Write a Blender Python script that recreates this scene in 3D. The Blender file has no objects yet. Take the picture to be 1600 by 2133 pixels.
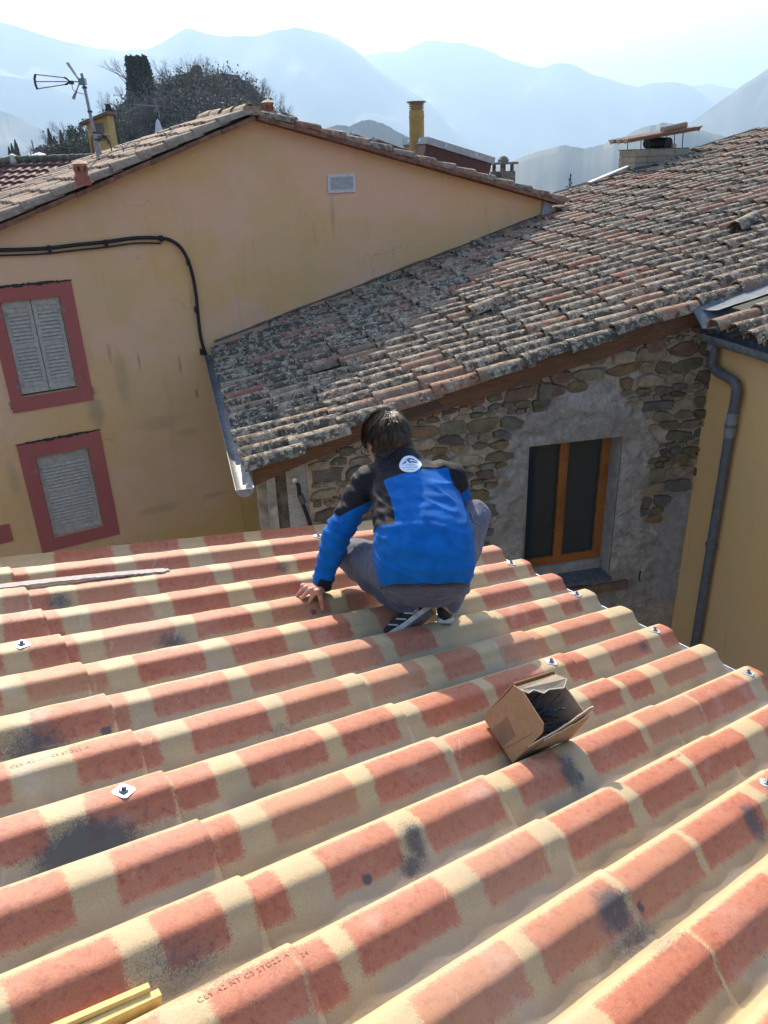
import bpy, bmesh, math, random
import numpy as np
from mathutils import Vector, Matrix, noise as mnoise
random.seed(7); rng = np.random.default_rng(7)
scene = bpy.context.scene
COL = scene.collection
R_ = math.radians

# ------------------------------------------------------------------ camera
FPX, CX, CY = 1607.0, 800.0, 1066.5
CAM = np.array([0.0, 0.0, 8.0])
_n = np.array([120., 3486., FPX]); _n /= np.linalg.norm(_n)
_fw = np.array([0, 0, 1.]); _Y = _fw - _n*_fw.dot(_n); _Y /= np.linalg.norm(_Y)
_Z = -_n; _X = np.cross(_Y, _Z)
M3 = np.stack([_X, _Y, _Z])
cam = bpy.data.cameras.new('camera'); camo = bpy.data.objects.new('camera', cam); COL.objects.link(camo)
cam.sensor_fit = 'VERTICAL'; cam.sensor_height = 24.0; cam.lens = FPX/2133*24.0
cam.clip_start = 0.05; cam.clip_end = 40000
_r = M3 @ np.array([1, 0, 0]); _u = M3 @ np.array([0, -1, 0]); _b = M3 @ np.array([0, 0, -1])
camo.matrix_world = Matrix(((_r[0], _u[0], _b[0], CAM[0]), (_r[1], _u[1], _b[1], CAM[1]), (_r[2], _u[2], _b[2], CAM[2]), (0, 0, 0, 1)))
scene.camera = camo

# ------------------------------------------------------------------ light
SUN_AZ, SUN_EL = -13.0, 34.5
world = bpy.data.worlds.new('World'); scene.world = world; world.use_nodes = True
wn = world.node_tree; wn.nodes.clear()
sky = wn.nodes.new('ShaderNodeTexSky'); sky.sky_type = 'NISHITA'; sky.sun_disc = False
sky.sun_elevation = R_(SUN_EL); sky.sun_rotation = R_(SUN_AZ)
sky.air_density = 1.0; sky.dust_density = 2.6; sky.ozone_density = 1.0; sky.altitude = 300
bg = wn.nodes.new('ShaderNodeBackground'); bg.inputs['Strength'].default_value = 0.15
wo = wn.nodes.new('ShaderNodeOutputWorld')
wn.links.new(sky.outputs[0], bg.inputs[0]); wn.links.new(bg.outputs[0], wo.inputs[0])
sl = bpy.data.lights.new('sun', 'SUN'); sl.energy = 5.0; sl.angle = R_(0.53); sl.color = (1.0, 0.87, 0.70)
so = bpy.data.objects.new('sun', sl); COL.objects.link(so)
_sd = Vector((math.sin(R_(SUN_AZ))*math.cos(R_(SUN_EL)), math.cos(R_(SUN_AZ))*math.cos(R_(SUN_EL)), math.sin(R_(SUN_EL))))
so.rotation_euler = _sd.to_track_quat('Z', 'Y').to_euler()
scene.view_settings.view_transform = 'Standard'; scene.view_settings.look = 'None'
scene.view_settings.gamma = 1.0; scene.view_settings.use_curve_mapping = False
scene.view_settings.exposure = 1.24
scene.render.engine = 'CYCLES'
scene.cycles.use_denoising = True
scene.cycles.max_bounces = 6; scene.cycles.volume_bounces = 0
scene.cycles.transparent_max_bounces = 8
scene.cycles.sample_clamp_indirect = 6

# ------------------------------------------------------------------ geometry helpers
def unit(v):
    v = np.asarray(v, float); return v/np.linalg.norm(v)
def ray(px, py):
    return M3 @ unit([px-CX, py-CY, FPX])
def proj(P):
    c = M3.T @ (np.asarray(P, float)-CAM); return CX+FPX*c[0]/c[2], CY+FPX*c[1]/c[2], c[2]
def hit(px, py, p0, n):
    d = ray(px, py); return CAM + d*((np.asarray(p0)-CAM).dot(n)/d.dot(n))
def atY(px, py, y):
    d = ray(px, py); return CAM + d*(y/d[1])

WORLD = {}
def wloc(o):
    l = np.zeros(3)
    while o is not None:
        l = l + np.array(o.location); o = o.parent
    return l
def tag(o, label=None, cat=None, group=None, kind=None):
    if label: o['label'] = label
    if cat: o['category'] = cat
    if group: o['group'] = group
    if kind: o['kind'] = kind
    return o
def empty(name, loc, label=None, cat=None, group=None):
    o = bpy.data.objects.new(name, None); COL.objects.link(o); o.location = tuple(map(float, loc))
    o.empty_display_size = 0.1
    return tag(o, label, cat, group)
def obj_from_mesh(name, me, loc=(0, 0, 0), parent=None, rot=None):
    o = bpy.data.objects.new(name, me); COL.objects.link(o)
    loc = np.asarray(loc, float)
    if parent is not None:
        o.parent = parent; loc = loc - wloc(parent)
    if rot is not None:
        m = Matrix.Translation(Vector(loc.tolist())) @ rot.to_4x4(); o.matrix_local = m
    else:
        o.location = loc.tolist()
    return o
def smooth(me, ang=40):
    me.polygons.foreach_set('use_smooth', [True]*len(me.polygons))
    if ang is not None: me.set_sharp_from_angle(angle=R_(ang))
    me.update()

class MB:
    """collects shapes in world coordinates; build() links them as ONE mesh object"""
    def __init__(s): s.v = []; s.f = []; s.m = []; s.mi = 0
    def add(s, vs, fs):
        k = len(s.v); s.v += [tuple(map(float, p)) for p in vs]
        s.f += [tuple(i+k for i in f) for f in fs]; s.m += [s.mi]*len(fs); return s
    def hexa(s, p):      # 8 corners: bottom 0-3, top 4-7
        return s.add(p, [(0, 3, 2, 1), (4, 5, 6, 7), (0, 1, 5, 4), (1, 2, 6, 5), (2, 3, 7, 6), (3, 0, 4, 7)])
    def box(s, c, ax, ay, az):   # centre and half axes
        c, ax, ay, az = map(lambda q: np.asarray(q, float), (c, ax, ay, az))
        return s.hexa([c-ax-ay-az, c+ax-ay-az, c+ax+ay-az, c-ax+ay-az, c-ax-ay+az, c+ax-ay+az, c+ax+ay+az, c-ax+ay+az])
    def tube(s, pts, r, n=8, cap=True, close=False):
        pts = [np.asarray(p, float) for p in pts]; k0 = len(s.v); N = len(pts)
        rs = r if hasattr(r, '__len__') else [r]*N
        prev = None
        for i, p in enumerate(pts):
            a = pts[max(i-1, 0)]; b = pts[min(i+1, N-1)]
            t = unit(b-a)
            if prev is None:
                q = np.array([0, 0, 1.]) if abs(t[2]) < .9 else np.array([1., 0, 0])
                x = unit(np.cross(t, q))
            else: x = unit(prev - t*prev.dot(t))
            prev = x; y = np.cross(t, x)
            for j in range(n):
                a_ = 2*math.pi*j/n
                s.v.append(tuple(p + rs[i]*(x*math.cos(a_)+y*math.sin(a_))))
        fs = []
        for i in range(N-1):
            for j in range(n):
                fs.append((k0+i*n+j, k0+i*n+(j+1) % n, k0+(i+1)*n+(j+1) % n, k0+(i+1)*n+j))
        if cap: fs.append(tuple(k0+j for j in range(n))[::-1]); fs.append(tuple(k0+(N-1)*n+j for j in range(n)))
        s.f += fs; s.m += [s.mi]*len(fs); return s
    def lathe(s, base, prof, n=16, axis=(0, 0, 1)):
        axis = unit(axis); q = np.array([1., 0, 0]) if abs(axis[0]) < .9 else np.array([0, 1., 0])
        x = unit(np.cross(axis, q)); y = np.cross(axis, x); base = np.asarray(base, float)
        k0 = len(s.v); fs = []
        for (r, h) in prof:
            for j in range(n):
                a = 2*math.pi*j/n; s.v.append(tuple(base+axis*h+r*(x*math.cos(a)+y*math.sin(a))))
        for i in range(len(prof)-1):
            for j in range(n):
                fs.append((k0+i*n+j, k0+i*n+(j+1) % n, k0+(i+1)*n+(j+1) % n, k0+(i+1)*n+j))
        fs.append(tuple(k0+j for j in range(n))[::-1]); L = len(prof)-1
        fs.append(tuple(k0+L*n+j for j in range(n)))
        s.f += fs; s.m += [s.mi]*len(fs); return s
    def prism(s, poly, ext):     # polygon (3-D points) swept by ext
        poly = [np.asarray(p, float) for p in poly]; ext = np.asarray(ext, float); n = len(poly)
        return s.add(poly+[p+ext for p in poly], [tuple(range(n))[::-1], tuple(range(n, 2*n))] + [(i, (i+1) % n, n+(i+1) % n, n+i) for i in range(n)])
    def build(s, name, mat, parent=None, sm=None, origin=None, mats=None, fixn=True):
        v = np.array(s.v); o0 = v.mean(0) if origin is None else np.asarray(origin, float)
        me = bpy.data.meshes.new(name); me.from_pydata((v-o0).tolist(), [], s.f)
        for m in (mats or [mat]): me.materials.append(m)
        if mats: me.polygons.foreach_set('material_index', s.m)
        if fixn:
            bm = bmesh.new(); bm.from_mesh(me); bmesh.ops.recalc_face_normals(bm, faces=bm.faces); bm.to_mesh(me); bm.free()
        me.update()
        if sm is not None: smooth(me, sm)
        return obj_from_mesh(name, me, o0, parent)

def grid_mesh(name, P, mat, attrs=None, skirt=None):
    """P: (nu,nv,3) array; skirt: vector array (3,) to hang the rim down by"""
    nu, nv, _ = P.shape; o0 = P.reshape(-1, 3).mean(0)
    V = (P.reshape(-1, 3)-o0)
    idx = np.arange(nu*nv).reshape(nu, nv)
    F = np.stack([idx[:-1, :-1], idx[1:, :-1], idx[1:, 1:], idx[:-1, 1:]], -1).reshape(-1, 4)
    if skirt is not None:
        rim = list(idx[:, 0]) + list(idx[-1, 1:]) + list(idx[-2::-1, -1]) + list(idx[0, -2:0:-1])
        k = len(V); V2 = V[rim] + skirt; V = np.vstack([V, V2]); m = len(rim)
        S = np.array([(rim[i], k+i, k+(i+1) % m, rim[(i+1) % m]) for i in range(m)])
        F = np.vstack([F, S])
    me = bpy.data.meshes.new(name); me.from_pydata(V.tolist(), [], F.tolist()); me.materials.append(mat)
    for kx, a in (attrs or {}).items():
        a = np.asarray(a, float).reshape(-1)
        if skirt is not None: a = np.concatenate([a, a[rim]])
        at = me.attributes.new(kx, 'FLOAT', 'POINT'); at.data.foreach_set('value', a)
    smooth(me, 50)
    return me, o0

# ------------------------------------------------------------------ materials
class NT:
    def __init__(s, name):
        s.mat = bpy.data.materials.new(name); s.mat.use_nodes = True; s.t = s.mat.node_tree; s.t.nodes.clear()
        s.out = s.n('ShaderNodeOutputMaterial'); s.b = s.n('ShaderNodeBsdfPrincipled'); s.l(s.b.outputs[0], s.out.inputs[0])
        s.b.inputs['Roughness'].default_value = .85
        s.b.inputs['Specular IOR Level'].default_value = .3
    def n(s, t, **k):
        x = s.t.nodes.new(t)
        for a, b in k.items(): setattr(x, a, b)
        return x
    def l(s, a, b): s.t.links.new(a, b)
    def set(s, inp, v):
        if hasattr(v, 'is_output') or isinstance(v, bpy.types.NodeSocket): s.l(v, inp)
        else: inp.default_value = v
    def coord(s, kind='Object'):
        return s.n('ShaderNodeTexCoord').outputs[kind]
    def pos(s): return s.n('ShaderNodeNewGeometry').outputs['Position']
    def map(s, v, scale=(1, 1, 1), rot=(0, 0, 0), loc=(0, 0, 0)):
        m = s.n('ShaderNodeMapping'); s.l(v, m.inputs[0]); m.inputs['Scale'].default_value = scale; m.inputs['Rotation'].default_value = rot; m.inputs['Location'].default_value = loc
        return m.outputs[0]
    def noise(s, v, scale=5, detail=4, rough=.55, dist=0):
        x = s.n('ShaderNodeTexNoise'); s.l(v, x.inputs['Vector']); x.inputs['Scale'].default_value = scale
        x.inputs['Detail'].default_value = detail; x.inputs['Roughness'].default_value = rough; x.inputs['Distortion'].default_value = dist
        return x.outputs['Fac']
    def vor(s, v, scale=5, feature='F1', out='Distance'):
        x = s.n('ShaderNodeTexVoronoi', feature=feature); s.l(v, x.inputs['Vector']); x.inputs['Scale'].default_value = scale
        return x.outputs[out]
    def ramp(s, v, a, b, inv=False):
        x = s.n('ShaderNodeMapRange'); x.interpolation_type = 'SMOOTHSTEP'; s.l(v, x.inputs[0])
        x.inputs[1].default_value = a; x.inputs[2].default_value = b
        x.inputs[3].default_value = 1 if inv else 0; x.inputs[4].default_value = 0 if inv else 1
        return x.outputs[0]
    def math(s, op, a, b=0, c=0):
        x = s.n('ShaderNodeMath', operation=op); s.set(x.inputs[0], a); s.set(x.inputs[1], b)
        if op == 'MULTIPLY_ADD': s.set(x.inputs[2], c)
        return x.outputs[0]
    def mix(s, f, a, b, mode='MIX'):
        x = s.n('ShaderNodeMix', data_type='RGBA', blend_type=mode); s.set(x.inputs[0], f)
        for i, q in ((6, a), (7, b)):
            if isinstance(q, (tuple, list)): q = tuple(q)+((1,) if len(q) == 3 else ())
            s.set(x.inputs[i], q)
        return x.outputs[2]
    def attr(s, nm): return s.n('ShaderNodeAttribute', attribute_name=nm).outputs['Fac']
    def rand(s): return s.n('ShaderNodeObjectInfo').outputs['Random']
    def sep(s, v):
        x = s.n('ShaderNodeSeparateXYZ'); s.l(v, x.inputs[0]); return x.outputs
    def color(s, c):
        if isinstance(c, (tuple, list)): c = tuple(c)+(1,)
        s.set(s.b.inputs['Base Color'], c); return s
    def bump(s, h, st=.3, dist=.01):
        x = s.n('ShaderNodeBump'); s.l(h, x.inputs['Height']); x.inputs['Strength'].default_value = st; x.inputs['Distance'].default_value = dist
        s.l(x.outputs[0], s.b.inputs['Normal']); return s
    def rough(s, r): s.set(s.b.inputs['Roughness'], r); return s
    def metal(s, m=1): s.b.inputs['Metallic'].default_value = m; return s

def simple(name, c, r=.7, var=.12, scale=30, bump=.15, metal=0, dist=.004):
    m = NT(name); p = m.pos(); n1 = m.noise(p, scale, 4); n2 = m.noise(p, scale*.15, 3)
    d = tuple(x*(1-var*1.6) for x in c); u = tuple(min(1, x*(1+var)) for x in c)
    col = m.mix(m.ramp(n1, .3, .7), d, u); col = m.mix(m.math('MULTIPLY', m.ramp(n2, .4, .7), .35), col, d)
    m.color(col).rough(r).bump(n1, bump, dist); m.metal(metal); return m.mat
# ------------------------------------------------------------------ foreground roof of corrugated sheets
E_ = ray(-585, 373); D_ = ray(2751, 893); E_[2] = 0; E_ = unit(E_); D_ = unit(D_-E_*D_.dot(E_))
N_ = np.cross(D_, E_); N_ *= np.sign(N_[2])
DR, PITCH, AMP = 1.30, 0.2105, 0.076
O_ = CAM - N_*DR
SC = DR/1.38
_nq = np.array([0, .07, .13, .18, .215, .245, .275, .33, .40, .48, .56, .62])
_nh = np.array([0, .004, .018, .055, .12, .25, .36, .47, .61, .77, .92, .99])
_fq = np.array([0, .06, .12, .17, .22, .27, .32, .355, .38]); _fh = np.array([0, .006, .028, .08, .19, .40, .68, .90, .99])
_qs = np.linspace(-.62, .38, 401); _raw = np.where(_qs < 0, np.interp(-_qs, _nq, _nh), np.interp(_qs, _fq, _fh))
_ker = np.hanning(13); _ker /= _ker.sum(); _sm = np.convolve(np.concatenate([_raw[-7:-1], _raw, _raw[1:7]]), _ker, 'valid')
C0 = 0.44   # phase of the crest centres
QN = .62      # the side towards the camera is the longer one
def phase(v):
    ph = np.asarray(v)/PITCH - C0
    return ((ph+QN) % 1)-QN
def crest_h(v):
    q = phase(v)
    return -AMP*np.interp(q, _qs, _sm)
def RP(u, v, h=0.0):
    u = np.asarray(u, float)[..., None]; v = np.asarray(v, float)[..., None]; h = np.asarray(h, float)[..., None]
    return O_ + u*D_ + v*E_ + h*N_
def RS(u, v, h=0.0):
    return RP(u, v, crest_h(v)+h)
def uv_of(px, py, h=0.0):
    P = hit(px, py, O_+N_*h, N_) - O_; return float(P.dot(D_)), float(P.dot(E_))
def u_at(k, x):
    """u on the crest k where the crest line passes picture column x (only used to read distances off the photograph)"""
    v = (k+.53)*PITCH; a, b = -3.0, 6.0
    for _ in range(40):
        m = (a+b)/2
        c = M3.T @ (RP(m, v)-CAM)
        if c[2] < .05: a = m; continue
        if CX+FPX*c[0]/c[2] < x: a = m
        else: b = m
    return (a+b)/2

REDS = {  # where the red bands lie along each crest
 15: [(105, 220), (257, 360), (410, 495), (530, 640)],
 14: [(15, 52), (107, 230), (270, 380), (425, 522), (555, 650), (700, 780)],
 13: [(0, 48), (50, 93), (152, 270), (315, 430), (472, 570), (605, 655), (700, 760), (960, 1010)],
 12: [(0, 77), (80, 115), (178, 300), (345, 460), (512, 610), (660, 740), (790, 850), (985, 1035)],
 11: [(-60, -8), (45, 122), (125, 150), (207, 350), (397, 505), (552, 665), (705, 775), (990, 1050), (1080, 1100)],
 10: [(-90, -12), (37, 175), (177, 205), (272, 410), (462, 575), (622, 710), (765, 850), (985, 1080), (1120, 1180)],
 9: [(-120, -20), (55, 220), (222, 255), (302, 460), (502, 625), (665, 770), (800, 880), (1030, 1110), (1145, 1185)],
 8: [(-100, 10), (140, 275), (277, 310), (380, 535), (575, 700), (752, 860), (900, 975), (1020, 1110), (1145, 1245)],
 7: [(-60, 80), (168, 337), (340, 428), (490, 650), (685, 800), (852, 982), (1005, 1108), (1150, 1200), (1245, 1325), (1350, 1430), (1470, 1520)],
 6: [(-140, 128), (222, 425), (427, 477), (535, 710), (755, 895), (920, 1045), (1075, 1100), (1200, 1262), (1278, 1325), (1352, 1435), (1480, 1540)],
 5: [(-200, -60), (0, 230), (305, 438), (505, 565), (650, 800), (850, 1005), (1045, 1150), (1192, 1300), (1315, 1425), (1430, 1528), (1555, 1640)],
 4: [(-60, 60), (150, 330), (425, 600), (603, 668), (710, 905), (965, 1095), (1145, 1272), (1295, 1400), (1415, 1523), (1560, 1660)],
 3: [(300, 460), (560, 700), (850, 1045), (1080, 1250), (1265, 1405), (1415, 1540), (1560, 1700)],
 2: [(700, 900), (980, 1180), (1240, 1430), (1440, 1590), (1610, 1720)],
 1: [(900, 1150), (1300, 1480), (1520, 1680)], 0: [(1200, 1450), (1560, 1750)], -1: [(1300, 1600)],
}
REDU = {k: [(u_at(k, a), u_at(k, b)) for a, b in L] for k, L in REDS.items()}
SOOT = [(185, 1750, .12, .05, 1.25), (250, 1720, .2, .05, .5), (70, 1545, .11, .06, .8), (120, 1560, .12, .05, .5), (360, 1328, .07, .04, .8), (125, 1250, .06, .04, .8),
        (865, 1755, .035, .05, .9), (860, 1785, .05, .03, .8), (1188, 1608, .045, .06, .9), (1275, 1905, .06, .05, 1.), (1330, 1935, .11, .035, .7), (1570, 1715, .05, .05, .9),
        (545, 1655, .09, .03, .7), (590, 1505, .12, .03, .5), (370, 2000, .13, .05, .6), (440, 2060, .12, .04, .6), (330, 1890, .1, .05, .35), (590, 1185, .04, .035, .7),
        (1340, 1350, .04, .03, .7), (1205, 1265, .04, .03, .6), (1010, 1050, .05, .04, .5), (1580, 1960, .08, .05, .4), (250, 1490, .2, .06, .35), (870, 1540, .1, .04, .4), (60, 1850, .1, .04, .3), (1380, 1980, .12, .04, .5)]
SOOTU = [(*uv_of(a, b, -.02), r1, r2, s) for a, b, r1, r2, s in SOOT]
DOTS = [uv_of(*p, -.03) for p in [(222, 1517), (766, 1826), (652, 1276), (1335, 1890), (1163, 1291), (858, 1800), (1210, 1615), (800, 1690)]]

def sheet_mat():
    m = NT('fibre_cement_sheet'); p = m.pos()
    fine = m.noise(p, 260, 3, .7); mid = m.noise(p, 55, 4, .65); big = m.noise(p, 7, 4); huge = m.noise(p, 2.3, 3)
    cream = m.mix(m.ramp(big, .3, .7), (.48, .335, .165), (.42, .315, .18))
    cream = m.mix(m.math('MULTIPLY', m.ramp(huge, .45, .75), .7), cream, (.35, .28, .20))
    cream = m.mix(m.math('MULTIPLY', m.ramp(fine, .42, .68), .5), cream, (.27, .205, .12))
    red = m.mix(m.ramp(big, .3, .7), (.35, .090, .046), (.37, .122, .068))
    red = m.mix(m.math('MULTIPLY', m.ramp(huge, .4, .7), .6), red, (.37, .145, .10))
    red = m.mix(m.math('MULTIPLY', m.ramp(fine, .42, .68), .55), red, (.45, .21, .09))
    red = m.mix(m.math('MULTIPLY', m.ramp(mid, .48, .7), .6), red, (.25, .055, .035))
    gr = m.math('MULTIPLY', m.ramp(m.math('ADD', m.attr('low'), m.math('MULTIPLY', m.math('SUBTRACT', big, .5), .35)), .45, .95), .72)  # troughs greyed: settled dust, with the shade of the near flanks painted in
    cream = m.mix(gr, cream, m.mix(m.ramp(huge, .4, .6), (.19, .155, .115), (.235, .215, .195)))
    s = m.attr('red'); s2 = m.math('ADD', s, m.math('MULTIPLY', m.math('SUBTRACT', fine, .5), .040))
    s2 = m.math('ADD', s2, m.math('MULTIPLY', m.math('SUBTRACT', mid, .5), .014))
    f = m.ramp(s2, -.0065, .0065)
    f = m.math('MULTIPLY', f, m.ramp(m.noise(p, 400, 2), .12, .42))
    f = m.math('MULTIPLY', f, m.math('SUBTRACT', 1, m.math('MULTIPLY', m.ramp(m.attr('fade'), 0, 1), .8)))
    col = m.mix(f, cream, red)
    so_ = m.ramp(m.math('ADD', m.math('MULTIPLY', m.attr('soot'), 1.15), m.math('ADD', m.math('MULTIPLY', m.math('SUBTRACT', fine, .5), 1.0), m.math('MULTIPLY', m.math('SUBTRACT', mid, .5), .6))), .30, 1.05)
    col = m.mix(m.math('MINIMUM', m.math('MULTIPLY', so_, 1.0), .9), col, (.06, .058, .06))
    # dry whitish dust lying in patches, with scratches
    dust = m.ramp(m.noise(m.map(p, (1, 1, 1), (0, 0, .9)), 5.5, 5, .6), .56, .78)
    col = m.mix(m.math('MULTIPLY', dust, .26), col, (.56, .51, .46))
    sc = m.noise(m.map(p, (70, 4, 30), (0, 0, .62)), 1.0, 2, .5); sc2 = m.ramp(sc, .69, .72)
    col = m.mix(m.math('MULTIPLY', sc2, m.math('MULTIPLY', m.ramp(huge, .5, .6), .2)), col, (.62, .5, .42))
    m.color(col); m.rough(m.math('ADD', .50, m.math('MULTIPLY', big, .25))); m.b.inputs['Specular IOR Level'].default_value = .45
    m.bump(m.math('ADD', m.math('MULTIPLY', fine, .5), mid), .42, .003)
    return m.mat
M_SHEET = sheet_mat()
M_ZINC = simple('zinc', (.27, .285, .30), .6, .2, 25, .08, .35)
M_STEEL = simple('galvanised_steel', (.62, .64, .66), .35, .1, 40, .05, .6)
M_DSTEEL = simple('dark_steel', (.20, .21, .23), .35, .1, 60, .05, .9)
M_WALLFG = simple('plain_render', (.42, .34, .22), .9, .12, 6, .3)

house = empty('roofed_house', RP(1.6, 1.6, -.4), 'house in the foreground under a new roof of red and cream corrugated sheets', 'house')
def red_at(U, K, q):
    red = np.full(U.shape, -.03); fade = np.zeros(U.shape)
    for k, L in REDU.items():
        mk = (K == k)
        if not mk.any(): continue
        Uk = U[mk] ; qk = q[mk]; best = np.full(Uk.shape, -.03)
        for i, (a, b) in enumerate(L):
            r_ = random.Random(k*31+i)
            lo = -.45+.07*r_.random(); hi = .15-.05*r_.random()
            sl_ = (r_.random()-.35)*.06
            sl2 = (r_.random()-.5)*.04
            s = np.minimum(np.minimum(Uk-a-sl_*qk, b-Uk+sl2*qk), np.minimum(qk-lo, hi-qk)*PITCH)
            best = np.maximum(best, s)
            fade[mk] = np.where(s > -.02, max(0, r_.random()*.9-.45), fade[mk])
        red[mk] = np.clip(best, -.03, .03)
    return red, fade
def sheet(u0, u1, v0, v1, lift_v=0.0):
    nu = int((u1-u0)/.014)+1; nv = int((v1-v0)/.0062)+1
    U, V = np.meshgrid(np.linspace(u0, u1, nu), np.linspace(v0, v1, nv), indexing='ij')
    h = crest_h(V) + .012*(U-u0)/(u1-u0) + lift_v*(V-v0)/(v1-v0)
    h = h + .0010*np.sin(U*37+V*11)*np.sin(V*29) 
    P = RP(U, V, h)
    # end edges wander a little
    ph = V/PITCH-C0; q = phase(V); K = np.round(ph-q)
    red, fade = red_at(U, K, q)
    soot = np.zeros(U.shape); low = np.clip(-crest_h(V)/AMP, 0, 1)*np.where(q < 0, 1, .25)  # low: trough depth, weighted to the side whose shade is painted in
    for (a, b, r1, r2, s) in SOOTU:
        d2 = ((U-a)/r1)**2 + ((V-b)/r2)**2
        soot = np.maximum(soot, s*np.exp(-d2*.8))
    for (a, b) in DOTS:
        d2 = ((U-a)/.014)**2 + ((V-b)/.011)**2
        soot = np.maximum(soot, np.clip(1.6-d2, 0, 1))
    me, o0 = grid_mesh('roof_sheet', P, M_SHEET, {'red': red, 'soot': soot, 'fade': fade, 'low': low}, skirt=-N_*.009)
    return obj_from_mesh('roof_sheet', me, o0, house)
L1, L15, L2, EV = .782, 1.565, 2.445, 3.165
c = lambda k: (C0+k)*PITCH
colv = [(c(-6)-.07, c(-1)-.058), (c(-1)-.055, c(3)+.07), (c(3)+.062, c(8)+.075), (c(8)+.068, c(13)+.075), (c(13)+.068, c(14)+PITCH*.80)]
for i, (v0, v1) in enumerate(colv):
    vv0 = v0-.03 if i else v0
    laps = [(-1.2, L1), (L1-.15, L15), (L15-.15, L2), (L2-.15, EV)] if i < 3 else [(-1.2, L1), (L1-.15, L2), (L2-.15, EV)]
    for (a, b) in laps:
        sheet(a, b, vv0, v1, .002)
# rear flank: the last wave turns up to the parapet edge
# washers and bolts
def washer(px, py, k=None, tilt=0):
    u, v = uv_of(px, py, -.002)
    if k is None: v0 = (round(v/PITCH-C0)+C0)*PITCH
    v = v0-.006
    P = RS(u, v, .011); a = .022
    r = .6+tilt; ax = unit(D_*math.cos(r)+E_*math.sin(r)); ay = np.cross(N_, ax)
    mb = MB(); n = 4; pts = []
    for sx, sy in ((-1, -1), (1, -1), (1, 1), (-1, 1)):
        for da in (0, 1):
            q = ax*sx*a + ay*sy*a
            off = (ax*sx*-.006 if (da == 0) == (sx*sy > 0) else ay*sy*-.006)
            pts.append(P+q+off)
    cen = P; ang = sorted(pts, key=lambda p: math.atan2((p-cen).dot(ay), (p-cen).dot(ax)))
    mb.prism(ang, N_*.003)
    w = mb.build('washer', M_STEEL, house)
    MB().lathe(P+N_*.003, [(.013, 0), (.013, .003), (.009, .005)], 12, N_).build('seal', M_DSTEEL, w)
    MB().lathe(P+N_*.008, [(.0065, 0), (.0065, .007), (.005, .009)], 6, N_).build('bolt', M_DSTEEL, w)
for i, p in enumerate([(42, 1346), (259, 1661), (651, 1116), (1062, 1178), (1196, 1242), (1353, 1315), (1148, 1387), (1545, 1403), (1590, 1637)]):
    washer(*p, tilt=(i*37 % 7)*.12-.3)
# embossed lettering on the crests
def emboss(txt, px, py, size, lift):
    cu = bpy.data.curves.new('t', 'FONT'); cu.body = txt; cu.size = size; cu.extrude = .0002; cu.space_character = 1.15; cu.resolution_u = 2
    to = bpy.data.objects.new('t', cu); COL.objects.link(to)
    dg = bpy.context.evaluated_depsgraph_get(); me = bpy.data.meshes.new_from_object(to.evaluated_get(dg))
    bpy.data.objects.remove(to)
    u, v = uv_of(px, py, -.002)
    co = np.zeros(len(me.vertices)*3); me.vertices.foreach_get('co', co); co = co.reshape(-1, 3)
    W = RS(u+co[:, 0], v+co[:, 1], lift+co[:, 2])
    uu, vv = u+co[:, 0], v+co[:, 1]; q = phase(vv); rd_v, fd_v = red_at(uu, np.round(vv/PITCH-C0-q), q)
    o0 = W.mean(0); me.vertices.foreach_set('co', (W-o0).reshape(-1)); me.update()
    me.materials.clear(); me.materials.append(M_SHEET)
    for kx, vals in (('red', rd_v), ('fade', fd_v+.25), ('soot', uu*0), ('low', uu*0)):
        at = me.attributes.new(kx, 'FLOAT', 'POINT'); at.data.foreach_set('value', np.asarray(vals, float))
    bm = bmesh.new(); bm.from_mesh(me); bmesh.ops.recalc_face_normals(bm, faces=bm.faces); bm.to_mesh(me); bm.free()
    obj_from_mesh('embossed_lettering', me, o0, house)
M_EMB = simple('embossed_cement', (.42, .25, .16), .8, .15, 90, .1)
emboss('CE9 A2 NT C3 STD22 A1 T24', 412, 2100, .0165, .0135)
emboss('CE9 A2 NT C3 STD22 A1 T24', 22, 1610, .0165, .0135)
emboss('CE9 A2 NT C3 STD22 A1 T24', 1026, 1793, .0145, .0092)
emboss('CE9 A2 NT', 1392, 1592, .014, .0115)
emboss('CE9 A2', 709, 1431, .013, .0125)
# eave gutter under the lower ends
def halfpipe(A, B, r, up, out, mat, name, parent, n=10, th=.003, endcap=True):
    A = np.asarray(A); B = np.asarray(B); mb = MB(); vs = []
    ax = unit(B-A); side = unit(out - ax*np.dot(out, ax)); up = unit(np.cross(side, ax)) if np.dot(np.cross(side, ax), up) > 0 else -unit(np.cross(side, ax))
    fs = []
    for e, P in enumerate((A, B)):
        for ro in (r, r-th):
            for j in range(n+1):
                a = math.pi*j/n; vs.append(P+side*math.cos(a)*ro-up*math.sin(a)*ro)
    m = n+1
    for j in range(n):
        fs += [(j, j+1, 2*m+j+1, 2*m+j), (m+j, 3*m+j, 3*m+j+1, m+j+1)]
    for e in (0, 2*m):
        for j in range(n): fs.append((e+j, e+m+j, e+m+j+1, e+j+1))
    fs += [(0, 2*m, 3*m, m), (n, m+n, 3*m+n, 2*m+n)]
    mb.add(vs, fs)
    if endcap:
        for P in (A, B):
            mb.prism([P+side*math.cos(math.pi*j/n)*r-up*math.sin(math.pi*j/n)*r for j in range(n+1)], ax*(.002 if P is B else -.002))
    mb.tube([A+side*r, B+side*r], .006, 6); 
    return mb.build(name, mat, parent, sm=40)
halfpipe(RP(EV+.035, -1.2, -.075), RP(EV+.035, c(14)+.15, -.075), .055, np.array([0, 0, 1.]), D_, M_STEEL, 'gutter', house)
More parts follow.
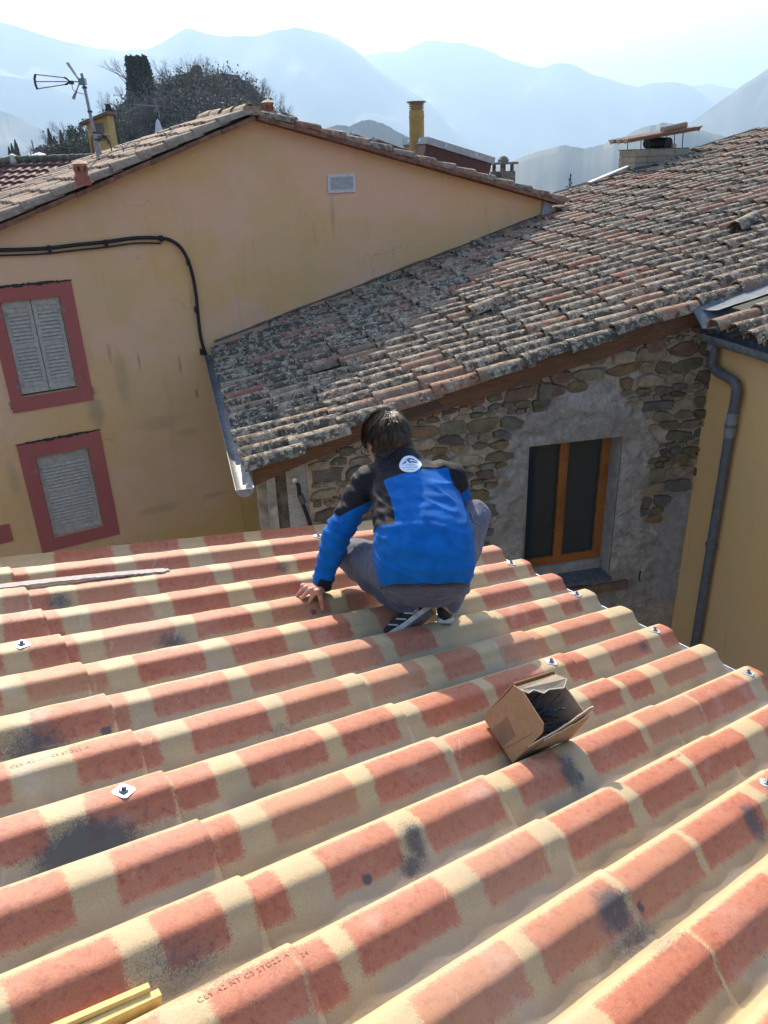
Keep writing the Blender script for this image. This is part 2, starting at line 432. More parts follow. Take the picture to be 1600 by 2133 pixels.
# body of the house under the sheets
mb = MB()
a0, a1, b0, b1 = -1.15, EV-.12, -1.3, c(14)+.06
top = [RP(a0, b0, -.11), RP(a1, b0, -.11), RP(a1, b1, -.11), RP(a0, b1, -.11)]
bot = [np.array([p[0], p[1], 0.0]) for p in top]
mb.hexa(bot+top); mb.build('wall', M_WALLFG, house)
mb = MB()
for u in (-.9, -.1, .7, 1.5, 2.3, 2.95):
    mb.box(RP(u, (b0+b1)/2, -.085), D_*.03, E_*(b1-b0)/2, N_*.022)
mb.build('batten', simple('batten_wood', (.35, .24, .13)), house)
# ------------------------------------------------------------------ old village houses: common planes
D2 = 2.15; K2 = D2/3.0
G_ = ray(335, 347); G_[2] = 0; G_ = unit(G_)
T_ = ray(11600, -2960); T_ = unit(T_-G_*T_.dot(G_))
N2 = np.cross(G_, T_); N2 *= np.sign(N2[2])
TH = unit([T_[0], T_[1], 0])                      # horizontal, up the slope
Q_ = CAM - N2*D2
UP = np.array([0, 0, 1.])
def OP(a, b, h=0.0): return Q_ + a*T_ + b*G_ + h*N2
def ab_of(px, py, h=0.0):
    P = hit(px, py, Q_+N2*h, N2)-Q_; return float(P.dot(T_)), float(P.dot(G_))
VERGE_A = [-.5, -.18, .17, .57, .97, 1.40, 1.84, 3.0, 3.85, 7.5]
VERGE_B = [5.68, 5.72, 5.82, 5.90, 5.94, 5.96, 5.93, 5.88, 5.88, 6.05]
def verge_b(a): return float(np.interp(a, VERGE_A, VERGE_B))
# yellow house wall plane
YH = ray(3800, 228); YH[2] = 0; YH = unit(YH); YN = np.array([-YH[1], YH[0], 0.0])
W0 = hit(445, 715, Q_, N2)
def YW(px, py, off=0.0):                          # point of the yellow wall seen at a picture position; off>0 is towards the camera
    return hit(px, py, W0-YN*off, YN)
def yl(P): return (P-W0).dot(YH), P[2]

def tile_mat(name, terra, lich=1.0, dark=1.0, obj=True):
    m = NT(name); p = m.pos(); r = m.rand() if obj else m.attr('rnd')
    base = m.n('ShaderNodeValToRGB'); m.l(r, base.inputs[0]); e = base.color_ramp.elements
    e[0].position = 0; e[0].color = (*terra[0], 1); e[1].position = 1; e[1].color = (*terra[-1], 1)
    for i, c_ in enumerate(terra[1:-1]):
        x = e.new((i+1)/(len(terra)-1)); x.color = (*c_, 1)
    base.color_ramp.interpolation = 'LINEAR'
    off = m.n('ShaderNodeVectorMath', operation='ADD'); m.l(p, off.inputs[0])
    cmb = m.n('ShaderNodeCombineXYZ'); m.l(m.math('MULTIPLY', r, 37), cmb.inputs[0]); m.l(m.math('MULTIPLY', r, 91), cmb.inputs[1]); m.l(cmb.outputs[0], off.inputs[1])
    q = off.outputs[0]
    n1 = m.noise(q, 9, 5, .65); n2 = m.noise(q, 45, 4, .7); n3 = m.noise(q, 3, 3)
    col = m.mix(m.math('MULTIPLY', m.ramp(n2, .35, .7), .45), base.outputs[0], (.10, .07, .055))
    rr = m.math('FRACT', m.math('MULTIPLY', r, 17.3))       # how overgrown this tile is
    amt = m.ramp(rr, .0, .75)
    grey = m.ramp(m.math('ADD', n1, m.math('MULTIPLY', amt, .22)), .50, .66)
    col = m.mix(m.math('MULTIPLY', grey, .70*lich), col, m.mix(m.ramp(n2, .4, .65), (.21, .175, .125), (.52, .46, .34)))
    blk = m.ramp(m.math('ADD', m.noise(q, 15, 6, .7), m.math('MULTIPLY', amt, .12)), .56, .63)
    col = m.mix(m.math('MULTIPLY', blk, .78*dark), col, (.022, .021, .019))
    wv = m.ramp(m.vor(q, 21), .12, .2, inv=True); wm = m.ramp(m.noise(q, 6, 2), .42, .62)
    col = m.mix(m.math('MULTIPLY', m.math('MULTIPLY', wv, wm), .9*lich), col, (.62, .60, .50))
    yv = m.ramp(m.noise(q, 17, 4, .7), .60, .66); ym = m.ramp(n3, .48, .62)
    col = m.mix(m.math('MULTIPLY', m.math('MULTIPLY', yv, ym), .65*lich), col, (.30, .33, .16))
    m.color(col).rough(.92).bump(m.math('ADD', n2, m.math('MULTIPLY', n1, 1.2)), .6, .006)
    return m.mat
TER = [(.19, .085, .05), (.28, .12, .07), (.24, .165, .11), (.31, .165, .10), (.20, .14, .095), (.34, .14, .08), (.24, .175, .12), (.30, .21, .14), (.17, .115, .085)]
M_TILE = tile_mat('old_clay_tile', TER, 1.0, 1.0)
M_TILEF = tile_mat('old_clay_tile_field', TER, 1.0, 1.0, obj=False)
TER2 = [(.34, .22, .15), (.42, .26, .17), (.38, .30, .21), (.46, .27, .18), (.36, .27, .19), (.30, .17, .11)]
M_TILE2 = tile_mat('pale_clay_tile', TER2, .55, .35)
M_TILE2F = tile_mat('pale_clay_tile_field', TER2, .55, .35, obj=False)
M_CHAN = simple('shaded_channel_tile', (.06, .05, .042), .95, .3, 20, .6, 0, .01)  # deep shade of the gaps between tile rows is put into this colour

def tile_mesh(L, r0, r1, th=.014, seed=0, na=6, nl=3):
    """half-round clay tile along +x; wide mouth (r0) at x=0, crest at z=0"""
    rd = random.Random(seed); vs = []
    bend = rd.uniform(-.006, .008); sx = [0, L*.05, L*.5, L][:nl+1] if nl == 3 else [0, L]
    for sh in (0, th):
        for i, x in enumerate(sx):
            f = x/L; r = r0+(r1-r0)*f-sh
            for j in range(na+1):
                a = math.pi*(j/na)*.94+math.pi*.03
                jit = rd.uniform(-.0025, .0025) if i in (0,) else 0
                z = r*math.sin(a)*1.12 - r0 + bend*math.sin(math.pi*f)
                vs.append((x+jit*2+rd.uniform(-.004, .004)*(i == 0), -r*math.cos(a)*1.08, z+jit))
    m = na+1; n = len(sx); F = []
    for i in range(n-1):
        for j in range(na):
            a = i*m+j; F.append((a, a+1, a+m+1, a+m)); b = n*m+a; F.append((b, b+m, b+m+1, b+1))
    for i in (0, n-1):
        for j in range(na):
            a = i*m+j; b = n*m+a; F.append((a, b, b+1, a+1) if i == 0 else (a, a+1, b+1, b))
    for j in (0, na):
        for i in range(n-1):
            a = i*m+j; b = n*m+a; F.append((a, a+m, b+m, b) if j == 0 else (a, b, b+m, a+m))
    return vs, F
def tile_variants(name, n, L, r0, r1, mat, na=6, nl=3):
    out = []
    for i in range(n):
        vs, F = tile_mesh(L, r0*(1+.04*math.sin(i*2.1)), r1*(1+.04*math.cos(i)), seed=i, na=na, nl=nl)
        me = bpy.data.meshes.new(name); me.from_pydata(vs, [], F); me.materials.append(mat)
        bm = bmesh.new(); bm.from_mesh(me); bmesh.ops.recalc_face_normals(bm, faces=bm.faces); bm.to_mesh(me); bm.free()
        smooth(me, 45); out.append(me)
    return out
def rotm(x, y, z):
    return Matrix(((x[0], y[0], z[0]), (x[1], y[1], z[1]), (x[2], y[2], z[2])))
def lay_tiles(slots, meshes, parent, name, fieldmat, limit=300):
    """slots: list of (P, x, y, z) frames. The nearest `limit` become parts, the rest one mesh."""
    def size(s):
        q = proj(s[0]); q2 = proj(s[0]+np.asarray(s[1])*.4)
        return math.hypot(q2[0]-q[0], q2[1]-q[1])/(1+.0*q[2]) - q[2]*4
    slots = sorted(slots, key=lambda s: -size(s))
    rd = random.Random(5)
    for s in slots[:limit]:
        obj_from_mesh(name, rd.choice(meshes), s[0], parent, rotm(*s[1:]))
    rest = slots[limit:]
    if rest:
        V = []; F = []; RN = []; k = 0
        base = []
        for me in meshes:
            co = np.zeros(len(me.vertices)*3); me.vertices.foreach_get('co', co)
            base.append((co.reshape(-1, 3), [tuple(p.vertices) for p in me.polygons]))
        for s in rest:
            co, fs = rd.choice(base); A = np.stack(s[1:], 1)
            V.append(co @ A.T + s[0]); F += [tuple(i+k for i in f) for f in fs]; k += len(co); RN += [rd.random()]*len(co)
        V = np.vstack(V); o0 = V.mean(0)
        me = bpy.data.meshes.new(name+'_field'); me.from_pydata((V-o0).tolist(), [], F); me.materials.append(fieldmat)
        at = me.attributes.new('rnd', 'FLOAT', 'POINT'); at.data.foreach_set('value', RN); smooth(me, 45)
        o = obj_from_mesh(name+'_field', me, o0, parent); o['kind'] = 'stuff'
        return o
def jitter_frame(x, n, rd, yaw=.03, pitch=.02, roll=.06):
    x = unit(x + np.cross(n, x)*rd.uniform(-yaw, yaw) + n*rd.uniform(-pitch, pitch))
    y = unit(np.cross(n, x)); z = np.cross(x, y)
    r = rd.uniform(-roll, roll); y2 = y*math.cos(r)+z*math.sin(r); z2 = np.cross(x, y2)
    return x, y2, z2

# ------------------------------------------------------------------ stone house with the old roof
stoneh = empty('stone_house', [OP(2, 6.5, 0)[0], OP(2, 6.5, 0)[1], 0], 'stone house with a lichen covered clay tile roof and an orange wooden window', 'house')
tm = tile_variants('roof_tile', 10, .50, .089, .074, M_TILE)
EXP, ROW = .412, .236
A_EAVE = -.20
yend = YW(1150, 425); yend_l = (yend-W0).dot(YH)
def behind_yellow(P):
    d = (P-W0).dot(YN); l = (P-W0).dot(YH)
    return d > .02 and l < yend_l+.12
slots = []; rd = random.Random(11)
BFAR = 13.35
LEADZ = 4.05   # the lead valley cuts the first row here
nrow = int((BFAR-5.6)/ROW)+2
for i in range(-8, nrow+1):
    rowoff = rd.uniform(0, .5); wob = rd.uniform(-.02, .02)
    j = -1; a = A_EAVE + rd.uniform(-.02, .03)
    lower = i < 0
    if lower: a = 3.80+rd.uniform(-.03, .03)
    while a < 10.9:
        b = (verge_b(a) if not lower else 5.65) + .085 + i*ROW + wob*1.0
        h = -.012 - (.08 if lower else 0) + rd.uniform(-.008, .008)
        P = OP(a, b, h)
        q = proj(P)
        ok = (-120 < q[0] < 1740) and q[1] < 1000 and b < BFAR and not behind_yellow(P+T_*.12)
        if rd.random() < .012 and i > 1: ok = False if rd.random() < .3 else ok
        if i == 0 and a > 4.5: ok = False
        if ok:
            x, y, z = jitter_frame(T_ - N2*.036, N2, rd)
            if rd.random() < .02: x, y, z = jitter_frame(T_ - N2*.045, N2, rd, .16, .03, .2)
            slots.append((P+N2*.02, x, y, z))
        a += EXP*(1+rd.uniform(-.03, .03))
lay_tiles(slots, tm, stoneh, 'roof_tile', M_TILEF)
# channel tiles below: trough surface following the rows
def channels(name, a0, a1, i0, i1, lower=False):
    na = int((a1-a0)/.2)+1; nb = (i1-i0)*6+1
    A = np.linspace(a0, a1, na); I = np.linspace(i0, i1, nb)
    P = np.zeros((na, nb, 3))
    for x, a in enumerate(A):
        vb = (verge_b(a) if not lower else 5.65)
        for y, i in enumerate(I):
            ph = i-math.floor(i)
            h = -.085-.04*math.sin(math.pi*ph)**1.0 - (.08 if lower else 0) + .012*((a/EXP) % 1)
            P[x, y] = OP(a, vb+.085+i*ROW, h)
    V = P.reshape(-1, 3); idx = np.arange(na*nb).reshape(na, nb); F = []
    for x in range(na-1):
        for y in range(nb-1):
            cpt = P[x, y]
            if not behind_yellow(cpt+YN*.25) : F.append((idx[x, y], idx[x+1, y], idx[x+1, y+1], idx[x, y+1]))
    me = bpy.data.meshes.new(name); o0 = V.mean(0); me.from_pydata((V-o0).tolist(), [], [tuple(map(int, f)) for f in F]); me.materials.append(M_CHAN); smooth(me, 60)
    o = obj_from_mesh(name, me, o0, stoneh); o['kind'] = 'stuff'; return o
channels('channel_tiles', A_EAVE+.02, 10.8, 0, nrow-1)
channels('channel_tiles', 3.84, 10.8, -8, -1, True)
# underside boarding so that the roof has a solid thickness
M_BEAM = None
def wood(name, c, sc=1.0, dirv=(1, 0, 0)):
    m = NT(name); p = m.pos(); q = m.map(p, (6*sc, 6*sc, 34*sc)); n1 = m.noise(q, 1.6, 6, .65, 1.2); n2 = m.noise(p, 3, 3)
    w = m.n('ShaderNodeTexWave', wave_type='BANDS', bands_direction='Z'); m.l(p, w.inputs[0]); w.inputs['Scale'].default_value = 14*sc; w.inputs['Distortion'].default_value = 6; w.inputs['Detail'].default_value = 3; w.inputs['Detail Scale'].default_value = .6
    d = tuple(x*.45 for x in c)
    col = m.mix(m.ramp(n1, .3, .7), d, c); col = m.mix(m.math('MULTIPLY', m.ramp(w.outputs['Fac'], .55, .9), .4), col, tuple(x*1.35 for x in c))
    col = m.mix(m.math('MULTIPLY', m.ramp(n2, .45, .7), .5), col, d)
    m.color(col).rough(.75).bump(n1, .4, .004); return m.mat
M_BEAM = wood('verge_board_wood', (.19, .09, .045))
# stone wall plane
WS = unit([*(ray(9000, 40)[:2]), 0]); WSN = np.array([-WS[1], WS[0], 0.0])
SW0 = OP(-.1, 5.72, -.1) + G_*.40
def SW(px, py, off=0.0): return hit(px, py, SW0-WSN*off, WSN)
def sxy(P): return float((P-SW0).dot(WS)), float(P[2])
def SP(s, z, off=0.0): return SW0 + WS*s + UP*(z-SW0[2]) - WSN*off
# verge board: follows the verge under the tiles
bd = MB(); n = 24
us = np.linspace(-.13, 3.98, n); low = []; 
ringA = []
for a in us:
    P = OP(a, verge_b(a)+.075, -.085); sag = .0
    Pb = P - UP*(.165 if a > .3 else .165-.02*(.3-a))
    ringA.append((P-G_*.03, Pb-G_*.02, Pb+G_*.05, P+G_*.05))
k = 0
vs = [p for r in ringA for p in r]; fs = []
for i in range(n-1):
    for j in range(4): fs.append((i*4+j, i*4+(j+1) % 4, (i+1)*4+(j+1) % 4, (i+1)*4+j))
fs += [(0, 1, 2, 3), tuple((n-1)*4+j for j in (3, 2, 1, 0))]
bd.add(vs, fs); bd.build('verge_board', M_BEAM, stoneh)
# ---- stone wall: mortar body, stones, render patch, window
def stone_wall_mats():
    m = NT('lime_mortar'); p = m.pos(); n1 = m.noise(p, 14, 6, .7); n2 = m.noise(p, 60, 4, .7); n3 = m.noise(p, 2, 3)
    col = m.mix(m.ramp(n1, .3, .7), (.38, .30, .21), (.60, .49, .37)); col = m.mix(m.math('MULTIPLY', m.ramp(n2, .5, .7), .5), col, (.12, .09, .065))
    col = m.mix(m.math('MULTIPLY', m.ramp(n3, .45, .65), .5), col, (.24, .20, .17))
    m.color(col).rough(.95).bump(m.math('ADD', n1, m.math('MULTIPLY', n2, .4)), .9, .02); mort = m.mat
    m = NT('field_stone'); p = m.pos(); r = m.rand(); n1 = m.noise(p, 11, 6, .7); n2 = m.noise(p, 50, 4, .7)
    base = m.n('ShaderNodeValToRGB'); m.l(r, base.inputs[0]); cr = base.color_ramp; cr.interpolation = 'CONSTANT'
    cols = [(.22, .16, .08), (.18, .16, .10), (.27, .165, .08), (.16, .11, .075), (.26, .22, .14), (.36, .26, .15), (.17, .15, .125), (.23, .13, .08), (.34, .27, .19), (.46, .35, .23)]
    cr.elements[0].color = (*cols[0], 1); cr.elements[1].position = .95; cr.elements[1].color = (.40, .31, .20, 1)
    for i in range(1, 10): x = cr.elements.new(i/10*.95); x.color = (*cols[i], 1)
    col = m.mix(m.math('MULTIPLY', m.ramp(n1, .35, .7), .6), base.outputs[0], (.05, .045, .035)); col = m.mix(m.math('MULTIPLY', m.ramp(n2, .52, .68), .5), col, (.27, .23, .17))
    wh = m.ramp(m.noise(p, 22, 5, .75), .62, .68); col = m.mix(m.math('MULTIPLY', wh, .55), col, (.42, .38, .31))
    m.color(col).rough(.9).bump(m.math('ADD', n1, m.math('MULTIPLY', n2, .5)), 1.0, .02); st = m.mat
    m = NT('rough_grey_render'); p = m.pos(); n1 = m.noise(p, 9, 8, .72, .6); n2 = m.noise(p, 42, 5, .7); n3 = m.noise(p, 2.2, 3)
    col = m.mix(m.ramp(n1, .32, .68), (.28, .245, .205), (.55, .50, .435)); col = m.mix(m.math('MULTIPLY', m.ramp(n3, .4, .62), .5), col, (.30, .255, .20))
    crk = m.ramp(m.n('ShaderNodeTexNoise').outputs['Fac'], 0, 0)
    ed = m.vor(m.mix(.06, p, m.n('ShaderNodeTexNoise').outputs['Color']), 7, 'DISTANCE_TO_EDGE')
    col = m.mix(m.math('MULTIPLY', m.ramp(n2, .6, .72), .6), col, (.07, .06, .05))
    m.color(col).rough(.95).bump(m.math('ADD', m.math('MULTIPLY', n1, 1.4), m.math('MULTIPLY', n2, .4)), 1.0, .03); rd_ = m.mat
    m = NT('small_stone'); p = m.pos(); n1 = m.noise(p, 9, 3, .6); n2 = m.noise(p, 50, 4, .7)
    m.color(m.mix(m.math('MULTIPLY', m.ramp(n2, .5, .7), .5), m.mix(m.ramp(n1, .35, .65), (.13, .11, .07), (.30, .22, .13)), (.34, .29, .22))).bump(n2, 1.0, .02)
    return mort, st, rd_, m.mat
M_MORT, M_STONE, M_RENDER, M_SSTONE = stone_wall_mats()
M_CEM = simple('smooth_cement', (.34, .315, .285), .9, .15, 12, .3, 0, .006)
# wall outline in (s,z)
s0, _ = sxy(SW(640, 1000)); s1, _ = sxy(SW(1481, 760))
wl = sxy(SW(1092, 1163)); 
# window opening corners (outer, in wall plane)
woL = sxy(SW(1103, 927))[0]; woR = sxy(SW(1296, 912))[0]; woT = .5*(sxy(SW(1103, 927))[1]+sxy(SW(1296, 912))[1])
woB = sxy(SW(1280, 1200))[1]
woL2 = sxy(SW(1089, 1160))[0]
wsl = (woL2-woL)/(sxy(SW(1089, 1160))[1]-sxy(SW(1103, 927))[1])
def topz(s):   # wall top under the verge board
    P = SP(s, 0); a = (P-Q_).dot(TH)/TH.dot(T_)
    a = float((P[:2]-Q_[:2]).dot(TH[:2]))/float(T_[:2].dot(TH[:2]))
    return OP(a, 6.0, -.12)[2]
th = .34
def quadwall(mb, sa, sb, za, zb, za2=None, zb2=None):
    # za(sa) bottom.. top at both ends
    p = [SP(sa, za), SP(sb, za), SP(sb, zb2 if zb2 is not None else zb), SP(sa, zb)]
    mb.prism(p, WSN*th)
mb = MB()
quadwall(mb, s0, woL, 0, topz(s0), None, topz(woL))
quadwall(mb, woL, woR, woT, topz(woL), None, topz(woR))
quadwall(mb, woL, woR, 0, woB, None, woB)
quadwall(mb, woR, s1+.05, 0, topz(woR), None, topz(s1+.05))
mb.build('wall', M_MORT, stoneh)
# the rough render patch, a lumpy raised skin with a ragged outline
def in_render(s, z):
    """signed: >0 inside the grey render patch round the window"""
    px, py, _ = proj(SP(s, z))
    nz = 26*mnoise.noise(Vector((px*.022, py*.022, 3))) + 14*mnoise.noise(Vector((px*.07, py*.07, 9)))
    top = np.interp(px, [1000, 1050, 1120, 1180, 1215, 1260, 1300, 1345, 1365], [985, 900, 850, 815, 795, 800, 820, 860, 880])
    left = np.interp(py, [780, 880, 950, 1050, 1150, 1400], [1150, 1060, 1045, 1030, 1015, 1010])
    right = np.interp(py, [780, 870, 900, 1000, 1060, 1075, 1110, 1400], [1340, 1365, 1362, 1352, 1340, 1350, 1362, 1370])
    return min(py-top, px-left, right-px)+nz
def in_flat(s, z):      # flat cement area at the lower right
    px, py, _ = proj(SP(s, z)); nz = 8*mnoise.noise(Vector((px*.03, py*.03, 30)))
    return min(px-1338, py-np.interp(px, [1340, 1420, 1455], [1085, 1030, 985]))+nz
for nm, fn, mat, amp_, base_ in (('render_patch', in_render, M_RENDER, .024, .014), ('cement_patch', in_flat, M_CEM, .003, .010)):
    step = .016; sA, sB = (woL-.6, woR+.5) if nm == 'render_patch' else (woR, s1-.0)
    zA, zB = woT-1.9, woT+.62
    ns = int((sB-sA)/step); nz_ = int((zB-zA)/step); V = []; F = []; idm = {}
    for i in range(ns+1):
        for j in range(nz_+1):
            s = sA+i*step; z = zA+j*step
            if woL-.001 < s+(-wsl*(z-woT)) and s < woR+.001 and woB < z < woT: continue
            v = fn(s, z)
            if v < -6 or z > topz(s)+.02: continue
            e = max(0, min(1, (v+6)/10))
            h = base_*e + amp_*e*(mnoise.fractal(Vector((s*7, z*7, 1)), .8, 2.2, 5)+.35) - (.01 if e < .2 else 0)
            dw = min(abs(s-woL) if woB < z < woT+.05 else 9, abs(s-woR) if woB < z < woT+.05 else 9, abs(z-woT) if woL < s < woR else 9)
            if dw < .06: h = h*(dw/.06)+.012*(1-dw/.06)
            idm[i, j] = len(V); V.append(SP(s, z, h))
    for (i, j) in idm:
        if (i+1, j) in idm and (i, j+1) in idm and (i+1, j+1) in idm:
            F.append((idm[i, j], idm[i+1, j], idm[i+1, j+1], idm[i, j+1]))
    V = np.array(V); o0 = V.mean(0); me = bpy.data.meshes.new(nm); me.from_pydata((V-o0).tolist(), [], F); me.materials.append(mat); smooth(me, 60)
    obj_from_mesh(nm, me, o0, stoneh)
# stones: irregular courses
def stone(s, z, w, h, rd, proud=None):
    n = rd.choice([6, 7, 8, 9]); pts = []
    a0 = rd.uniform(0, 6.28); p = rd.uniform(3.5, 12.0)
    for i in range(n):
        a = a0+2*math.pi*(i+rd.uniform(-.28, .28))/n
        ca, sa = math.cos(a), math.sin(a); r = (abs(ca)**p+abs(sa)**p)**(-1/p)*rd.uniform(.78, 1.08)
        pts.append((ca*r*w/2, sa*r*h/2))
    t = rd.uniform(-.12, .12); pts = [(x*math.cos(t)-y*math.sin(t), x*math.sin(t)+y*math.cos(t)) for x, y in pts]
    pr = proud or rd.uniform(.014, .05)
    V = []; F = []
    cx_ = rd.uniform(-.1, .1)*w; cy_ = rd.uniform(-.1, .1)*h
    for sc, hh in ((1.0, -.012), (.98, pr*.6), (.88, pr)):
        for x, y in pts: V.append(SP(s+x*sc+(0 if sc > .9 else cx_*.2), z+y*sc, hh+rd.uniform(-.003, .003)*(sc < 1)))
    V.append(SP(s+cx_, z+cy_, pr*rd.uniform(.95, 1.15)))
    for L in range(2):
        for i in range(n): F.append((L*n+i, L*n+(i+1) % n, (L+1)*n+(i+1) % n, (L+1)*n+i))
    for i in range(n): F.append((2*n+i, 2*n+(i+1) % n, 3*n))
    F.append(tuple(range(n))[::-1])
    V = np.array(V); o0 = V.mean(0); me = bpy.data.meshes.new('stone'); me.from_pydata((V-o0).tolist(), [], F); me.materials.append(M_STONE)
    smooth(me, 28)
    return obj_from_mesh('stone', me, o0, stoneh)
rd = random.Random(21); nst = 0; cand = []
z = topz(s1)+.05
while z > CAM[2]-4.6:
    hrow = rd.choice([.04, .055, .065, .08, .10, .12, .15])
    s = s0+rd.uniform(0, .05)
    while s < s1+.02:
        w = hrow*rd.uniform(1.0, 2.9); w = max(.06, min(w, .32))
        if s+w > s1+.06: w = max(.05, s1+.03-s)
        sc_, zc = s+w/2, z-hrow/2+rd.uniform(-.01, .01)
        px, py, _ = proj(SP(sc_, zc))
        okk = in_render(sc_, zc) < 2 and in_flat(sc_, zc) < 2 and zc+hrow*.4 < topz(sc_) and zc-hrow*.4 > 0 and px < 1482
        if woL-.03 < sc_ < woR+.03 and woB-.1 < zc < woT: okk = False
        if py > 1240: okk = False
        if okk: cand.append((sc_, zc, w*rd.uniform(.98, 1.10), hrow*rd.uniform(.92, 1.12)))
        s += w+rd.uniform(.0, .012)
    z -= hrow+.002
vis = [c_ for c_ in cand if 600 < proj(SP(c_[0], c_[1]))[0] < 1500]
vis.sort(key=lambda c_: -c_[2]*c_[3]); SV = []; SF = []; SR = []
for c_ in vis:
    if nst < 290: stone(*c_, rd); nst += 1
    else:
        o = stone(*c_, rd); w0 = wloc(o); k = len(SV); r_ = rd.random()
        SV += [tuple(np.array(v.co)+w0) for v in o.data.vertices]; SF += [tuple(i+k for i in p.vertices) for p in o.data.polygons]
        bpy.data.objects.remove(o)
if SV:
    SV = np.array(SV); o0 = SV.mean(0); me = bpy.data.meshes.new('small_stones'); me.from_pydata((SV-o0).tolist(), [], SF); me.materials.append(M_SSTONE); smooth(me, 28)
    o = obj_from_mesh('small_stones', me, o0, stoneh); o['kind'] = 'stuff'
for (px, py, w, h) in ((1133, 812, .13, .17), (1408, 955, .22, .15), (1395, 1010, .19, .13), (1360, 720, .20, .14), (1360, 1078, .22, .10)):
    P = sxy(SW(px, py)); o_ = stone(P[0], P[1], w, h, rd, .05)
print('stones', nst, len(vis))
# window
M_WIN = wood('varnished_wood', (.42, .15, .035), 2); M_WIN.node_tree.nodes['Principled BSDF'].inputs['Roughness'].default_value = .35
def glass_mat():
    m = NT('window_glass'); m.color((.014, .03, .038)); m.rough(.03); m.b.inputs['Specular IOR Level'].default_value = .6; return m.mat
M_GLASS = glass_mat()
dep = .20   # depth of the reveal
fl = woL+.0; 
B_ = 0
# real frame plane is set back
def FP(s, z, off=0): return SP(s, z, -dep+off)
def FW(px, py): return sxy(hit(px, py, SW0+WSN*dep, WSN))
fR = FW(1266, 915)[0]; fB = FW(1250, 1148)[1]; fT = woT+.01; fLx = FW(1103, 940)[0]-.075
fM = FW(1170, 950)[0]
mb = MB(); fw_ = .045
def bar(mb, sa, za, sb, zb, o0, o1):
    mb.hexa([FP(sa, za, o0), FP(sb, za, o0), FP(sb, za, o1), FP(sa, za, o1), FP(sa, zb, o0), FP(sb, zb, o0), FP(sb, zb, o1), FP(sa, zb, o1)])
bar(mb, fLx-.02, fB-.05, fR+.02, fB, -.02, .03); bar(mb, fR-.035, fB, fR+.02, fT, -.02, .03); bar(mb, fLx-.02, fB, fLx+.01, fT, -.02, .03); bar(mb, fLx+.01, fT-.02, fR-.035, fT+.03, -.02, .028)
win = mb.build('window', M_WIN, stoneh)
for (a, b, hinge) in ((fLx+.01, fM, 0), (fM+.002, fR-.035, 1)):
    mb = MB(); e = .042; zb_, zt_ = fB+.002, fT-.022
    bar(mb, a, zb_, b, zb_+e, .0, .045); bar(mb, a, zt_-e*.6, b, zt_, .0, .045); bar(mb, a, zb_+e, a+e, zt_-e*.6, .0, .045); bar(mb, b-e, zb_+e, b, zt_-e*.6, .0, .045)
    bar(mb, a+e-.010, zb_+e-.010, a+e, zt_-e*.6, .045, .052); bar(mb, b-e, zb_+e-.01, b-e+.01, zt_-e*.6, .045, .052)
    mb.build('sash', M_WIN, win)
    mb = MB(); bar(mb, a+e, zb_+e, b-e, zt_-e*.6, .012, .018); mb.build('pane', M_GLASS, win)
# dark room behind so the opening is closed
mb = MB(); bar(mb, woL-.1, woB-.1, woR+.3, woT+.15, -.06, -.05); mb.build('room_back', simple('dark_room', (.03, .03, .03)), stoneh)
# reveal sides (cement) and sill slab
mb = MB()
mb.hexa([SP(woR+.002, woB, -.0), SP(woR+.05, woB, 0), SP(woR+.05, woB, -.30), FP(fR+.02, woB, -.02), SP(woR+.002, woT, 0), SP(woR+.05, woT, 0), SP(woR+.05, woT, -.30), FP(fR+.02, woT, -.02)])
mb.hexa([SP(woL-.05, woB, 0), SP(woL-.002, woB, 0), FP(fLx-.02, woB, -.02), SP(woL-.05, woB, -.30), SP(woL-.05, woT, 0), SP(woL-.002, woT, 0), FP(fLx-.02, woT, -.02), SP(woL-.05, woT, -.30)])
mb.hexa([SP(woL-.05, woT+.0, .0), SP(woR+.05, woT, .0), SP(woR+.05, woT, -.3), SP(woL-.05, woT, -.3), SP(woL-.05, woT+.04, .0), SP(woR+.05, woT+.04, .0), SP(woR+.05, woT+.04, -.3), SP(woL-.05, woT+.04, -.3)])
mb.build('window_reveal', M_CEM, stoneh)
M_SLATE = simple('slate_sill', (.10, .11, .12), .6, .2, 20, .2)
mb = MB(); mb.hexa([SP(woL-.05, woB-.015, .055), SP(woR+.02, woB-.015, .055), SP(woR+.02, woB+.0, -.3), SP(woL-.05, woB+.0, -.3), SP(woL-.05, woB+.02, .05), SP(woR+.02, woB+.02, .05), SP(woR+.02, woB+.05, -.3), SP(woL-.05, woB+.05, -.3)])
mb.build('sill', M_SLATE, stoneh)
mb = MB(); mb.hexa([FP(fLx, fB-.2, 0), FP(fR+.02, fB-.2, 0), FP(fR+.02, fB-.2, .05), FP(fLx, fB-.2, .05), FP(fLx, fB-.052, 0), FP(fR+.02, fB-.052, 0), FP(fR+.02, fB-.06, .06), FP(fLx, fB-.06, .06)])
mb.build('sub_sill', M_CEM, stoneh)
mb = MB(); q = sxy(SW(1290, 1222)); mb.box(SP(q[0]-.3, woB-.085, .02), WS*.36, WSN*.05, UP*.045); mb.build('sill_stone', M_STONE, stoneh, sm=30)
# left gutter of the old roof
gA = OP(A_EAVE-.035, 5.50, -.115); gB = OP(A_EAVE-.035, (W0-Q_).dot(G_)-.12, -.10)
halfpipe(gA, gB, .068, UP, TH, M_ZINC, 'gutter', stoneh)
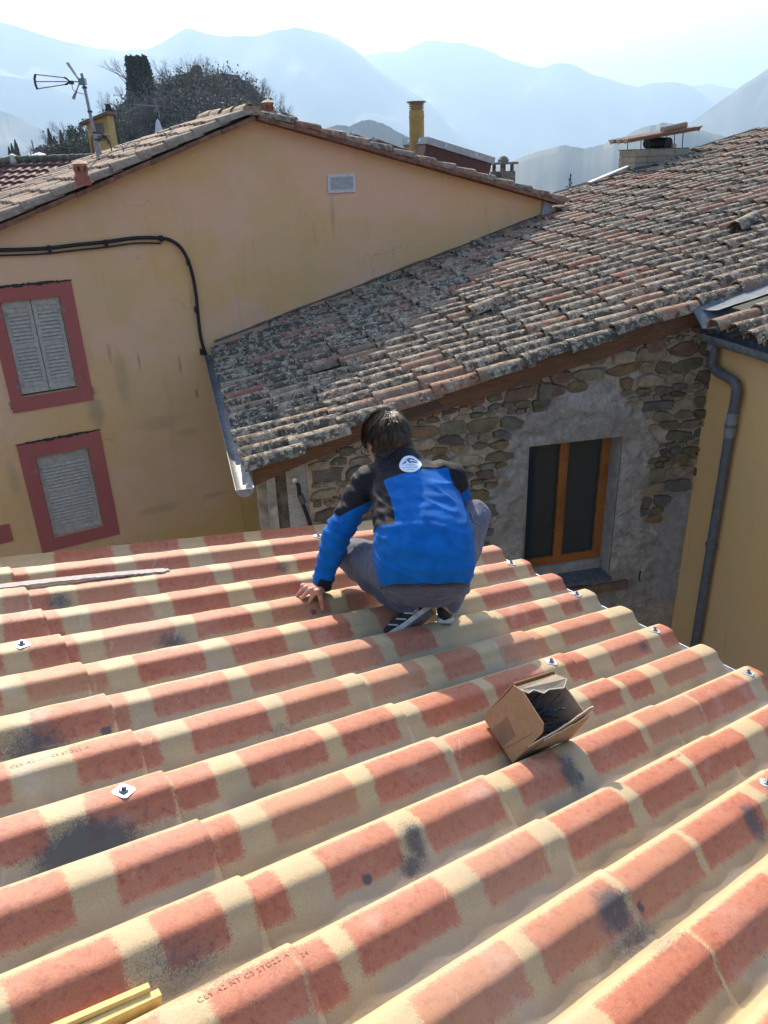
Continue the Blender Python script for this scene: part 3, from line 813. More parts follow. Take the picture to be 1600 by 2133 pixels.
# strips, board, post in the dark recess left of the stone wall
M_PLAST = simple('pale_old_plaster', (.42, .37, .30), .9, .25, 9, .5, 0, .01)
M_POST = simple('weathered_post', (.20, .175, .15), .9, .3, 14, .4)
M_BOARD = wood('painted_board', (.48, .46, .41), 1.4)
def slab(px0, px1, pt, pb, off, th_, mat, name, par, skew=0):
    P = [SW(px0, pt, off), SW(px1, pt, off), SW(px1, pt, off), SW(px1, pt, off)]
    sA = sxy(SW(px0, pt, off))[0]; sB = sxy(SW(px1, pt, off))[0]; zt = sxy(SW(px0, pt, off))[1]
    mb = MB(); mb.prism([SP(sA, 0, off), SP(sB, 0, off), SP(sB, topz(sB)-.02, off), SP(sA, topz(sA)-.02, off)], WSN*th_)
    return mb.build(name, mat, par)
slab(556, 573, 1000, 1100, -.03, .2, M_PLAST, 'plaster_strip', stoneh)
slab(573.5, 596, 1000, 1100, -.10, .2, M_POST, 'corner_post', stoneh)
slab(596.5, 641, 1000, 1100, -.02, .3, M_BOARD, 'painted_board', stoneh)
mb = MB(); sA = sxy(SW(538, 1000))[0]; mb.prism([SP(sA, 0, -.32), SP(s0, 0, -.32), SP(s0, topz(s0)-.02, -.32), SP(sA, topz(sA)-.02, -.32)], WSN*.3); mb.build('rear_wall', M_PLAST, stoneh)
# roof solid under the channels, and body walls
mb = MB()
aL, aR = A_EAVE+.06, 10.7
bL = 5.95
pts = [OP(aL, bL, -.17), OP(aR, bL, -.17), OP(aR, 13.2, -.17), OP(aL, 13.2, -.17)]
W_len = (W0-Q_).dot(G_)
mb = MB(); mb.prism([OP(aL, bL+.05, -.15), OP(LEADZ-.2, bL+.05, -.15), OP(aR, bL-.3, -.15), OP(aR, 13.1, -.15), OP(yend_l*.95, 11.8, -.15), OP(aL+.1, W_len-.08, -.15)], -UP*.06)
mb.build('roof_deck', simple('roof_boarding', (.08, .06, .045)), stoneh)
# ------------------------------------------------------------------ ochre house on the right
crn = SW(1481, 740); crs = sxy(crn)[0]
ochre = empty('ochre_house', [SP(crs, 0)[0], SP(crs, 0)[1]-1, 0], 'ochre rendered house with a grey downpipe at the right edge', 'house')
def plaster(name, cols, stain, sc=1.0):
    m = NT(name); p = m.pos(); n1 = m.noise(p, .55*sc, 4, .5); n2 = m.noise(p, 3*sc, 6, .65); n3 = m.noise(p, 60, 4, .6)
    st = m.noise(m.map(p, (5*sc, 5*sc, .9*sc)), 1, 6, .68)
    col = m.mix(m.ramp(n1, .38, .62), cols[0], cols[1]); col = m.mix(m.math('MULTIPLY', m.ramp(n2, .45, .75), .5), col, cols[2])
    col = m.mix(m.math('MULTIPLY', m.ramp(st, .57, .78), .42), col, stain)
    col = m.mix(m.math('MULTIPLY', m.ramp(n3, .4, .8), .12), col, stain)
    m.color(col).rough(.92).bump(m.math('ADD', n3, n2), .25, .006); return m
M_OCHRE = plaster('ochre_render', [(.80, .48, .19), (.78, .48, .22), (.70, .45, .22)], (.42, .27, .13)).mat
yl0 = crn*1.0
Cn = SP(crs, 0)
edge_top = OP(LEADZ-.1, 5.5, -.2)[2]
def RW(l, z, off=0.0): return np.array([Cn[0], Cn[1], 0]) - G_*l + UP*z - TH*off      # l: metres towards the camera along the wall
mb = MB(); mb.prism([RW(-.3, 0), RW(3.6, 0), RW(3.6, edge_top), RW(-.3, edge_top)], TH*.4); mb.build('wall', M_OCHRE, ochre)
# gutter on its eave
gl0 = hit(1415, 676, RW(0, 0, .19), TH); gl1 = hit(1600, 744, RW(0, 0, .19), TH)
zg = (gl0[2]+gl1[2])/2
gq0 = (gl0-RW(0, 0)).dot(-G_); 
halfpipe(RW(gq0, zg, .095), RW(3.4, zg, .095), .092, UP, -TH, M_ZINC, 'gutter', ochre)
M_PVC = simple('grey_pvc', (.135, .135, .138), .45, .12, 18, .05)
M_PVCL = simple('pale_grey_pvc', (.24, .245, .25), .45, .12, 18, .05)
def pw(px, py, off): return hit(px, py, RW(0, 0, off), TH)
pz = [pw(1488, 700, .07), pw(1487, 735, .07), pw(1484, 757, .075), pw(1492, 772, .08), pw(1522, 790, .08), pw(1533, 802, .075), pw(1534, 820, .07), pw(1527, 860, .06)]
pz[0][2] = zg-.06
dp = empty('downpipe', pz[-1], None, None); dp.parent = ochre; dp.location = tuple(pz[-1]-wloc(ochre))
def smoothpath(P, k=4):
    P = [np.asarray(p) for p in P]; out = []
    for i in range(len(P)-1):
        a = P[max(i-1, 0)]; b = P[i]; c_ = P[i+1]; d = P[min(i+2, len(P)-1)]
        for t in np.linspace(0, 1, k, endpoint=False):
            out.append(.5*((2*b)+(-a+c_)*t+(2*a-5*b+4*c_-d)*t*t+(-a+3*b-3*c_+d)*t**3))
    out.append(P[-1]); return out
MB().tube(smoothpath(pz), .043, 14).build('elbow', M_PVC, dp, sm=50)
zl = pz[-1]
bot = np.array([zl[0], zl[1], .2]); 
MB().tube([zl, zl-UP*.22], .049, 16).build('pipe_collar', M_PVCL, dp, sm=50)
MB().tube([zl-UP*.2, bot], .043, 16).build('pipe', M_PVC, dp, sm=50)
for dz in (.10, 1.28):
    MB().tube([zl-UP*dz, zl-UP*(dz+.03)], .055, 14).build('clamp', M_PVC, dp, sm=50)
for P_ in (pz[3]*.5+pz[4]*.5,): MB().tube([P_-(pz[4]-pz[3])*.35, P_-(pz[4]-pz[3])*.15], .049, 14).build('socket', M_PVC, dp, sm=50)
MB().tube([pz[0]-UP*.02, pz[0]-UP*.09], .052, 14).build('socket', M_PVCL, dp, sm=50)
mb = MB(); mb.prism([OP(3.98, 5.66, -.21), OP(10, 5.66, -.21), OP(10, 3.9, -.21), OP(3.98, 3.9, -.21)], -UP*.06); mb.build('roof_deck', M_CHAN, ochre)
# lead valley strip between the two roofs and the folded lead piece
M_LEAD = simple('lead_flashing', (.10, .12, .145), .7, .2, 14, .25, 0, .01)
lA = [OP(a, b, h) for a, b, h in ((3.86, 5.52, -.05), (3.86, 5.24, -.075), (7.0, 5.16, -.075), (7.0, 5.50, -.05))]
mb = MB(); na, nb = 24, 8; vs = []
for i in range(na):
    for j in range(nb):
        a = 3.92+3.5*i/(na-1); b = 6.06-.46*j/(nb-1)
        vs.append(OP(a, b, -.045-.025*math.sin(j/(nb-1)*math.pi)+.004*math.sin(i*1.7+j)))
fs = [(i*nb+j, (i+1)*nb+j, (i+1)*nb+j+1, i*nb+j+1) for i in range(na-1) for j in range(nb-1)]
mb.add(vs, fs); mb.build('lead_valley', M_LEAD, ochre, sm=60, fixn=False)
mb = MB(); e0 = [OP(3.86, 5.88, -.06), OP(4.12, 5.84, -.05), OP(4.10, 5.62, -.12), OP(3.93, 5.58, -.20), OP(3.84, 5.72, -.20)]
mb.prism(e0, -N2*.006); mb.build('lead_apron', M_LEAD, ochre, sm=40)
# ------------------------------------------------------------------ yellow house on the left
apexP = YW(525, 250); lP = YW(-260, 592); rP = YW(1150, 424)
yhouse = empty('yellow_house', [apexP[0], apexP[1], 0], 'peeling yellow and pink rendered house with red window surrounds and grey shutters', 'house')
def YP(l, z, off=0.0): return np.array([W0[0], W0[1], 0]) + YH*l + UP*z - YN*off
la, za = yl(apexP); ll, zl_ = yl(lP); lr, zr = yl(rP)
_l0, _z0 = yl(YW(0, 478)); slopeL = (za-_z0)/(la-_l0); slopeR = (zr-za)/(lr-la)
ll = _l0-1.6; zl_ = za+slopeL*(ll-la)
my = plaster('yellow_render', [(.74, .45, .225), (.75, .44, .18), (.78, .47, .29)], (.46, .29, .14), .9)
m = my; p = m.pos(); z_ = m.sep(p)
old = m.b.inputs['Base Color'].links[0].from_socket
low = m.ramp(m.math('ADD', z_[2], m.math('MULTIPLY', m.noise(p, 1.4, 4), 1.6)), 3.6, 5.4)
col = m.mix(m.math('MULTIPLY', m.math('SUBTRACT', 1, low), .65), old, (.74, .415, .11))
grn = m.ramp(m.noise(m.map(p, (1.2, 1.2, .55)), 1.0, 5, .6), .50, .68)
col = m.mix(m.math('MULTIPLY', grn, .45), col, (.62, .42, .19))
pk = m.ramp(m.noise(m.map(p, (.8, .8, 1.1), (0, .3, 0), (3, 1, 7)), .9, 4, .55), .47, .62)
col = m.mix(m.math('MULTIPLY', m.math('MULTIPLY', pk, low), .7), col, (.80, .465, .30))
def streak(px, py, wl, hl, st, c_):
    global col
    P = YW(px, py); vm = m.n('ShaderNodeVectorMath', operation='SUBTRACT'); m.l(p, vm.inputs[0]); vm.inputs[1].default_value = P.tolist()
    d1 = m.n('ShaderNodeVectorMath', operation='DOT_PRODUCT'); m.l(vm.outputs[0], d1.inputs[0]); d1.inputs[1].default_value = (YH/wl).tolist()
    d2 = m.n('ShaderNodeVectorMath', operation='DOT_PRODUCT'); m.l(vm.outputs[0], d2.inputs[0]); d2.inputs[1].default_value = (0, 0, 1/hl)
    r2 = m.math('ADD', m.math('POWER', m.math('ABSOLUTE', d1.outputs['Value']), 2), m.math('POWER', m.math('ABSOLUTE', d2.outputs['Value']), 2))
    k = m.math('MULTIPLY', m.ramp(m.math('ADD', r2, m.math('MULTIPLY', m.noise(p, 9, 4), .9)), .35, 1.35, inv=True), st)
    col = m.mix(k, col, c_)
for (px, py, a, b, s, c_) in ((228, 735, .03, .17, .4, (.22, .15, .08)), (290, 755, .025, .15, .45, (.2, .13, .07)), (375, 760, .03, .16, .5, (.22, .15, .08)), (410, 820, .03, .1, .6, (.22, .13, .08)),
    (335, 880, .40, .12, .3, (.36, .24, .12)), (390, 900, .2, .07, .3, (.36, .24, .12)), (255, 790, .12, .5, .35, (.30, .23, .12)), (693, 450, .05, .38, .35, (.34, .22, .10)), (350, 1055, .18, .12, .45, (.58, .42, .24)),
    (200, 860, .14, .3, .5, (.26, .21, .11)), (450, 1030, .25, .06, .4, (.38, .2, .09)), (30, 1000, .1, .35, .35, (.3, .25, .14)), (330, 1060, .4, .08, .35, (.38, .22, .09))):
    streak(px, py, a, b, s, c_)
wv_ = m.noise(p, 2.6, 5, .62); ed = m.n('ShaderNodeTexVoronoi', feature='DISTANCE_TO_EDGE'); dm = m.n('ShaderNodeVectorMath', operation='ADD'); m.l(p, dm.inputs[0]); nc = m.n('ShaderNodeTexNoise'); m.l(p, nc.inputs[0]); nc.inputs['Scale'].default_value = 2.2; nc.inputs['Detail'].default_value = 5; m.l(nc.outputs['Color'], dm.inputs[1]); m.l(dm.outputs[0], ed.inputs['Vector']); ed.inputs['Scale'].default_value = .7
crk = m.math('MULTIPLY', m.ramp(ed.outputs['Distance'], .0, .006, inv=True), m.ramp(m.noise(p, .8, 2), .5, .62))
col = m.mix(m.math('MULTIPLY', crk, .5), col, (.25, .17, .09))
spk = m.ramp(m.noise(p, 26, 5, .75), .63, .72); col = m.mix(m.math('MULTIPLY', spk, .35), col, (.80, .60, .42))
run = m.ramp(m.noise(m.map(p, (7, 7, .45)), 1, 5, .6), .60, .80); col = m.mix(m.math('MULTIPLY', run, .35), col, (.36, .25, .14))
m.bump(m.math('ADD', m.noise(p, 60, 4), m.math('MULTIPLY', m.noise(p, 5, 6, .65), 3)), .35, .012)
m.color(col); M_YEL = m.mat
openings = []
def rect(pts):   # picture corners -> l0,l1,z0,z1
    q = [yl(YW(*p_)) for p_ in pts]
    return min(a for a, b in q), max(a for a, b in q), sum(sorted(b for a, b in q)[:2])/2, sum(sorted(b for a, b in q)[2:])/2
s1_ = [yl(YW(*p_)) for p_ in ((147, 583), (196, 831), (28, 862))]
u_r = (s1_[0][0]+s1_[1][0])/2; u_l = s1_[2][0]; u_t = s1_[0][1]; u_b = (s1_[1][1]+s1_[2][1])/2
o1 = [yl(YW(*p_)) for p_ in ((121, 617), (165, 806), (47, 830))]
w_r = (o1[0][0]+o1[1][0])/2; w_l = o1[2][0]; w_t = o1[0][1]; w_b = (o1[1][1]+o1[2][1])/2
s2_ = [yl(YW(*p_)) for p_ in ((206, 896), (255, 1130), (33, 925))]
v_r = (s2_[0][0]+s2_[1][0])/2; v_l = s2_[2][0]; v_t = (s2_[0][1]+s2_[2][1])/2
o2 = [yl(YW(*p_)) for p_ in ((184, 932), (222, 1130), (73, 952))]
x_r = (o2[0][0]+o2[1][0])/2; x_l = o2[2][0]; x_t = (o2[0][1]+o2[2][1])/2; x_b = x_t-(w_t-w_b)*1.0; v_b = x_b-(w_b-u_b)
print('win sizes', u_r-u_l, u_t-u_b, w_r-w_l, w_t-w_b, x_r-x_l, v_r-v_l, 'left house slopes', slopeL, slopeR)
# wall with openings: strips
def ztop(l): return za+(slopeL*(l-la) if l < la else slopeR*(l-la))
mb = MB(); TH_ = .35
def wq(l0, l1, z0, z1a, z1b=None, apex=None):
    poly = [YP(l0, z0), YP(l1, z0), YP(l1, z1b if z1b is not None else z1a)] + ([apex] if apex is not None else []) + [YP(l0, z1a)]
    mb.prism(poly, YN*TH_)
ls = sorted([ll, x_l, x_r, w_l, w_r, la, lr])
wq(ll, min(w_l, x_l), 0, ztop(ll), ztop(min(w_l, x_l)))
holes = [(w_l, w_r, w_b, w_t), (x_l, x_r, x_b, x_t)]
cuts = sorted({min(w_l, x_l), w_l, w_r, x_l, x_r, max(w_r, x_r)})
for a, b in zip(cuts[:-1], cuts[1:]):
    mid = (a+b)/2; hs = sorted([h for h in holes if h[0] < mid < h[1]], key=lambda h: h[2]); z = 0
    for h in hs:
        wq(a, b, z, h[2]); z = h[3]
    wq(a, b, z, ztop(a), ztop(b))
wq(max(w_r, x_r), lr, 0, ztop(max(w_r, x_r)), ztop(lr), YP(la, za))
mb.build('wall', M_YEL, yhouse)
M_RED = plaster('red_surround_paint', [(.42, .115, .095), (.45, .13, .105), (.38, .10, .085)], (.26, .08, .065)).mat
M_SHUT = simple('grey_shutter_paint', (.47, .415, .345), .7, .12, 22, .2)
M_MOULD = simple('black_mould', (.05, .045, .035), .95, .3, 60, .4)
def surround(L, R, T, B, l, r, t, b):
    mb = MB(); o = .014
    for (a0, a1, z0, z1) in ((L, R, t, T), (L, R, B, b), (L, l, b, t), (r, R, b, t)):
        mb.hexa([YP(a0, z0, .0), YP(a1, z0, .0), YP(a1, z0, o), YP(a0, z0, o), YP(a0, z1, 0), YP(a1, z1, 0), YP(a1, z1, o), YP(a0, z1, o)])
    return mb.build('window_surround', M_RED, yhouse)
surround(u_l, u_r, u_t, u_b, w_l, w_r, w_t, w_b); surround(v_l, v_r, v_t, v_b, x_l, x_r, x_t, x_b)
q3 = [yl(YW(*p_)) for p_ in ((19, 1090), (20, 1128), (-80, 1100))]; 
mb = MB(); mb.hexa([YP(q3[0][0]-.9, q3[1][1], .0), YP(q3[0][0], q3[1][1], .0), YP(q3[0][0], q3[1][1], .014), YP(q3[0][0]-.9, q3[1][1], .014), YP(q3[0][0]-.9, q3[0][1], .0), YP(q3[0][0], q3[0][1], .0), YP(q3[0][0], q3[0][1], .014), YP(q3[0][0]-.9, q3[0][1], .014)])
mb.build('window_surround', M_RED, yhouse)
for (L, R, T) in ((u_l, u_r, u_t), (v_l, v_r, v_t)):      # mouldy upper edge of the surround
    mb = MB(); rd = random.Random(3); k = 40; top = []; bo = []
    for i in range(k+1):
        l = L-.01+(R-L+.02)*i/k; w = math.sin(math.pi*i/k)**.5
        top.append(YP(l, T+.004+.018*rd.random()*w, .018)); bo.append(YP(l, T-.004-.022*rd.random()*w, .018))
    for i in range(k): mb.add([bo[i], bo[i+1], top[i+1], top[i]], [(0, 1, 2, 3)])
    mb.build('mould_line', M_MOULD, yhouse, fixn=False)
def shutter(l, r, b, t, off=-.03, bands=(.0, .48, 1.)):
    fr = .045; mb = MB()
    def B_(a0, a1, z0, z1, o0, o1): mb.hexa([YP(a0, z0, o0), YP(a1, z0, o0), YP(a1, z0, o1), YP(a0, z0, o1), YP(a0, z1, o0), YP(a1, z1, o0), YP(a1, z1, o1), YP(a0, z1, o1)])
    B_(l, l+fr, b, t, off-.03, off); B_(r-fr, r, b, t, off-.03, off)
    B_(l+fr, r-fr, t-.075, t, off-.03, off-.002); B_(l+fr, r-fr, b, b+.075, off-.03, off-.002)
    mid = b+(t-b)*.52
    pan = .05
    B_(l+fr, r-fr, mid-.03, mid+.03, off-.026, off-.006); B_(l+fr, r-fr, t-.13, t-.078, off-.026, off-.010); B_(l+fr, r-fr, b+.078, b+.13, off-.026, off-.010)
    s = mb.build('shutter', M_SHUT, yhouse)
    for (z0, z1) in ((b+.132, mid-.032), (mid+.032, t-.132)):
        n = max(4, int(round((z1-z0)/.042))); dz = (z1-z0)/n
        for i in range(n):
            zc = z0+dz*(i+.5); m2 = MB()
            a0, a1 = l+fr+.001, r-fr-.001
            m2.hexa([YP(a0, zc-dz*.48, off-.006), YP(a1, zc-dz*.48, off-.006), YP(a1, zc-dz*.30, off-.001), YP(a0, zc-dz*.30, off-.001), YP(a0, zc+dz*.34, off-.028), YP(a1, zc+dz*.34, off-.028), YP(a1, zc+dz*.50, off-.022), YP(a0, zc+dz*.50, off-.022)])
            m2.build('louvre', M_SHUT, s)
    return s
mid_ = (w_l+w_r)/2
shutter(w_l+.008, mid_-.004, w_b+.025, w_t-.008); shutter(mid_+.004, w_r-.008, w_b+.025, w_t-.008)
shutter(x_l+.008, x_r-.008, x_b+.01, x_t-.01)
mb = MB(); 
for (l, r, b, t) in ((w_l, w_r, w_b, w_t), (x_l, x_r, x_b, x_t)): mb.hexa([YP(l, b, -.10), YP(r, b, -.10), YP(r, b, -.12), YP(l, b, -.12), YP(l, t, -.10), YP(r, t, -.10), YP(r, t, -.12), YP(l, t, -.12)])
mb.build('window_backing', simple('dark_opening', (.04, .035, .03)), yhouse)
M_HNG = simple('hinge_paint', (.33, .30, .27), .6, .2, 60, .2, .3)
def hinge(px, py, sx):
    P = yl(YW(px, py)); mb = MB()
    mb.box(YP(P[0]-sx*.035, P[1], .004), YH*.035, YN*.004, UP*.010); mb.tube([YP(P[0], P[1]-.028, .012), YP(P[0], P[1]+.018, .012)], .010, 8)
    mb.tube([YP(P[0]+sx*.012, P[1]+.022, .01), YP(P[0]+sx*.024, P[1]+.01, .012), YP(P[0]+sx*.022, P[1]-.02, .012)], .006, 6)
    mb.build('hinge', M_HNG, yhouse)
for h in ((132, 645, 1), (165, 786, 1), (38, 806, -1), (3, 657, -1), (75, 980, -1)): hinge(*h)
for (px, py) in ((193, 812), (21, 845)):
    P = yl(YW(px, py)); mb = MB(); mb.tube([YP(P[0], P[1]+.03, .0), YP(P[0], P[1]+.03, .03), YP(P[0]+.004, P[1]-.02, .035), YP(P[0]+.012, P[1]-.05, .03)], [.008, .011, .009, .003], 7)
    mb.build('shutter_catch', M_HNG, yhouse)
# ventilation grille
vq = [yl(YW(*p_)) for p_ in ((681, 364), (738, 361), (683, 403), (740, 399))]
M_WHITE = simple('white_plastic', (.62, .62, .60), .5, .08, 30, .05)
gl_, gr_, gt_, gb_ = (vq[0][0]+vq[2][0])/2, (vq[1][0]+vq[3][0])/2, (vq[0][1]+vq[1][1])/2, (vq[2][1]+vq[3][1])/2
mb = MB(); f_ = .035
for (a0, a1, z0, z1) in ((gl_, gr_, gt_-f_, gt_), (gl_, gr_, gb_, gb_+f_), (gl_, gl_+f_, gb_+f_, gt_-f_), (gr_-f_, gr_, gb_+f_, gt_-f_)):
    mb.hexa([YP(a0, z0, .0), YP(a1, z0, .0), YP(a1, z0, .02), YP(a0, z0, .02), YP(a0, z1, 0), YP(a1, z1, 0), YP(a1, z1, .02), YP(a0, z1, .02)])
gr = mb.build('vent_grille', M_WHITE, yhouse)
mb = MB(); mb.hexa([YP(gl_+f_, gb_+f_, .001), YP(gr_-f_, gb_+f_, .001), YP(gr_-f_, gb_+f_, .003), YP(gl_+f_, gb_+f_, .003), YP(gl_+f_, gt_-f_, .001), YP(gr_-f_, gt_-f_, .001), YP(gr_-f_, gt_-f_, .003), YP(gl_+f_, gt_-f_, .003)]); mb.build('grille_back', simple('dark_mesh', (.06, .065, .07)), gr)
for i in range(11):
    zc = gb_+f_+(gt_-gb_-2*f_)*(i+.5)/11
    MB().box(YP((gl_+gr_)/2, zc, .009), YH*((gr_-gl_)/2-f_-.001), YN*.005, UP*.0045).build('vane', M_WHITE, gr)
# roof of the yellow house, left slope
RKL = unit(YH*1.0+UP*slopeL)          # up towards the apex
NL = np.cross(RKL, YN); NL *= np.sign(NL[2])
RKR = unit(YH*1.0+UP*slopeR); NR = np.cross(RKR, YN); NR *= np.sign(NR[2])
Ap = YP(la, za, 0)
def LP(a, d, h=0): return Ap - RKL*a + YN*d + NL*(h+.10)      # a: metres down from the apex, d: depth behind the wall
def RPp(a, d, h=0): return Ap + RKR*a + YN*d + NR*(h+.10)
RLEN = 3.0
best = min(np.linspace(.5, 6, 200), key=lambda L: abs(proj(LP(0, L))[0]-440)); RLEN = float(best); print('ridge len', RLEN)
tm2 = tile_variants('roof_tile', 8, .46, .088, .070, M_TILE2, na=6, nl=1)
slots = []; rd = random.Random(3)
DEEP = 2.75
nr = int((DEEP+.12)/.20)+1
for i in range(nr):
    d = -.07+i*.20; a = .12+rd.uniform(-.05, .05)+.36 + max(0, (d-1.2)/1.4)*1.1
    while a < (la-ll)/math.cos(math.atan(slopeL))+.1:
        P = LP(a, d+rd.uniform(-.012, .012), rd.uniform(-.004, .006)+.05+.02)
        q = proj(P)
        if -60 < q[0] < 640 and a < 8.5:
            x, y, z = jitter_frame(RKL-NL*.05, NL, rd, .03, .015, .08); slots.append((P, x, y, z))
        a += .345*(1+rd.uniform(-.05, .05))
lay_tiles(slots, tm2, yhouse, 'roof_tile', M_TILE2F)
print('left tiles', len(slots))
# channels under them
def flatroof(name, fn, a0, a1, d0, d1, mat):
    mb = MB(); mb.prism([fn(a0, d0, -.035), fn(a1, d0, -.035), fn(a1, d1, -.035), fn(a0, d1, -.035)], -UP*.05); return mb.build(name, mat, yhouse)
mb = MB(); mb.prism([LP(0, -.05, -.035), LP(8.6, -.05, -.035), LP(8.6, DEEP, -.035), LP(1.35, DEEP, -.035), LP(.2, 1.3, -.035), LP(0, 1.3, -.035)], -UP*.05); mb.build('roof_deck', M_CHAN, yhouse)
flatroof('roof_deck', RPp, .0, (lr-la)*1.06, -.05, 1.5, M_CHAN)
# verge: flat brown tiles under the edge
M_VT = simple('brown_verge_tile', (.24, .11, .065), .85, .25, 14, .3)
for fn, rk, amax in ((LP, -RKL, 8.4), (RPp, RKR, (lr-la)*1.05)):
    a = .02; rdv = random.Random(4); i = 0
    while a < amax:
        L = .46; P0 = fn(a, -.075, -.075+.006*(i % 2)); nn_ = NL if fn is LP else NR
        if a+L > amax: L = amax-a
        mb = MB(); mb.box(P0+rk*L/2+nn_*rdv.uniform(-.004, .004), rk*(L/2-.003), YN*.10, nn_*.024)
        if proj(P0)[0] > -120: mb.build('verge_tile', M_VT, yhouse)
        a += L; i += 1
# edge row over the right slope (seen from below) and mortar crest
tmr = tile_variants('edge_tile', 5, .46, .085, .068, tile_mat('dark_edge_tile', TER, .9, .9), na=6, nl=1)
a = .1
while a < (lr-la)*1.05:
    x, y, z = jitter_frame(-RKR-NR*.05, NR, rd, .02, .01, .05)
    obj_from_mesh('edge_tile', rd.choice(tmr), RPp(a+.42, -.02, .05), yhouse, rotm(x, y, z)); 
    if a < 7: obj_from_mesh('edge_tile', rd.choice(tmr), RPp(a+.40, .19, .05), yhouse, rotm(x, y, z))
    a += .36
# ridge tiles
M_RDG = simple('ridge_mortar_tile', (.33, .24, .155), .9, .25, 22, .5, 0, .01)
me_r = tile_variants('ridge_tile', 3, .50, .098, .082, M_RDG)
d = -.10; i = 0
while d < RLEN:
    x = unit(-YN*1.0+UP*.02); x = -x
    x_, y_, z_r = jitter_frame(x, UP, rd, .05, .02, .1)
    obj_from_mesh('ridge_tile', me_r[i % 3], LP(0, d, .03)+UP*.045, yhouse, rotm(x_, y_, z_r)); d += .43; i += 1
mb = MB(); mb.box(LP(0, -.085, -.02)+UP*.02, YH*.10, YN*.035, UP*.05); mb.build('ridge_mortar', M_RDG, yhouse)
# roof vents (terracotta pots)
M_TERRA = simple('terracotta', (.36, .125, .075), .85, .15, 20, .2)
M_TPALE = simple('pale_terracotta', (.52, .33, .22), .85, .15, 20, .2)
def pot(base, r, h, parent, name='vent_pot', mat=None, cap=None):
    mat = mat or M_TERRA; o = empty(name, base); o.parent = parent; o.location = tuple(np.asarray(base)-wloc(parent))
    MB().lathe(base-UP*.06, [(r*1.25, 0), (r*1.2, h*.2+.06), (r*1.02, h*.26+.06), (r, h*.30+.06), (r, h*.44+.06)], 16).build('pot_base', mat, o, sm=40)
    for i in range(6):
        a = i*math.pi/3; dv = np.array([math.cos(a), math.sin(a), 0]); tv = np.array([-math.sin(a), math.cos(a), 0])
        MB().box(base+UP*h*.58+dv*r*.9, dv*r*.12, tv*r*.30, UP*h*.14).build('post', mat, o)
    MB().lathe(base+UP*h*.70, [(r*1.0, 0), (r*1.0, h*.08), (r*1.3, h*.10), (r*1.32, h*.14), (r*.8, h*.24), (r*.3, h*.31), (.01, h*.33)], 16).build('pot_cap', cap or M_TPALE, o, sm=40)
    return o
def hitL(px, py): return hit(px, py, LP(0, 0, .05), NL)
pb = hitL(172, 374); pot(pb, .068, .185, yhouse)
P1 = YW(560, 242, -.9); pot(P1, .068, .19, yhouse)
P2 = YW(717, 290, -1.0); MB().lathe(P2-UP*.1, [(.06, 0), (.07, .10), (.06, .15), (.01, .18)], 12).build('vent_pot', M_TERRA, yhouse, sm=40)
P3 = YW(594, 244, -.7); MB().tube([P3-YH*.02-UP*.05, P3+YH*.12-UP*.1], .11, 14).build('dark_pipe', simple('sooty_pipe', (.05, .035, .03), .7), yhouse, sm=40)
# brown rolled tiles
M_BRN = simple('glazed_brown', (.13, .05, .04), .45, .2, 20, .2)
for (x0, y0, x1, y1, off, rr) in ((733, 285, 785, 302, -.75, .055), (779, 295, 842, 318, -.65, .055)):
    A = YW(x0, y0, off); B = YW(x1, y1, off); MB().tube([A, B], rr, 12).build('brown_hood', M_BRN, yhouse, sm=40)
    MB().tube([A-unit(B-A)*.02, A+unit(B-A)*.02], rr*1.08, 12).build('hood_ring', M_ZINC, yhouse, sm=40)
# roof box with white lid and brown sides
off = .55
A = YW(885, 327, -off); B = YW(1019, 366, -off); ax = unit(B-A); L = np.linalg.norm(B-A); upn = unit(np.cross(ax, YN)); upn *= np.sign(upn[2])
dv = YN*.62
mb = MB(); hb = .17; mb.hexa([A-upn*.2, B-upn*.2, B+dv-upn*.2, A+dv-upn*.2, A+upn*hb, B+upn*hb, B+dv+upn*hb, A+dv+upn*hb]); mb.mi = 0
bx = mb.build('roof_box', M_BRN, yhouse)
mb = MB(); mb.hexa([A-ax*.012-upn*.2+dv*.02, A-ax*.003-upn*.2+dv*.02, A-ax*.003-upn*.2+dv*.98, A-ax*.012-upn*.2+dv*.98, A-ax*.012+upn*hb+dv*.02, A-ax*.003+upn*hb+dv*.02, A-ax*.003+upn*hb+dv*.98, A-ax*.012+upn*hb+dv*.98]); mb.build('box_end', simple('pink_end_panel', (.30, .16, .12)), bx)
e = .03; mb = MB(); z0 = upn*(hb+.001); z1 = upn*(hb+.095)
mb.hexa([A-ax*e-YN*e+z0, B+ax*e-YN*e+z0, B+ax*e+dv+YN*e+z0, A-ax*e+dv+YN*e+z0, A-ax*e-YN*e+z1, B+ax*e-YN*e+z1, B+ax*e+dv+YN*e+z1, A-ax*e+dv+YN*e+z1]); mb.build('box_lid', simple('pale_grey_lid', (.45, .44, .41), .6, .1, 12, .1), bx)
for t in (.25, .72): MB().box(A+ax*L*t-YN*(e+.004)+upn*(hb+.05), ax*.02, YN*.004, upn*.03).build('clip', M_STEEL, bx)
for t in (.25, .75): MB().box(A-ax*(e+.004)+dv*t+upn*(hb+.05), ax*.004, YN*.015, upn*.02).build('clip', M_STEEL, bx)
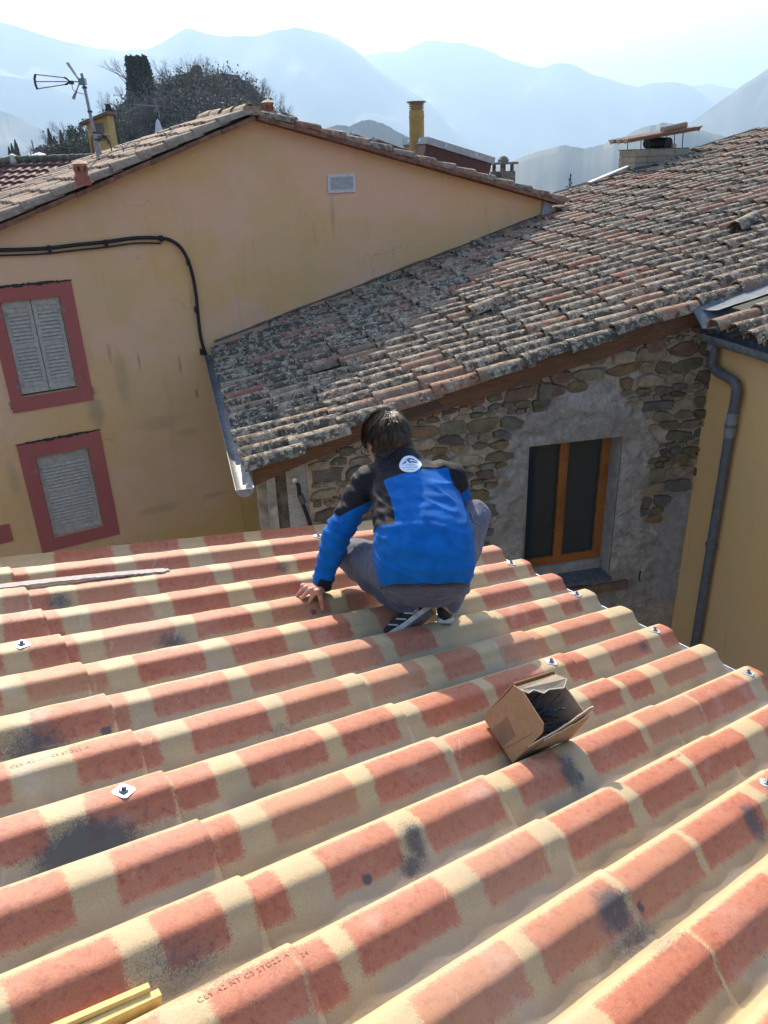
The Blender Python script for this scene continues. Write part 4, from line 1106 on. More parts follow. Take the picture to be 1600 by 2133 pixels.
# yellow metal flue
F0 = YW(868.5, 300, -(off+.32)); h_ = YW(868.5, 212, -(off+.32))[2]-F0[2]; r = 14.0/FPX*np.linalg.norm(F0-CAM)
M_FLUE = simple('ochre_enamel', (.42, .27, .075), .5, .1, 12, .05)
fl_ = MB().lathe(F0-UP*.2, [(r, 0), (r, .2+h_*.62), (r*1.04, .2+h_*.625), (r*1.04, .2+h_*.67), (r, .2+h_*.675), (r, .2+h_*.80)], 20).build('flue', M_FLUE, yhouse, sm=40)
for i, f in enumerate((.83, .88, .93)): MB().lathe(F0+UP*h_*f, [(r*.98, 0), (r*1.02, .012), (r*.98, h_*.03)], 20).build('flue_ring', M_FLUE, fl_, sm=40)
MB().lathe(F0+UP*h_*.8, [(r*.8, 0), (r*.8, h_*.18)], 16).build('flue_core', M_DSTEEL, fl_, sm=40)
MB().lathe(F0+UP*h_*.975, [(r*1.25, 0), (r*1.28, .01), (r*1.25, .02)], 20).build('flue_cap', simple('flue_cap_metal', (.25, .20, .10), .5), fl_, sm=40)
# stone chimney pot at the low end
C_ = YW(1047, 378, -.8); M_OLDC = simple('sooty_cement', (.24, .21, .17), .95, .35, 22, .6, 0, .01)
ch = MB().box(C_+UP*.02, YH*.14, YN*.14, UP*.13).build('chimney', M_OLDC, yhouse)
for sx in (-1, 1):
    for sy in (-1, 1): MB().box(C_+UP*.20+YH*sx*.10+YN*sy*.10, YH*.02, YN*.02, UP*.05).build('leg', M_OLDC, ch)
MB().box(C_+UP*.265, YH*.17, YN*.17, UP*.018).build('chimney_slab', M_OLDC, ch)
MB().lathe(C_+UP*.285, [(.085, 0), (.09, .03), (.06, .07), (.02, .09)], 12).build('chimney_knob', M_OLDC, ch, sm=40)
# lead corner where the wall meets the old roof, and the flashing line
mb = MB(); mb.prism([YW(1133, 418, .03), YW(1148, 424, .05), YW(1152, 440, .06), YW(1128, 449, .03)], -YN*.006); mb.build('corner_flashing', simple('pale_lead', (.40, .40, .40), .55, .2, 30, .3), yhouse)
Fp = []; 
for t in np.linspace(0, 1, 30):
    x = 447+(1128-447)*t; y = 713+(449-713)*t+math.sin(t*19)*.8
    Fp.append(YW(x, y-2, .018))
MB().tube(Fp, [.013+.005*math.sin(i*1.9) for i in range(30)], 6).build('mortar_flashing', simple('grey_flashing', (.16, .14, .12), .9, .3, 20, .4), yhouse)
# side wall and back so the house is closed
mb = MB(); mb.prism([YP(lr-.02, 0, -.35), YP(lr-.02, 0, -1.6), YP(lr-.02, ztop(lr), -1.6), YP(lr-.02, ztop(lr), -.35)], -YH*.3); mb.build('side_wall', M_YEL, yhouse)
mb = MB(); mb.prism([YP(ll, 0, -DEEP), YP(la-1.3, 0, -DEEP), YP(la-1.3, za-1.3*slopeL, -DEEP), YP(ll, zl_, -DEEP)], -YN*.3); mb.build('back_wall', M_YEL, yhouse)
# black cable along the wall
M_BLK = simple('black_rubber', (.022, .022, .024), .6, .1, 20, .05)
cab = [(-40, 524), (0, 521), (40, 520), (100, 517), (160, 510), (220, 504), (280, 496), (335, 496), (362, 504), (382, 523), (398, 560), (408, 610), (413, 660), (419, 705), (430, 742), (440, 757)]
cpts = smoothpath([YW(x, y, .035) for x, y in cab], 5)
cobj = MB().tube(cpts, .021, 8).build('power_cable', M_BLK, None, sm=50)
tag(cobj, 'thick black cable clipped across the yellow wall and bending down to the old roof', 'cable')
MB().tube([p_-UP*.02+YN*.0 for p_ in smoothpath([YW(x, y+7, .03) for x, y in cab[:8]], 4)], .010, 6).build('cable_strand', M_BLK, cobj, sm=50)
for (x, y) in ((103, 518), (221, 506), (336, 497), (392, 546), (409, 645), (420, 733)):
    P = YW(x, y, .03); MB().box(P, YH*.016, YN*.035, UP*.035).build('clip', M_BLK, cobj)
# thin cables on the recess: thick black tail and its connector
t1 = smoothpath([SW(614, 1000, .03), SW(622, 1013, .05), SW(624, 1030, .06), SW(632, 1052, .05), SW(644, 1085, .05), SW(652, 1115, .05)], 5)
c2 = MB().tube(t1, [.014]*4+[.018]*(len(t1)-4), 8).build('hanging_cable', M_BLK, None, sm=50)
tag(c2, 'black cable with grey connector hanging on the pale board beside the stone wall', 'cable')
MB().tube([SW(625, 1030, .06), SW(632, 1047, .055)], [.024, .03], 10).build('connector', simple('grey_connector', (.11, .105, .10)), c2, sm=40)
MB().lathe(SW(614, 1000, .05), [(.0, 0), (.022, .004), (.024, .016), (.012, .02)], 10, -WSN).build('anchor_eye', M_STEEL, c2, sm=40)
t2 = smoothpath([YW(536, 985, .06), YW(540, 1010, .07), YW(541, 1045, .07), YW(545, 1063, .07)], 5)
c3 = MB().tube(t2, .022, 8).build('cable_bundle', M_BLK, None, sm=50); tag(c3, 'black cable bundle running into a white conduit under the gutter end', 'cable')
MB().tube([YW(545, 1060, .07), YW(552, 1130, .07), np.array([*YW(552, 1130, .07)[:2], .3])], .026, 12).build('white_conduit', M_WHITE, c3, sm=40)
dwn = empty('downpipe', YW(556, 1000, .12)); dwn.parent = stoneh; dwn.location = tuple(YW(556, 1000, .12)-wloc(stoneh))
gx = YW(548, 985, .16); 
MB().tube([gx+UP*.12, gx, np.array([gx[0], gx[1], .2])], .040, 14).build('pipe', M_PVC, dwn, sm=40)
yw = MB().tube([YW(x, y, .01) for x, y in ((441, 765), (455, 840), (470, 905), (492, 1000), (512, 1100))], .003, 5).build('thin_wire', simple('ochre_wire', (.5, .33, .15)), None); tag(yw, 'thin ochre wire hanging down the yellow wall left of the gutter', 'wire')
hk = MB().tube([SW(1334, 1188, .0), SW(1334, 1190, .03), SW(1331, 1204, .035), SW(1333, 1210, .02)], .008, 6).build('wall_hook', simple('rusty_iron', (.05, .025, .018)), None); tag(hk, 'small rusty hook in the cement wall below the orange window', 'hook')
# aerial wire lying over the old roof
wpts = []
for (x, y) in [(436, 740), (442, 722), (470, 707), (520, 690), (600, 672), (680, 655), (760, 640), (850, 612), (940, 585), (1030, 556), (1110, 530)]:
    P = hit(x, y, Q_+N2*.03, N2); wpts.append(P)
w_ = MB().tube(smoothpath(wpts, 4), .0042, 5).build('aerial_wire', simple('pale_wire', (.36, .34, .30)), None); tag(w_, 'thin pale wire lying across the old tiles from the black cable', 'wire')
# ------------------------------------------------------------------ chimney on the old roof
cb = hit(1322, 352, Q_, N2); cr = hit(1425, 328, Q_, N2)
M_CHIM = plaster('chimney_stone', [(.34, .27, .19), (.40, .33, .24), (.28, .22, .16)], (.14, .11, .09), 3).mat
cax = TH; cay = G_
cw, cd = 1.02, .55
c0 = cb + UP*.0
chn = empty('chimney', c0); chn.parent = stoneh; chn.location = tuple(c0-wloc(stoneh))
htop = c0[2]+.29
rd = random.Random(8); M_CHS = M_CHIM
rows_ = 4; zb = c0[2]-.1
for face, (o_, dx, ln, nn_) in enumerate(((c0, cax, cw, -cay), (c0+cay*cd, cax, cw, cay), (c0, cay, cd, -cax), (c0+cax*cw, cay, cd, cax))):
    z = zb
    for r_ in range(rows_):
        hz = (htop-zb)/rows_; x = 0
        while x < ln-.001:
            w = min(rd.uniform(.16, .34), ln-x); 
            if ln-x-w < .08: w = ln-x
            if face < 2 or True:
                MB().box(o_+dx*(x+w/2)+UP*(z+hz/2-o_[2])-nn_*(.05-rd.uniform(0, .008)), dx*(w/2-.004), nn_*.05, UP*(hz/2-.004)).build('block', M_CHS, chn)
            x += w
        z += hz
MB().box(c0+cax*cw/2+cay*cd/2+UP*((zb+htop)/2-c0[2]-.01), cax*(cw/2-.03), cay*(cd/2-.03), UP*((htop-zb)/2-.02)).build('chimney_core', M_OLDC, chn)
MB().box(c0+cax*cw/2+cay*cd/2+UP*(htop+.012-c0[2]), cax*(cw/2+.015), cay*(cd/2+.015), UP*.012).build('chimney_coping', M_OLDC, chn)
for i, (fx, fy) in enumerate(((.1, .05), (.28, .1), (.9, .05), (.75, .08), (.12, .9), (.5, .9), (.88, .9))):
    b = c0+cax*cw*fx+cay*cd*fy+UP*(htop-c0[2]); MB().tube([b, b+UP*(.17+.10*fx)-cax*.015], .008, 6).build('rod', simple('blue_rod', (.03, .04, .08), .5) if i == 0 else bpy.data.materials['blue_rod'], chn)
# corrugated cover resting on the rods, three rounded waves across, running along the slope
M_COV = simple('fibre_cover', (.33, .22, .16), .85, .15, 20, .2)
cs = c0 - cax*.22 - cay*.10 + UP*(htop+.155-c0[2]); ca = unit(cax+UP*.12); na, nb = 12, 40; P = np.zeros((na, nb, 3))
for i in range(na):
    for j in range(nb):
        f = j/(nb-1); P[i, j] = cs + ca*1.42*i/(na-1) + cay*.70*f + UP*(.035*math.cos(f*math.pi*2*3.0))
me, o0 = grid_mesh('chimney_cover', P, M_COV, None, skirt=-UP*.012); obj_from_mesh('chimney_cover', me, o0, chn)
MB().tube([cs+ca*.75+cay*.2+UP*.07, cs+ca*1.25+cay*.25+UP*.085], .05, 10).build('cover_tile', M_COV, chn, sm=40)
MB().tube([c0+cax*.62-cay*.0+UP*(htop-c0[2]+.10), c0+cax*.50+cay*.5+UP*(htop-c0[2]+.12)], .095, 18).build('round_flue', simple('black_flue', (.015, .015, .017), .5), chn, sm=40)
MB().tube([c0+cax*.74-cay*.01+UP*(htop-c0[2]+.05), c0+cax*.66+cay*.3+UP*(htop-c0[2]+.05)], .045, 12).build('clay_pipe', M_TPALE, chn, sm=40)
mb = MB(); mb.prism([c0-cax*.02-cay*.012-UP*.09, c0+cax*.42-cay*.012+UP*.02, c0+cax*.40-cay*.012+UP*.07, c0-cax*.02-cay*.012+UP*.02], -cay*.006); mb.build('lead_skirt', M_LEAD, chn)
# white edge flashing along the far verge
A = hit(1228, 380, Q_+N2*.04, N2); B = hit(1322, 341, Q_+N2*.04, N2)
MB().box((A+B)/2, (B-A)/2, N2*.012, unit(np.cross(unit(B-A), N2))*.05).build('edge_flashing', M_WHITE, stoneh)
# one loose tile lying slanted on the roof
for (px, py, aa) in ((1530, 462, .5), (975, 640, .2)):
    P = hit(px, py, Q_+N2*.09, N2); x, y, z = jitter_frame(unit(T_+G_*aa), N2, rd)
    o = obj_from_mesh('loose_tile', tm[3], P, stoneh, rotm(x, y, z))
# ------------------------------------------------------------------ ground, hills, mountains
def gnd_mat():
    m = NT('wooded_ground'); p = m.pos(); n1 = m.noise(p, .006, 6, .6); n2 = m.noise(p, .05, 5, .6)
    col = m.mix(m.ramp(n1, .4, .6), (.03, .042, .025), (.055, .058, .038)); col = m.mix(m.math('MULTIPLY', m.ramp(n2, .5, .7), .4), col, (.02, .03, .018))
    m.color(col); return m.mat
M_GND = gnd_mat()
M_ROAD = simple('worn_asphalt', (.06, .058, .055), .9, .2, 12, .3)
n = 30; R0 = 14000; VAL = -260.0
mb = MB(); vs = [(R0*math.cos(a), R0*math.sin(a), VAL) for a in np.linspace(0, 2*math.pi, 48, endpoint=False)]
mb.add(vs, [tuple(range(48))]); o = mb.build('ground', M_GND, origin=(0, 0, 0)); tag(o, kind='structure')
mb = MB(); mb.add([(-14, -12, .004), (16, -12, .004), (16, 26, .004), (-14, 26, .004)], [(0, 1, 2, 3)]); o = mb.build('street', M_ROAD); tag(o, kind='structure')
M_MTN = None
P = np.zeros((14, 64, 3))
for i, (r_, z_) in enumerate(((.01, 0), (40, 0), (90, 0), (125, -.4), (140, -3), (160, -12), (200, -32), (260, -62), (340, -100), (450, -150), (600, -200), (800, -240), (1000, -258), (1100, -262))):
    for j in range(64):
        a = 2*math.pi*j/63; rr = r_*(1+.08*math.sin(3*a+1)*(r_ > 100)); P[i, j] = (rr*math.cos(a), rr*math.sin(a), z_)
me, o0 = grid_mesh('village_hill', P, M_GND); o = obj_from_mesh('village_hill', me, o0); tag(o, kind='structure')
def mtn_mat():
    m = NT('forested_mountain'); p = m.pos(); n1 = m.noise(p, .004, 6, .6); n2 = m.noise(p, .03, 5, .6)
    col = m.mix(m.ramp(n1, .4, .6), (.03, .042, .028), (.055, .06, .04)); m.color(col); return m.mat
M_MTN = mtn_mat()
def ridge(name, prof, dist, depth, seed, base=-262.0, rough=1.0, trees=False):
    xs = np.array([p_[0] for p_ in prof], float); ys = np.array([p_[1] for p_ in prof], float)
    nx = 220; nd = 22; X = np.linspace(xs[0], xs[-1], nx); P = np.zeros((nx, 2*nd, 3))
    xi = np.interp(X, xs, ys)
    k = np.hanning(4); k /= k.sum(); pad = np.pad(xi, (1, 2), mode='edge'); xi = np.convolve(pad, k, 'valid')
    for i, x in enumerate(X):
        nz = rough*(3.0*mnoise.fractal(Vector((x*.022, seed, 0)), .8, 2.1, 6) + (1.1*rng.random() if trees else 0))
        d = ray(x, xi[i]-nz); top = CAM + d*(dist/d[1]); hd = unit([d[0], d[1], 0]); H = top[2]-base
        for j in range(2*nd):
            if j < nd:
                f = j/(nd-1); off = -depth*(1-f); hh = H*(f**1.25)
            else:
                f = 1-(j-nd+1)/nd; off = depth*.8*(1-f); hh = H*(f**1.3)
            q = top + hd*off; q[2] = 0
            nn = mnoise.fractal(Vector((q[0]*3.2/depth, q[1]*3.2/depth, seed*3.7)), .9, 2.1, 5)
            wgt = math.sin(math.pi*min(1, f*1.0))*.34 if f < 1 else 0
            q = q + hd*nn*depth*.10*(1-f)
            q[2] = base + hh*(1+nn*wgt*.8) - 3*(1-f)
            P[i, j] = q
    me, o0 = grid_mesh(name, P, M_MTN); o = obj_from_mesh(name, me, o0); tag(o, kind='structure'); return o
ridge('mountain', [(1380, 190), (1440, 180), (1480, 174), (1530, 186), (1600, 212), (1750, 260)], 11000, 2600, 1)
ridge('mountain', [(640, 160), (700, 135), (740, 124), (770, 114), (800, 110), (840, 108), (862, 96), (890, 85), (950, 87), (1000, 98), (1050, 120), (1100, 137), (1130, 142), (1160, 133), (1190, 132), (1230, 153), (1290, 170), (1330, 181), (1360, 172), (1410, 171), (1440, 178), (1480, 205), (1540, 255), (1640, 300)], 8000, 2300, 2)
ridge('mountain', [(-900, 200), (-600, 120), (-300, 60), (-100, 40), (0, 44), (60, 60), (130, 84), (200, 100), (260, 105), (310, 102), (340, 90), (370, 70), (395, 56), (420, 66), (450, 73), (500, 75), (540, 74), (575, 64), (620, 57), (680, 68), (710, 80), (740, 100), (770, 125), (800, 150), (860, 190), (900, 215), (940, 262), (1000, 320)], 5600, 1900, 3)
ridge('mountain', [(-700, 60), (-300, 110), (0, 157), (60, 166), (130, 190), (190, 218), (250, 262), (330, 330)], 4600, 1100, 7)
ridge('mountain', [(1290, 345), (1380, 300), (1440, 256), (1470, 236), (1500, 214), (1560, 170), (1600, 145), (1660, 100), (1750, 70), (2300, 60), (2800, 160)], 3900, 1200, 4)
ridge('hill', [(-600, 90), (-200, 170), (0, 230), (50, 250), (100, 277), (150, 312), (230, 352)], 2900, 900, 5, rough=1.4)
ridge('hill', [(1000, 350), (1060, 345), (1100, 322), (1150, 309), (1180, 303), (1220, 311), (1290, 290), (1330, 270), (1380, 257), (1420, 258), (1500, 282), (1650, 330), (1900, 350)], 2000, 900, 6, rough=1.2, trees=True)
ridge('hill', [(640, 300), (680, 268), (700, 262), (730, 263), (755, 252), (780, 251), (800, 258), (820, 270), (860, 290), (940, 335)], 1500, 500, 8, rough=1.3, trees=True)

# ------------------------------------------------------------------ vegetation
def bark(): return simple('grey_bark', (.10, .085, .07), .95, .2, 8, .3)
M_BARK = bark()
def leafmat(name, c, c2):
    m = NT(name); r = m.attr('rnd'); m.color(m.mix(r, c, c2)); m.rough(.8)
    return m.mat
M_CYP = leafmat('cypress_foliage', (.025, .035, .024), (.06, .075, .045))
M_IVY = leafmat('ivy_foliage', (.06, .07, .05), (.13, .14, .10))
M_SCRUB = leafmat('hazed_dry_scrub', (.10, .095, .08), (.20, .175, .145))  # grey brush, lightened so the colour itself carries the distance haze
def leaf_mesh(name, pts, size, mat, seed=0, flat=None):
    rg = np.random.default_rng(seed); N = len(pts); sz = size*(.6+.8*rg.random(N))
    a = rg.normal(size=(N, 3)); a /= np.linalg.norm(a, axis=1)[:, None]; b = rg.normal(size=(N, 3)); b -= a*(a*b).sum(1)[:, None]; b /= np.linalg.norm(b, axis=1)[:, None]
    V = np.stack([pts-a*sz[:, None], pts+b*sz[:, None]*.6, pts+a*sz[:, None], pts-b*sz[:, None]*.6], 1).reshape(-1, 3)
    F = np.arange(4*N).reshape(N, 4)
    me = bpy.data.meshes.new(name); me.from_pydata(V.tolist(), [], F.tolist()); me.materials.append(mat)
    rn = np.repeat(rg.random(N), 4); at = me.attributes.new('rnd', 'FLOAT', 'POINT'); at.data.foreach_set('value', rn); me.update(); return me
def tree_root(name, P, label, cat, group=None): return empty(name, P, label, cat, group)
def cypress(P, h, w, label, n=2600, flat=0.0, seed=0, group=None, leaf=None):
    """columnar crown; flat>0 cuts the top"""
    rt = tree_root('cypress_tree', P, label, 'cypress', group); rg = np.random.default_rng(seed)
    t = rg.random(n)**.8; ang = rg.random(n)*2*np.pi
    prof = np.minimum(1, (t+.03)/.12)*np.where(t < .3, 1, (1-((t-.3)/.7)**1.6*(1-flat)))
    prof = prof*(1+.10*np.sin(ang*3+t*9)+.07*np.sin(ang*7+t*23))
    rr = prof*w/2*(.72+.30*rg.random(n)**.5)
    pts = np.stack([np.cos(ang)*rr, np.sin(ang)*rr, t*h], 1)+rg.normal(size=(n, 3))*w*.015
    me = leaf_mesh('crown', pts, leaf or max(.05, w*.07), M_CYP, seed); obj_from_mesh('crown', me, P, rt)
    k = 12; mb = MB(); mb.lathe(P, [(w*.34, h*.05), (w*.455, h*.3), (w*.42*(1 if flat else .9), h*.6), (w*.3 if flat > .3 else w*.12, h*.93)], 10)
    mb.build('inner_crown', M_CYP, rt)
    MB().tube([P-UP*.3, P+UP*h*.25], [w*.08, w*.06], 6).build('trunk', M_BARK, rt); return rt
def branches(mb, p, d, L, r, lev, rd, spread=.55, sides=4):
    q = p; n = 3
    pts = [p]; rs = [r]
    for i in range(n):
        d = unit(d+np.array([rd.gauss(0, .12), rd.gauss(0, .12), rd.gauss(.04, .06)])); q = q+d*L/n; pts.append(q); rs.append(r*(1-.36*(i+1)/n))
    mb.tube(pts, rs, sides if lev > 1 else 3, cap=False)
    if lev <= 0: return
    k = rd.choice([2, 3, 3]) if lev > 1 else rd.choice([3, 4])
    for i in range(k):
        t = rd.uniform(.35, 1) if i else 1
        idx = min(n, max(1, int(round(t*n)))); a = rd.uniform(0, 6.28)
        x = unit(np.cross(d, [.3, .5, .8])); y = np.cross(d, x)
        nd = unit(d+(x*math.cos(a)+y*math.sin(a))*spread*rd.uniform(.7, 1.3)+UP*.12)
        branches(mb, pts[idx], nd, L*rd.uniform(.6, .82), rs[idx]*.80, lev-1, rd, spread, sides)
M_TWIG = simple('bare_twigs', (.17, .14, .115), .95, .15, 3, .0)
BT = []
for sd in range(5):
    rd = random.Random(40+sd); mb = MB(); 
    for kk in range(rd.choice([1, 2, 3])):
        branches(mb, np.array([rd.uniform(-.1, .1), rd.uniform(-.1, .1), .12]), unit([rd.uniform(-.35, .35), rd.uniform(-.35, .35), 1.0]), .36, .017, 5, rd, .5)
    v = np.array(mb.v); v *= 1.0/(v[:, 2].max())
    me = bpy.data.meshes.new('crown'); me.from_pydata(v.tolist(), [], mb.f); me.materials.append(M_TWIG); BT.append(me)
mt = MB(); mt.tube([(0, 0, -.05), (0.004, 0, .13)], [.024, .016], 6); TR = bpy.data.meshes.new('trunk'); TR.from_pydata(mt.v, [], mt.f); TR.materials.append(M_BARK)
def scaled(o, s): o.scale = (s[0], s[1], s[2]); return o
def bare_tree(P, h, i, label, group, w=1.0):
    rt = tree_root('bare_tree', P, label, 'tree', group)
    a = i*1.7; rot = Matrix.Rotation(a, 3, 'Z')
    for nm, me in (('crown', BT[i % 5]), ('trunk', TR)):
        o = obj_from_mesh(nm, me, P, rt); o.rotation_euler = (0, 0, a); scaled(o, (h*w, h*w, h))
    return rt
def bush(P, w, h, mat, label, group, seed=0, n=900, leaf=None):
    rg = np.random.default_rng(seed); rt = tree_root('bush', P, label, 'bush', group)
    k = 6; cs = rg.normal(size=(k, 3))*np.array([w*.24, w*.24, h*.16])+np.array([0, 0, h*.5]); pts = []
    for c_ in cs:
        d = rg.normal(size=(n//k, 3)); d /= np.linalg.norm(d, axis=1)[:, None]
        pts.append(c_+d*np.array([w*.28, w*.28, h*.34])*(.6+.5*rg.random((n//k, 1))))
    pts = np.vstack(pts); pts = pts[pts[:, 2] > 0]
    obj_from_mesh('foliage', leaf_mesh('foliage', pts, leaf or w*.05, mat, seed), P, rt)
    MB().tube([P-UP*.2, P+UP*h*.5], [w*.03, w*.015], 5).build('stem', M_BARK, rt); return rt
# the wooded knoll with the ruin, about 110 m away
KD = 110.0
kp = [(60, 352), (110, 330), (150, 318), (200, 285), (235, 245), (280, 215), (330, 188), (380, 176), (430, 172), (480, 172), (520, 190), (550, 225), (590, 262), (640, 300), (720, 345)]
kx = [a for a, b in kp]; ky = [b for a, b in kp]
nx, nd = 90, 26; P = np.zeros((nx, 2*nd, 3)); X = np.linspace(-40, 760, nx)
def knoll_pt(x, f):
    """f=0 front foot .. 1 crest"""
    y = np.interp(x, kx, ky, left=352, right=345); d = ray(x, y); top = CAM+d*(KD/d[1]); hd = unit([d[0], d[1], 0])
    q = top - hd*34*(1-f); q[2] = -2+(top[2]+2)*(1-(1-f)**1.7)
    return q
for i, x in enumerate(X):
    for j in range(2*nd):
        f = j/(nd-1) if j < nd else 1-(j-nd+1)/nd
        q = knoll_pt(x, max(0, f)) 
        if j >= nd:
            t = knoll_pt(x, 1); hd = unit([t[0], t[1], 0]); q = t+hd*26*(1-f); q[2] = -2+(t[2]+2)*(1-(1-f)**1.7)
        q[2] += .9*mnoise.fractal(Vector((q[0]*.12, q[1]*.12, 2)), .8, 2.1, 4)*(1 if f < .97 else .5)
        P[i, j] = q
M_KN = simple('knoll_earth', (.055, .052, .035), .95, .35, .8, .6, 0, .3)
me, o0 = grid_mesh('knoll', P, M_KN); o = obj_from_mesh('knoll', me, o0); tag(o, kind='structure')
# undergrowth over the knoll: nobody could count it
rg = np.random.default_rng(5); pts = []
for i in range(34000):
    x = rg.uniform(60, 640); f = rg.random()**.6; q = knoll_pt(x, f)
    q = q+np.array([rg.normal()*.5, rg.normal()*.5, abs(rg.normal())*(.8 if f < .9 else .25)]); pts.append(q)
pts = np.array(pts); o0 = pts.mean(0)
o = obj_from_mesh('undergrowth', leaf_mesh('undergrowth', pts-o0, .15, M_SCRUB, 1), o0); tag(o, kind='stuff')
pts = []
for i in range(16000):
    x = rg.uniform(80, 600); f = rg.random()**.5
    if mnoise.noise(Vector((x*.02, f*4, 5))) < .05: continue
    q = knoll_pt(x, f); pts.append(q+np.array([rg.normal()*.4, rg.normal()*.4, abs(rg.normal())*(.9 if f < .85 else .3)]))
pts = np.array(pts); o0 = pts.mean(0)
o = obj_from_mesh('ivy_cover', leaf_mesh('ivy_cover', pts-o0, .14, M_IVY, 2), o0); tag(o, kind='stuff')
def kat(px, py, d=None):
    r_ = ray(px, py); return CAM+r_*((d or KD)/r_[1])
# cypress
b = kat(303, 255, KD-4); t = kat(301, 117, KD-4)
cypress(b-UP*1.5, t[2]-b[2]+1.5, 3.55, 'tall thick cypress with a cut-off top on the left of the wooded knoll', 5200, flat=.62, seed=3, leaf=.16)
b = kat(238, 300, 80); t = kat(229, 218, 80); cypress(b-UP*.8, t[2]-b[2]+.8, 1.15, 'slim dark cypress right behind the small ochre house', 1800, flat=.25, seed=4, leaf=.09)
for i, (px, pt, pb, w) in enumerate(((24, 306, 336, 6), (31, 299, 336, 7), (40, 291, 336, 9))):
    b = kat(px, pb, 150); t = kat(px-2, pt, 150)
    cypress(b, t[2]-b[2], w*150/FPX*1.1, ['shortest and leftmost of the three pointed cypresses on the far left horizon', 'middle one of the three pointed cypresses on the far left horizon', 'tallest and rightmost of the three pointed cypresses on the far left horizon'][i], 700, 0, 10+i, 'three pointed cypresses on the horizon', leaf=.10)
for i, (px, pt, pb) in enumerate(((112, 268, 330), (121, 285, 330), (136, 272, 330))):
    b = kat(px, pb, 75); t = kat(px, pt, 75); cypress(b, t[2]-b[2], .62, ['leftmost small dark conifer above the white dome', 'low middle conifer between two taller ones above the tiled ridge', 'small pointed conifer left of the leafy grey trees'][i], 500, 0, 20+i, 'small conifers beyond the tiled ridge', leaf=.07)
# ruined castle wall on the crest
M_RUIN = simple('ruin_stone', (.15, .13, .105), .95, .35, 1.2, .7, 0, .12)
rw = empty('castle_ruin', kat(430, 200), 'low ruined stone walls overgrown with ivy on top of the knoll', 'ruin')
def ruinwall(xs, tops, bot, d, name='ruin_wall'):
    mb = MB(); top = []; bo = []
    n = int(abs(xs[-1]-xs[0])/5)
    for i in range(n+1):
        x = xs[0]+(xs[-1]-xs[0])*i/n; y = np.interp(x, xs, tops)+2.2*mnoise.noise(Vector((x*.13, d, 1)))
        r_ = ray(x, y); top.append(CAM+r_*(d/r_[1])); q = top[-1].copy(); q[2] = kat(x, bot, d)[2]; bo.append(q)
    for i in range(n):
        mb.prism([bo[i], bo[i+1], top[i+1], top[i]], np.array([0, .9, 0]))
    mb.build(name, M_RUIN, rw)
ruinwall([345, 370, 395, 400, 418, 420, 440, 470, 498, 500, 520, 522], [166, 156, 150, 136, 136, 158, 156, 153, 157, 166, 168, 205], 235, KD-3)
ruinwall([262, 280, 283], [192, 190, 194], 225, KD-6, 'ruin_stub'); ruinwall([436, 450, 480, 500], [196, 190, 192, 204], 225, KD-10, 'ruin_terrace')
# bare trees and bushes on the knoll
ORD = 'first second third fourth fifth sixth seventh eighth ninth tenth eleventh twelfth thirteenth fourteenth fifteenth sixteenth seventeenth eighteenth nineteenth twentieth twenty-first twenty-second twenty-third twenty-fourth last'.split()
tops = [(243, 185), (262, 176), (340, 150), (362, 140), (388, 125), (408, 128), (436, 117), (452, 140), (478, 138), (500, 146), (522, 142), (540, 160), (556, 168), (575, 190), (594, 205), (612, 228), (230, 205), (330, 178), (420, 150), (470, 160), (510, 165), (351, 165), (560, 200), (585, 222), (310, 205)]
rd = random.Random(9)
whr = ['left of the tall cypress', 'right of the tall cypress', 'over the middle of the ruin', 'over the right end of the ruin', 'on the right shoulder of the knoll']
for i, (px, pt) in enumerate(tops):
    d = KD+rd.uniform(-6, 5); pb = np.interp(px, kx, ky)+rd.uniform(8, 20); b = kat(px+rd.uniform(-4, 4), pb, d); t = kat(px, pt, d)
    w = whr[0 if px < 290 else 1 if px < 375 else 2 if px < 460 else 3 if px < 530 else 4]
    k_ = sorted(q_[0] for q_ in tops).index(px)
    bare_tree(b, (t[2]-b[2])*1.05, i, 'leafless grey tree on the knoll skyline, %s of them counted from the left' % ORD[k_], 'bare trees on the knoll skyline', 1.0)
for i in range(22):
    px = rd.uniform(215, 590); f = rd.uniform(.25, .9); q = knoll_pt(px, f); x_, y_, _ = proj(q)
    bare_tree(q, rd.uniform(3.0, 5.5), i+3, 'leafless tree in the thicket on the knoll slope facing the roofs', 'bare trees on the knoll slope', 1.1)
for i in range(14):
    px = rd.uniform(200, 520); f = rd.uniform(.15, .6); q = knoll_pt(px, f)
    bush(q, rd.uniform(3, 5.5), rd.uniform(2.4, 4.2), M_IVY if i % 3 else M_SCRUB, 'dark evergreen bush in the thicket on the knoll slope', 'evergreen bushes on the knoll slope', i, 1500, .12)
